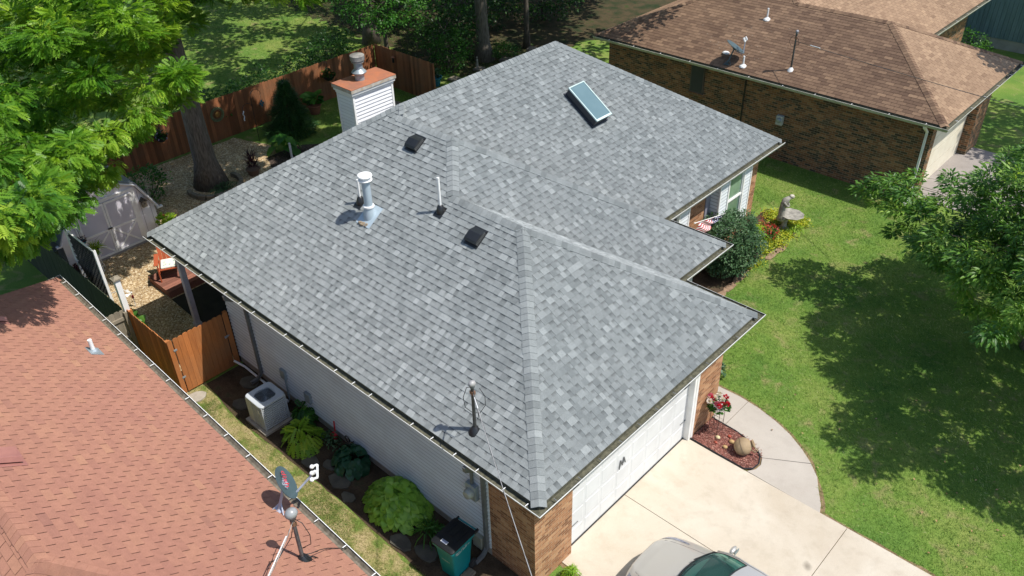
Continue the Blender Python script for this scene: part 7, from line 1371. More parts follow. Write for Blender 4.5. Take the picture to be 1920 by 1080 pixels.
CANOPY = [[[-29,19.4],[[-28.0,20.4,10.9],[-34.9,23.6,10.2],[-28.9,15.2,9.5],[-28.5,25.8,7.1],[-30.8,16.5,10.5],[-34.6,22.4,7.7],[-34.5,23.8,8.9],[-32.3,16.9,9.5],[-29.4,18.8,9.8],[-32.5,21.6,11.5],[-27.5,23.4,10.5],[-31.8,24.2,6.6],[-26.3,21.9,9.7],[-29.3,22.7,7.5],[-29.5,25.8,7.0],[-27.0,21.5,11.4],[-31.8,22.6,10.6],[-36.6,20.7,11.9],[-33.5,24.1,10.3],[-35.9,22.1,7.1],[-29.3,23.8,10.5],[-28.8,20.4,8.3],[-33.2,20.7,8.9],[-30.7,16.7,8.1],[-26.3,19.4,9.1],[-28.4,14.9,8.3],[-28.0,21.4,9.5],[-29.1,25.0,11.2],[-35.0,20.0,9.5],[-26.4,15.7,7.6],[-31.1,18.2,8.3],[-29.7,15.3,8.5],[-35.2,19.9,7.4],[-26.9,23.1,7.3],[-27.8,23.9,7.2],[-25.4,16.0,9.6],[-35.6,20.0,10.5],[-35.1,21.0,8.9],[-30.0,19.7,10.1],[-33.1,18.3,11.5],[-32.0,17.6,11.5],[-29.6,23.7,7.3],[-27.6,19.2,8.6],[-28.4,16.4,11.6],[-31.8,22.1,8.2],[-29.3,16.4,10.0],[-32.3,18.0,9.1],[-27.2,20.2,8.1],[-34.3,19.7,7.3],[-27.5,21.3,8.2],[-27.5,14.7,7.1],[-27.5,15.2,11.8],[-30.8,24.8,8.2],[-32.5,20.9,9.7],[-31.5,23.3,9.4],[-26.8,17.7,8.1],[-30.8,23.5,6.6],[-32.6,22.6,9.8]]],[[-22.6,21.4],[[-18.9,21.1,9.2],[-18.0,16.4,9.0],[-22.7,21.5,6.6],[-14.8,20.8,8.4],[-20.9,21.0,7.2],[-23.7,15.7,10.2],[-18.2,16.1,7.6],[-16.4,16.6,9.0],[-16.7,21.3,9.6],[-17.2,20.4,7.4],[-19.6,19.8,8.3],[-21.1,15.4,10.1],[-25.6,20.3,7.5],[-15.8,18.9,9.4],[-21.0,15.9,8.5],[-16.6,15.7,7.9],[-15.5,17.5,6.6],[-16.9,21.1,11.8],[-18.0,15.4,11.8],[-17.3,20.3,11.3],[-21.3,22.5,7.6],[-18.9,21.2,7.0],[-24.5,16.8,11.6],[-17.7,15.0,9.6],[-24.7,17.9,11.5],[-20.6,22.1,10.7],[-15.6,18.1,8.0],[-21.9,15.3,8.2],[-19.2,15.6,6.7],[-17.6,19.5,8.9],[-24.5,20.2,11.1]]],[[-22.1,24],[[-25.3,23.4,10.9],[-25.9,24.0,7.7],[-17.3,22.2,8.6],[-16.5,24.2,7.8],[-23.9,24.1,8.9],[-20.9,23.6,11.7],[-26.0,28.7,7.8],[-19.5,27.4,11.6],[-23.8,29.0,10.9],[-18.4,27.2,7.2],[-22.1,28.7,9.3],[-22.3,24.0,10.4],[-21.5,30.4,10.8],[-26.7,26.2,11.1],[-15.8,29.2,11.6],[-27.2,28.1,7.3],[-19.1,27.2,8.3],[-23.0,28.7,11.5],[-18.7,22.7,7.6],[-18.7,22.9,6.6],[-21.5,26.7,6.8],[-18.4,24.6,10.9],[-18.2,23.5,7.4],[-14.6,26.2,8.0],[-20.8,31.0,8.0],[-15.5,22.9,9.9],[-18.1,30.0,9.2],[-22.0,22.8,9.3],[-26.6,24.2,9.6],[-15.8,25.9,11.5],[-23.9,25.3,11.9],[-20.9,23.6,7.0],[-17.3,27.1,8.1],[-15.5,29.3,7.0],[-16.9,25.4,10.1],[-14.7,23.6,8.6],[-25.5,23.3,9.2],[-15.4,23.1,6.8],[-24.1,24.9,7.5],[-20.6,25.7,10.6],[-24.2,23.5,10.4],[-18.5,29.5,11.8],[-18.3,24.3,9.9],[-17.4,28.0,7.2],[-21.4,30.2,9.6],[-22.9,25.9,10.9],[-26.3,28.3,7.0],[-17.4,24.4,11.2],[-22.1,26.0,10.3],[-15.9,27.3,6.8],[-13.7,23.5,10.4],[-25.3,28.0,10.2],[-19.9,24.5,11.1],[-17.1,23.5,6.6],[-18.7,28.3,11.8],[-25.2,24.8,9.2],[-24.7,26.0,9.1],[-15.5,24.3,10.9],[-18.3,27.2,9.6],[-16.6,29.7,7.4],[-19.7,30.7,9.7],[-15.3,24.5,8.5],[-18.6,23.4,9.9],[-21.9,25.0,9.5],[-19.5,28.8,7.4],[-18.5,24.3,12.0],[-27.4,24.9,10.9],[-23.4,30.1,9.4],[-21.6,27.8,8.0],[-20.7,27.2,10.8],[-23.4,28.1,9.4],[-27.9,25.5,8.1],[-18.9,31.7,8.3],[-19.9,31.9,8.0],[-18.2,26.4,8.4],[-19.0,29.8,9.7],[-21.8,30.6,8.0],[-21.8,24.9,11.2],[-21.4,24.6,6.6],[-19.1,30.8,10.5],[-14.2,25.8,6.8],[-16.4,26.4,8.7],[-24.3,27.8,6.5],[-18.4,28.7,9.2]]],[[-34,13],[[-38.0,6.9,6.8],[-36.8,13.3,8.3],[-36.5,6.0,7.4],[-34.9,15.2,11.4],[-33.3,7.8,9.7],[-35.9,11.2,8.0],[-35.8,12.1,11.1],[-40.3,17.0,11.6],[-40.2,9.2,11.4],[-35.9,18.7,7.1],[-41.3,9.5,7.8],[-30.9,9.5,7.1],[-41.9,13.8,10.2],[-35.2,11.9,9.1],[-35.2,9.0,11.9],[-32.4,14.8,7.4],[-37.0,9.0,8.6],[-41.0,8.7,10.2],[-32.3,12.1,10.2],[-35.1,7.8,8.0],[-36.7,19.6,9.9],[-32.9,17.2,10.5],[-37.1,6.7,8.9],[-34.2,17.3,7.4],[-40.2,9.8,7.0],[-30.0,13.8,11.7],[-31.3,11.6,6.8],[-40.7,12.5,8.5],[-29.4,13.1,11.1],[-36.5,14.1,9.0],[-35.4,8.5,10.9],[-30.4,11.8,10.2],[-35.6,7.6,10.5],[-40.8,16.4,10.4],[-39.4,15.3,6.9],[-39.0,16.7,9.0],[-35.2,12.7,6.9],[-37.3,19.5,6.7],[-35.4,18.2,8.1],[-36.7,11.6,9.2],[-34.4,11.8,8.3],[-33.1,12.3,7.0],[-33.5,12.9,7.7],[-37.9,17.4,10.5],[-30.2,10.1,10.4],[-40.0,17.4,6.6],[-33.1,17.1,7.8],[-33.9,13.8,11.5],[-36.8,9.6,11.0],[-33.6,15.4,8.6],[-40.1,10.7,7.7],[-35.9,15.4,11.3],[-41.1,8.6,7.3],[-30.7,8.9,9.7],[-39.2,10.4,7.0],[-38.1,10.4,11.1],[-35.0,14.4,10.0],[-38.8,9.6,8.6],[-35.5,13.8,9.3],[-37.5,19.8,11.8],[-29.6,10.7,9.5],[-33.2,5.9,11.3],[-34.3,11.8,6.7],[-41.0,10.3,6.7],[-36.5,5.5,8.9],[-38.9,18.3,8.2],[-35.0,6.5,9.6],[-39.4,9.8,11.0],[-35.3,16.2,7.6],[-35.9,7.0,6.9],[-39.9,14.6,11.0],[-37.8,13.1,6.7],[-31.2,12.1,8.2],[-34.3,13.7,10.4],[-36.3,11.6,7.0],[-37.4,16.2,10.6],[-30.4,12.4,7.9],[-32.8,8.4,11.9],[-38.6,11.7,11.2],[-30.0,10.4,6.7],[-33.5,16.3,9.0],[-31.0,9.7,9.1],[-33.1,11.4,9.5],[-34.1,5.1,11.2],[-31.1,9.3,11.6],[-32.6,8.3,9.0],[-40.5,15.8,7.4],[-36.6,8.8,9.7],[-35.6,6.8,11.4],[-30.1,8.7,7.2],[-37.1,8.8,7.6],[-38.9,16.6,10.1],[-37.4,19.8,8.7]]],[[-34,31],[[-33.7,25.8,7.8],[-39.3,34.2,9.9],[-34.4,27.7,7.1],[-38.4,29.4,10.6],[-33.9,33.3,10.3],[-39.5,34.0,8.4],[-33.8,34.7,9.4],[-34.4,29.5,10.5],[-32.9,28.1,9.2],[-33.9,27.5,9.0],[-37.6,29.7,11.9],[-38.6,37.0,8.3],[-35.2,24.4,11.3],[-33.0,35.2,6.9],[-39.3,35.0,10.6],[-37.4,27.6,10.8],[-31.5,26.3,7.8],[-31.1,28.6,11.4],[-29.6,27.3,9.4],[-33.3,30.2,8.7],[-35.7,23.4,9.0],[-34.2,32.8,6.6],[-40.0,32.6,11.0],[-35.6,31.8,9.2],[-34.6,34.8,12.0],[-35.2,24.6,7.7],[-36.4,25.3,11.3],[-37.2,34.8,11.1],[-35.7,27.3,10.8],[-35.7,37.3,9.6],[-39.0,32.7,6.6],[-39.9,33.7,11.6],[-35.7,37.1,10.8],[-35.7,24.3,6.6],[-37.5,35.9,8.2],[-39.8,31.4,11.0],[-33.0,31.0,9.6],[-28.0,28.4,8.8],[-33.2,26.5,8.8],[-38.1,34.0,8.7],[-32.8,26.2,7.1],[-33.5,24.4,8.4],[-31.6,31.6,7.8],[-37.8,29.7,7.6],[-34.2,24.1,6.9],[-30.6,27.2,8.0],[-35.7,32.0,10.8],[-38.2,35.7,9.2],[-35.4,35.2,11.3],[-39.1,27.8,9.4],[-33.5,25.1,7.1],[-31.5,33.2,8.8],[-37.7,34.1,11.9],[-37.0,31.2,10.7],[-34.5,34.1,10.5],[-38.4,32.1,9.5],[-36.2,26.6,7.2],[-37.7,34.4,7.9],[-31.6,29.7,10.6],[-35.6,33.6,8.7],[-37.3,31.2,9.5],[-30.6,30.2,9.0],[-34.0,36.6,6.7],[-36.9,25.5,7.0],[-33.5,30.7,12.0],[-40.5,35.6,9.3],[-35.8,35.0,7.5],[-33.3,29.2,10.1],[-36.7,30.5,9.0],[-39.8,35.8,8.3],[-31.7,28.9,8.5],[-39.3,30.4,9.8],[-42.0,33.6,7.3],[-40.3,28.8,7.8],[-31.8,29.2,11.9],[-36.1,26.2,10.1],[-40.4,32.8,10.2],[-29.0,29.0,10.7],[-29.4,26.7,8.4],[-32.2,27.7,8.3],[-36.3,31.1,7.3],[-32.5,27.7,6.9],[-39.9,36.5,11.3],[-39.9,36.8,8.3],[-34.7,35.9,11.0],[-38.7,32.9,10.2],[-35.3,33.4,7.3],[-31.5,31.1,9.1],[-35.8,25.0,9.5],[-29.5,27.8,6.7],[-29.0,29.4,6.9],[-34.3,25.8,10.1],[-34.8,32.0,8.5],[-34.8,35.1,7.7],[-37.3,36.0,9.7],[-35.3,38.7,12.0],[-37.4,26.7,9.5],[-36.3,29.3,10.7],[-33.8,25.3,11.8],[-33.6,27.2,10.8],[-37.4,32.3,8.2],[-34.0,30.9,8.6],[-35.8,27.9,8.0],[-33.0,34.2,8.5],[-38.0,28.9,6.6],[-30.2,31.0,8.4],[-33.1,29.8,11.5],[-32.6,29.5,10.7],[-41.5,32.0,8.1],[-37.0,30.0,10.2],[-28.5,27.8,9.5],[-32.7,25.1,8.2],[-34.3,31.5,7.7],[-37.4,26.1,10.5],[-35.2,28.8,8.0],[-38.8,30.9,10.7],[-38.8,32.0,7.4],[-39.4,35.5,9.7],[-31.1,27.4,10.7],[-35.9,38.6,7.5],[-40.6,32.8,6.5],[-38.0,28.5,11.0],[-32.7,32.8,6.6],[-33.9,36.8,10.7],[-38.2,34.0,9.9],[-40.6,31.5,9.4]]],[[-45,24],[[-45.6,18.1,10.9],[-49.8,26.6,7.9],[-46.4,29.6,11.4],[-42.1,25.3,6.8],[-43.9,25.0,11.6],[-47.5,18.3,7.0],[-44.4,29.0,7.6],[-41.4,28.9,9.7],[-46.7,32.1,11.0],[-41.7,23.6,7.4],[-48.8,26.3,7.3],[-45.7,26.8,12.0],[-51.5,28.3,11.9],[-51.8,19.4,9.2],[-40.9,25.1,6.8],[-51.4,26.1,6.9],[-42.1,28.2,7.7],[-49.1,21.6,10.6],[-48.3,19.4,9.7],[-40.9,29.0,11.6],[-42.9,24.7,9.1],[-46.6,21.9,8.8],[-47.2,29.5,8.9],[-45.4,27.6,9.4],[-52.4,22.3,8.5],[-44.3,19.9,12.0],[-50.1,24.4,11.5],[-46.7,15.7,8.6],[-49.9,27.3,11.2],[-51.7,22.4,11.0],[-48.5,31.6,8.9],[-38.7,25.3,9.7],[-40.2,18.6,11.5],[-47.2,22.6,8.3],[-40.4,25.4,8.7],[-39.8,23.3,8.7],[-52.7,26.3,6.8],[-40.2,23.1,11.0],[-41.8,20.5,8.7],[-49.8,20.1,11.7],[-41.9,29.8,10.8],[-51.8,28.4,7.8],[-42.6,24.3,10.7],[-47.7,30.9,10.1],[-37.7,23.3,6.9],[-46.5,16.6,10.6],[-43.8,20.5,9.3],[-44.2,30.0,9.8],[-48.0,29.8,7.7],[-41.0,18.5,10.5],[-41.1,26.9,9.0],[-43.0,19.9,7.5],[-41.9,18.4,7.2],[-52.4,27.5,10.0],[-49.9,27.4,9.2],[-44.3,27.1,10.1],[-43.3,23.7,9.0],[-44.8,25.5,7.8],[-52.1,20.8,9.2],[-51.3,22.1,11.9],[-48.2,25.2,7.1],[-45.9,25.6,9.8],[-51.4,25.6,11.7],[-50.0,29.6,11.5],[-51.0,23.8,7.2],[-45.6,30.4,6.7],[-52.3,21.2,6.5],[-51.3,19.4,7.5],[-46.4,19.6,7.1],[-42.2,22.2,9.7],[-45.7,21.0,9.0],[-50.6,26.2,8.7],[-44.4,31.5,10.5],[-38.3,25.0,7.2],[-37.8,24.0,9.6],[-46.9,31.2,11.9],[-41.6,23.0,9.4],[-42.1,23.8,8.9],[-40.8,19.0,6.9],[-46.2,17.9,7.6],[-45.8,26.7,10.3],[-48.2,19.2,10.8],[-47.1,26.9,7.8],[-45.3,29.8,8.6],[-48.7,24.1,7.5],[-38.8,23.1,7.1],[-47.9,26.9,10.4],[-41.6,26.9,10.2],[-41.0,17.8,8.8],[-42.1,21.5,11.0],[-52.4,27.5,6.9],[-43.5,18.8,11.1],[-44.3,22.4,11.5],[-52.4,24.7,10.2],[-49.3,26.2,11.2],[-47.7,25.4,11.9],[-42.8,31.3,7.3],[-48.3,28.8,9.6],[-44.7,20.2,9.6],[-48.9,28.2,7.1],[-40.9,24.7,11.1],[-41.5,22.6,8.0],[-44.6,29.3,11.6],[-37.8,24.0,8.4],[-38.8,25.9,10.8],[-39.5,25.8,7.6],[-47.3,18.5,8.5],[-40.6,21.8,7.3],[-43.5,21.4,10.1],[-44.9,16.9,6.7],[-42.4,20.1,9.4],[-50.3,22.4,10.6],[-40.3,27.3,9.5],[-45.5,28.6,10.9],[-49.2,16.7,7.0],[-52.6,24.3,6.6],[-39.0,26.6,8.2],[-44.3,22.9,7.9],[-45.1,19.0,6.9],[-53.4,24.7,10.4],[-48.4,17.5,8.4],[-43.1,24.9,7.1],[-47.2,20.2,7.4],[-49.0,22.3,6.6],[-44.1,24.5,10.3],[-45.6,20.0,8.0],[-42.7,28.1,10.4],[-41.3,29.0,6.7],[-52.7,25.2,7.2],[-38.1,25.3,11.6],[-42.8,26.0,7.9],[-45.3,21.0,7.9],[-49.6,18.2,11.3],[-48.3,27.6,9.6],[-44.9,27.8,7.8],[-48.1,28.7,10.9],[-42.9,18.6,7.1],[-44.7,23.5,9.9],[-42.5,19.0,8.9],[-50.6,19.0,10.3],[-42.5,16.3,8.6],[-45.8,28.8,7.0],[-47.4,30.0,6.8],[-48.6,30.9,11.1],[-40.2,25.4,11.9],[-41.4,30.4,7.4],[-48.8,22.2,9.9],[-48.3,24.8,8.2],[-45.8,25.5,10.9],[-41.7,16.4,7.5],[-39.8,26.0,9.2],[-46.5,18.1,9.4],[-46.0,26.5,8.8],[-44.0,25.8,9.0]]],[[-28,35],[[-20.6,38.1,9.3],[-26.1,40.7,7.8],[-28.2,43.3,11.6],[-26.1,37.2,11.7],[-22.6,38.7,9.2],[-31.0,38.0,7.9],[-20.4,32.3,9.2],[-27.4,28.9,11.7],[-24.9,38.7,6.5],[-23.9,39.4,7.8],[-32.3,36.3,7.1],[-24.7,34.1,8.8],[-34.5,38.4,9.6],[-20.7,33.3,6.9],[-22.4,31.4,7.8],[-29.6,32.2,7.6],[-33.0,37.0,11.3],[-28.7,34.6,6.6],[-26.3,42.3,7.2],[-21.5,37.2,7.0],[-29.8,38.2,10.8],[-29.9,36.5,10.4],[-31.4,34.0,11.9],[-23.9,32.7,10.8],[-25.9,40.6,6.8],[-27.2,35.8,7.8],[-28.5,40.7,8.1],[-23.1,30.7,10.7],[-27.2,29.4,7.9],[-23.9,41.3,11.8],[-28.9,41.1,11.9],[-23.3,40.1,8.7],[-29.0,31.1,11.6],[-28.4,37.5,8.2],[-33.4,38.8,8.6],[-23.3,31.8,7.0],[-24.7,31.5,7.5],[-32.9,38.6,12.0],[-22.8,36.4,9.1],[-20.6,35.6,7.4],[-22.9,35.7,10.9],[-27.4,28.2,10.1],[-21.2,35.3,8.3],[-30.3,39.5,11.4],[-25.9,42.1,11.1],[-22.7,33.9,10.1],[-24.8,29.7,7.0],[-25.5,38.6,8.8],[-26.1,42.1,8.2],[-31.6,36.8,9.4],[-22.1,40.6,12.0],[-26.8,41.1,10.1],[-30.3,40.2,7.1],[-28.3,39.8,11.3],[-23.7,38.8,8.9],[-32.2,41.5,10.7],[-21.4,34.9,10.8],[-31.0,35.5,11.7],[-22.7,34.8,9.7],[-30.7,34.6,8.2],[-20.6,35.0,9.1],[-24.2,30.9,10.0],[-20.9,38.6,7.4],[-20.3,34.0,10.0],[-26.6,39.7,6.6],[-27.7,29.2,10.3],[-25.2,37.4,7.0],[-25.7,41.9,9.8],[-31.0,42.9,11.4],[-24.5,41.3,9.2],[-20.8,38.9,11.0],[-32.8,39.8,9.1],[-27.5,42.2,10.9],[-25.9,38.3,7.0],[-33.3,37.1,8.8],[-27.6,36.5,8.8],[-29.4,42.3,8.4],[-32.5,38.3,6.9],[-26.6,33.3,10.8],[-33.4,39.8,7.9],[-30.3,33.2,10.3],[-32.6,40.6,11.1],[-24.6,36.3,7.1],[-33.5,41.2,9.4],[-27.0,34.0,11.2],[-27.8,33.8,6.7],[-23.7,33.3,8.3],[-25.4,43.1,11.4],[-25.2,35.7,9.3],[-26.6,43.0,8.8],[-23.7,35.8,10.2],[-30.6,34.4,11.3],[-28.6,36.4,11.0],[-26.2,29.3,6.8],[-28.2,38.6,10.3],[-32.3,40.2,7.5],[-34.3,38.3,10.8],[-24.5,34.3,7.0],[-32.2,40.1,11.8],[-28.3,40.9,7.1],[-31.9,35.9,8.1],[-26.6,35.3,11.1],[-22.2,34.3,11.3],[-32.0,40.1,8.6],[-29.9,40.0,10.8],[-27.4,34.9,11.6],[-29.4,40.9,8.8],[-26.1,37.1,7.8],[-30.1,33.3,11.6],[-28.1,29.4,8.9],[-21.5,37.6,9.5],[-26.2,31.3,8.5],[-28.7,36.3,6.5],[-29.0,42.0,7.1],[-24.9,40.2,8.9],[-26.1,34.2,10.0],[-31.9,42.1,11.6],[-32.5,41.3,8.9],[-24.3,32.9,9.7],[-22.7,35.7,7.6]]]]
# ------------------------------------------------------------------ trees
tree('ash_tree', 'big feathery leafed tree with a thick grey trunk beside the gravel yard', (-21.25, 5.3, 0), .42, 12, ASH, 'pinnate', 150, .6, .25, L_ASH, BARK, lean=(-.4, .2), limb_every=9, droop=.2, out=.75, flat=.5, centre=(-18, 2.5, 5), limbr=.03, fork=.33)  # crown list includes out-of-view high clumps added to shade the back yard
for i, (t_, cl) in enumerate(CANOPY):
    lab = {(-29, 19.4): 'dark tall trunk right behind the back fence near its corner', (-22.6, 21.4): 'tall straight grey trunk rising above the roof peak', (-22.1, 24): 'slim dark trunk just right of the tall straight one', (-34, 13): 'trunk in the shaded lawn far behind the back fence', (-34, 31): 'dark trunk deep in the woods above the roof peak', (-45, 24): 'far trunk at the edge of the shaded lawn', (-28, 35): 'trunk in the woods nearest the brown roof'}[tuple(t_)]
    tr = {(-29, 19.4): .34, (-22.6, 21.4): .34, (-22.1, 24): .14}.get(tuple(t_), .22)
    base = {(-34, 13): (-37.5, 10.5, 0)}.get(tuple(t_), (t_[0], t_[1], 0))
    tree('forest_tree', lab, base, tr, 11, cl, 'quad', 105, .95, .36, L_DARK, BARK if tr == .34 and t_[0] > -25 else BARKD, limb_every=3, group='tall trees shading the back lawn', fork=.55)
tree('maple_tree', 'bright leafy tree drooping over the back fence corner', (-26.2, 18.2, 0), .12, 4.6, blob_clumps((-25.2, 17.3, 3.7), 2.3, 2.1, 1.6, 85, .5, 51), 'quad', 46, .42, .15, L_BRI, BARKD, limb_every=3, droop=.5)
def u_tree(label, c, rx, ry, rz, n, seed, mat=L_DARK, size=.16, per=34, name='understorey_tree', grp='dark understorey behind the house'):
    tree(name, label, (c[0], c[1], 0), .08, c[2], blob_clumps(c, rx, ry, rz, n, .5, seed), 'quad', per, .5, size, mat, BARKD, limb_every=3, group=grp, limbr=.03)
u_tree('dark leafy understorey tree between the maple and the tall trunk', (-23.8, 20.0, 1.6), 1.6, 1.5, 1.5, 60, 61)
u_tree('dark bushy tree behind the small white statue', (-25.5, 22.5, 1.8), 2.0, 1.7, 1.8, 70, 62)
u_tree('dark bushy tree right of the tall straight trunk', (-26.0, 25.2, 1.8), 2.0, 1.8, 1.9, 70, 63)
u_tree('dark bushy tree above the roof peak in the woods', (-28.5, 28.3, 1.7), 2.2, 2.0, 1.8, 70, 64)
u_tree('dark bushy tree at the far edge of the woods, top centre', (-33, 26.5, 1.9), 2.6, 2.4, 2.0, 80, 65)
u_tree('dark bushy tree between the slim dark trunk and the brown roof', (-24.5, 28.0, 1.7), 2.2, 2.0, 1.7, 80, 67)
u_tree('dark bushy tree in the woods just above the brown roof corner', (-26.0, 32.0, 1.7), 2.6, 2.2, 1.7, 90, 68)
u_tree('dark bushy tree at the top edge behind the tall trunk', (-31, 22.5, 1.9), 2.2, 2.0, 1.9, 70, 66)
for i, (x, y, lb) in enumerate(((-25.6, 8.6, 'dark shrub behind the fence nearest the big trunk'), (-26.0, 10.8, 'dark shrub behind the fence above the conifer'), (-25.9, 12.8, 'dark shrub behind the fence left of the chimney'), (-26.3, 14.9, 'dark shrub behind the fence straight above the chimney'), (-25.6, 6.6, 'dark shrub behind the fence left of the big trunk'), (-28, 16.2, 'dark shrub at the foot of the dark tall trunk'))):
    shrub('fence_shrub', lb, (x, y, .9), 1.0, 1.25, .9, 46, 34, .34, .13, 'quad', L_DARK, 70+i, group='shrubs behind the back fence', bmat=BARKD)
shrub('fence_shrub', 'dark bush under the big tree at the foot of the shed', (-21.9, 3.2, .6), .7, .8, .6, 34, 30, .26, .11, 'quad', L_BRI, 79, bmat=BARKD)
shrub('flowering_bush', 'open bush with pale spots right of the turquoise pot', (-22.6, 19.2, 1.0), .9, .9, 1.0, 44, 26, .3, .11, 'quad', L_BRI, 80, bmat=BARKD)
shrub('flowering_bush', 'low green bush at the foot of the tall straight trunk', (-21.9, 22.2, .35), .6, .7, .4, 26, 30, .2, .1, 'quad', L_BRI, 82, bmat=BARKD)
# conifer
L_DARKB = leaf_mat('conifer_leaf', [(0, (.015, .06, .015)), (1, (.05, .13, .03))], .2)
cf = thing('conifer', 'dark feathery cone shaped conifer against the back fence', 'tree', (-22.8, 10.1, 0))
m = MB(); m.tube([(-22.8, 10.1, 0), (-22.8, 10.1, 2.1)], [.07, .01], 8); m.build('trunk', BARKD, cf)
n = 9000; h = RNG.random(n)**1.35*2.15; th = RNG.uniform(0, 2*PI, n); q = (1.02-h/2.2)*.92*(RNG.random(n)**.35)*(1+.18*np.sin(h*9))
pos = np.stack([-22.8+np.cos(th)*q, 10.1+np.sin(th)*q, h+.08], 1); ax = np.stack([np.cos(th), np.sin(th), np.full(n, .15)], 1)+RNG.normal(size=(n, 3))*.35
inst('foliage', 'blade', pos, ax, np.array([0, 0, 1.])+RNG.normal(size=(n, 3))*.4, .27*RNG.uniform(.7, 1.3, n), L_DARKB, cf)
tree('cherry_tree', 'spreading tree with drooping glossy leaves over the front lawn at right', (4.5, 15.0, 0), .17, 4.4, CHERRY, 'lance', 120, .32, .165, L_CHER, BARK, lean=(-.3, -.3), limb_every=2, droop=.4, out=.7, flat=.6, centre=(3.8, 14.3, 2.4), limbr=.018, fork=.38)
# out of frame trees whose shade falls on the brown roof and the far lawn
tree('shade_tree', 'tree beyond the brown roof whose shade darkens its rear corner', (-12.0, 38.5, 0), .25, 9, blob_clumps((-12.4, 22.4, 8.2), 1.9, 1.7, 1.6, 55, .6, 90), 'quad', 40, .6, .22, L_DARK, BARK, limb_every=3)
tree('shade_tree', 'tree beside the far driveway whose shade crosses the right lawn', (6.5, 32.5, 0), .25, 9, blob_clumps((3.6, 30.6, 8.6), 3.0, 3.0, 2.0, 90, .8, 91)+blob_clumps((.9, 27.7, 7.3), .5, .55, .5, 9, .3, 92), 'quad', 44, .75, .26, L_DARK, BARK, limb_every=3)
# ------------------------------------------------------------------ grass blades on the visible lawns
def inpoly(x, y, poly):
    c = np.zeros(len(x), bool); j = len(poly)-1
    for i in range(len(poly)):
        xi, yi = poly[i]; xj, yj = poly[j]
        c ^= ((yi > y) != (yj > y)) & (x < (xj-xi)*(y-yi)/(yj-yi+1e-12)+xi); j = i
    return c
def blades(name, label, x0, x1, y0, y1, n, mat, size, excl=[], patch=None):
    x = RNG.uniform(x0, x1, n); y = RNG.uniform(y0, y1, n); k = np.ones(n, bool)
    for p in excl: k &= ~inpoly(x, y, p)
    if patch is not None: k &= patch(x, y)
    x, y = x[k], y[k]; n = len(x); a = RNG.uniform(0, 2*PI, n); el = RNG.uniform(.25, 1.1, n)
    ax = np.stack([np.cos(a)*np.cos(el), np.sin(a)*np.cos(el), np.sin(el)], 1)
    tone = np.clip(.42+.10*np.sin(x*1.3+2*np.sin(y*.7))+.10*np.sin(y*2.1+x)*np.sin(x*3.1)+RNG.normal(size=n)*.27, 0, 1)
    o = inst(name, 'blade', np.stack([x, y, np.zeros(n)], 1), ax, np.stack([-np.sin(a), np.cos(a), np.full(n, .8)], 1), size*RNG.uniform(.6, 1.4, n), mat, None, tone)
    return tag(o, label, 'grass', kind='stuff')
drv = [(-.6, 1.1), (30, 1.1), (30, 6.0), (-.6, 6.0)]
hs = [(-14, -1), (-.4, -1), (-.4, 7.15), (-4.4, 7.15), (-4.5, 8.15), (-4.4, 16), (-14, 16)]
bed = [(-4.6, 8.0), (-2.0, 8.9), (-2.45, 10.6), (-3.0, 11.7), (-3.0, 13.0), (-3.1, 14.0), (-2.95, 15.2), (-2.9, 16.7), (-3.65, 17.7), (-4.8, 17.4)]
blades('lawn_grass', 'short sunlit grass of the front lawn between the two brick houses', -7, 9.5, 5.9, 20.7, 300000, L_GRASS, .075, [drv, hs, bed, walk, isl])
blades('lawn_grass', 'grass of the shaded back lawn between fence and grey house', -24.3, -14.2, 8.5, 24, 60000, L_GRASS, .075, [[(-24.4, 0), (-14, 0), (-14, 10.5), (-20.6, 11), (-24.4, 8.8)]])
blades('lawn_grass', 'far back lawn grass in dappled light beyond the board fence', -52, -26, 6, 24, 60000, L_GRASS, .13)
blades('dry_grass', 'patchy dry grass strip between the red roof gutter and shaded bed', -11.3, .5, -3.2, -.9, 60000, L_DRY, .06)
blades('dry_grass', 'scattered green grass tufts in the dry side strip', -10.5, .5, -2.7, -.95, 90000, L_GRASS, .06, [], lambda x, y: (np.sin(x*2.3+1)+np.sin(y*4.1+x*1.1)+RNG.normal(size=len(x))*.6) > .35)
# fallen leaves on the lawn
m = MB()
for i in range(90):
    x, y = RNG.normal(5.0, 2.2), RNG.normal(9, 2.2); a = RNG.random()*6; r = RNG.uniform(.02, .045)
    if y < 6.2: continue
    m.face([(x+math.cos(a)*r, y+math.sin(a)*r, .05), (x+math.cos(a+1.3)*r*.5, y+math.sin(a+1.3)*r*.5, .065), (x-math.cos(a)*r, y-math.sin(a)*r, .05), (x+math.cos(a-1.5)*r*.5, y+math.sin(a-1.5)*r*.5, .058)], 0, RNG.random())
tag(m.build('fallen_leaves', simple('dry_leaf', (.42, .3, .16), (.3, .17, .08), 9, .8, tone=.5)), 'scattered dry tan leaves on the front lawn grass', 'fallen leaves', kind='stuff')
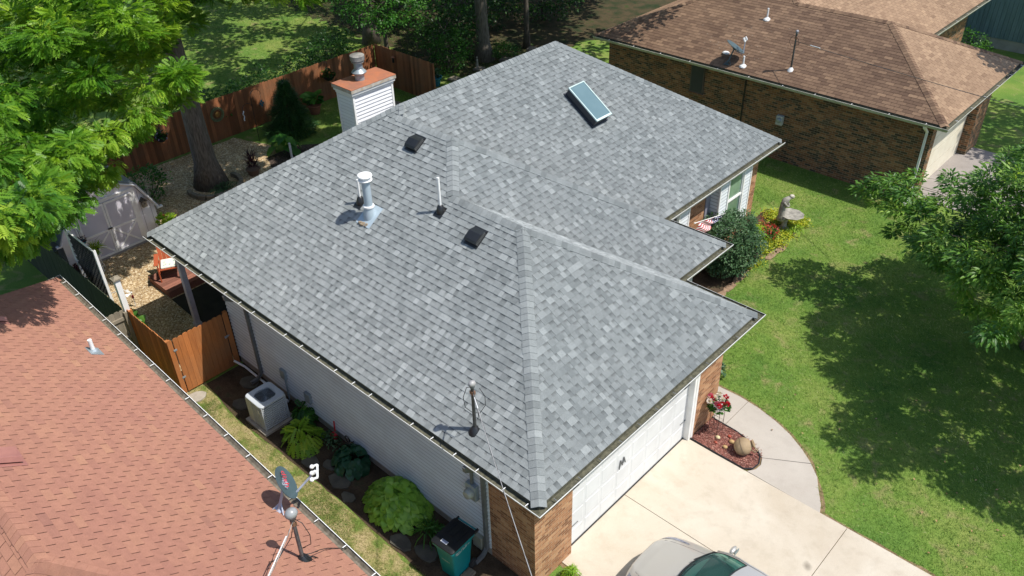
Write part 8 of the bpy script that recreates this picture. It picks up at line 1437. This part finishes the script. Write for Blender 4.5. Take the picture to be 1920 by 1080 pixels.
# ------------------------------------------------------------------ car
car = thing('parked_car', 'silver beige sedan parked nose in on the driveway before the garage', 'car', (3.2, 2.08, .03))
CX, CY, CZ = .92, 2.08, .03
US = [0, .02, .07, .15, .28, .45, .7, 1.0, 1.3, 1.6, 2.1, 2.8, 3.4, 3.9, 4.2, 4.42, 4.55, 4.6]
HW = [.42, .55, .66, .74, .81, .85, .875, .89, .895, .9, .9, .9, .895, .885, .86, .8, .68, .6]
ZT = [.60, .66, .70, .735, .77, .80, .85, .905, .955, .985, .99, .99, 1.0, 1.03, 1.03, 1.01, .96, .85]
def ip(tab, u): return float(np.interp(u, US, tab))
def top(u, v, off=0.):
    w_ = ip(HW, u); z = ip(ZT, u)
    crease = .012*math.exp(-((abs(v)-.62)/.06)**2)*(1 if u < 1.35 else 0)
    drop = .17*abs(v)**3.2
    return Vector((CX+u, CY+w_*v, CZ+z-drop+crease+off))
VS = [-1, -.94, -.85, -.74, -.66, -.62, -.56, -.42, -.22, 0, .22, .42, .56, .62, .66, .74, .85, .94, 1]
m = MB(); rows = []
for u in np.unique(np.concatenate([US, np.linspace(0, 4.6, 34)])):
    w_ = ip(HW, u); zb = ip(ZT, u)-.17
    side = [(w_+.012, zb-.10), (w_+.018, zb-.25), (w_*.995, .42), (w_*.97, .26)]
    r = [Vector((CX+u, CY-a, CZ+z)) for a, z in side[::-1]]+[top(u, v) for v in VS]+[Vector((CX+u, CY+a, CZ+z)) for a, z in side]
    rows.append(r)
k = len(rows[0]); m.shape([p for r in rows for p in r], [(i*k+j, i*k+j+1, (i+1)*k+j+1, (i+1)*k+j) for i in range(len(rows)-1) for j in range(k-1)]+[tuple(range(k)), tuple((len(rows)-1)*k+j for j in range(k-1, -1, -1))]+[(i*k, (i+1)*k, (i+1)*k+k-1, i*k+k-1) for i in range(len(rows)-1)])
m.build('body', PEWTER, car, smooth='auto')
def patch(name, u0, u1, v0, v1, mat, off, nu=8, nv=6, fn=None):
    m = MB(); g = [[None]*(nv+1) for _ in range(nu+1)]
    for i in range(nu+1):
        for j in range(nv+1):
            a, b_ = i/nu, j/nv; u = u0+(u1-u0)*a; v = v0+(v1-v0)*b_
            if fn: u, v = fn(a, b_)
            g[i][j] = top(u, v, off)
    m.shape([p for r in g for p in r], [(i*(nv+1)+j, i*(nv+1)+j+1, (i+1)*(nv+1)+j+1, (i+1)*(nv+1)+j) for i in range(nu) for j in range(nv)]); return m.build(name, mat, car, smooth=True)
HL = simple('headlight_glass', (.09, .10, .14), (.3, .32, .38), 9, .08, spec=.9)
for s in (-1, 1): patch('headlight', 0, 0, 0, 0, HL, .006, fn=lambda a, b_, s=s: (.09+.55*a, s*(.80+.02*a+(.17-.13*a)*b_)))
for s in (-1, 1): m = MB(); m.tube([top(.2+i*.12, s*(.66+.012*i), .001) for i in range(9)], .004, 4); m.build('hood_seam', BLACK, car)
patch('cowl', 0, 0, 0, 0, BLACK, .006, fn=lambda a, b_: (.93+.10*a+.24*(2*b_-1)**2, (2*b_-1)*.9), nv=14)
def gh(r, v):  # greenhouse rows
    R_ = [(1.29, .24, .965, .80, 0), (1.55, .21, 1.135, .755, .0), (1.85, .17, 1.295, .69, .02), (2.14, .12, 1.405, .62, .045), (2.5, .03, 1.445, .61, .05), (2.9, 0, 1.445, .60, .05), (3.25, -.08, 1.40, .585, .05), (3.6, -.14, 1.25, .62, .03), (3.95, -.2, 1.04, .68, .0)][r]
    return Vector((CX-.3+R_[0]+R_[1]*v*v, CY+R_[3]*v, CZ+R_[2]-R_[4]*v*v+.03*(1-v*v)))
GV = [-1, -.93, -.7, -.45, -.2, 0, .2, .45, .7, .93, 1]
def gpatch(name, r0, r1, j0, j1, mat, smooth=True, off=0):
    m = MB(); w_ = j1-j0+1; m.shape([gh(r, GV[j])+Vector((0, 0, off)) for r in range(r0, r1+1) for j in range(j0, j1+1)], [(i*w_+j, i*w_+j+1, (i+1)*w_+j+1, (i+1)*w_+j) for i in range(r1-r0) for j in range(w_-1)]); return m.build(name, mat, car, smooth=smooth)
gpatch('windshield', 0, 3, 1, 9, CARGL); gpatch('roof_panel', 3, 6, 0, 10, PEWTER); gpatch('rear_window', 6, 8, 1, 9, CARGL)
for j in (0, 9):
    gpatch('pillar', 0, 3, j, j+1, PEWTER); gpatch('pillar', 6, 8, j, j+1, PEWTER)
m = MB(); m.tube([gh(3, v)+Vector((-.015, 0, .004)) for v in GV[1:-1]], .014, 5); m.tube([gh(0, v)+Vector((0, 0, .004)) for v in GV[1:-1]], .018, 5)
for v in (GV[1], GV[-2]): m.tube([gh(r, v)+Vector((0, 0, .004)) for r in range(4)], .009, 5)
m.build('window_seal', BLACK, car)
for s in (-1, 1):
    T_ = [gh(r, s) for r in range(9)]; Bt = [Vector((p.x, CY+s*.835, CZ+.93)) for p in T_]; Bt[0] = Vector((T_[0].x+.02, CY+s*.83, CZ+.93))
    m = MB(); m.shape([p for q in zip(T_, Bt) for p in q], [(2*i, 2*i+1, 2*i+3, 2*i+2) for i in range(8)]); m.build('side_window', CARGL, car, smooth=True)
    m = MB(); m.tube([p+Vector((0, s*.006, .0)) for p in T_], .022, 6); m.build('roof_rail', PEWTER, car, smooth=True)
    c = Vector((CX+1.45, CY+s*1.0, CZ+1.0)); m = MB(); m.ball(c, .1, 14, sq=(.6, 1.2, .62)); m.tube([c-Vector((0, s*.1, .02)), c-Vector((-.03, s*.19, .05))], .025, 6); mo = m.build('mirror', PEWTER, car, smooth=True)
    m = MB(); m.box(c+Vector((.072, 0, 0)), (.012, .16, .09)); m.build('mirror_glass', GLASSB, mo)
    for ux in (.85, 3.55):
        w_ = MB(); w_.lathe((CX+ux, CY+s*.80, CZ+.32), [(.2, -.1), (.31, -.1), (.32, -.06), (.32, .06), (.31, .1), (.2, .1)], 28, rot=Matrix.Rotation(rad(90), 3, 'X')); wh = w_.build('wheel', RUBBER, car, smooth='auto')
        w_ = MB(); w_.lathe((CX+ux, CY+s*.80, CZ+.32), [(.21, -.09), (.21, .09), (.05, .1)], 20, rot=Matrix.Rotation(rad(90), 3, 'X')); w_.build('rim', GREYM, wh)
m = MB(); m.box((CX+1.45, CY, CZ+.92), (.5, 1.35, .12)); m.box((CX+2.45, CY-.35, CZ+.75), (.5, .5, .2)); m.box((CX+2.45, CY+.35, CZ+.75), (.5, .5, .2)); m.box((CX+2.72, CY-.35, CZ+.98), (.14, .48, .55)); m.box((CX+2.72, CY+.35, CZ+.98), (.14, .48, .55)); m.box((CX+3.3, CY, CZ+.85), (.3, 1.2, .5)); m.build('interior', simple('cabin_grey', (.10, .10, .095), (.07, .07, .065), 3, .8), car, bevel=.03)
m = MB(); m.tube([(CX+1.80+.05*math.sin(a), CY-.36+.19*math.cos(a), CZ+1.02+.16*math.sin(a)) for a in np.linspace(0, 2*PI, 25)], .016, 6); m.build('steering_wheel', BLACK, car)
m = MB(); m.box((CX+1.72, CY, CZ+1.27), (.03, .22, .06)); m.build('rear_view_mirror', BLACK, car)
for s in (-.3, .35): m = MB(); m.tube([gh(0, s)+Vector((-.02, 0, .03)), gh(0, s+.35)+Vector((.02, 0, .05)), gh(0, min(.9, s+.55))+Vector((.08, 0, .06))], .009, 5); m.build('wiper', BLACK, car)
for o in bpy.data.objects:
    if '_m' in o: del o['_m']
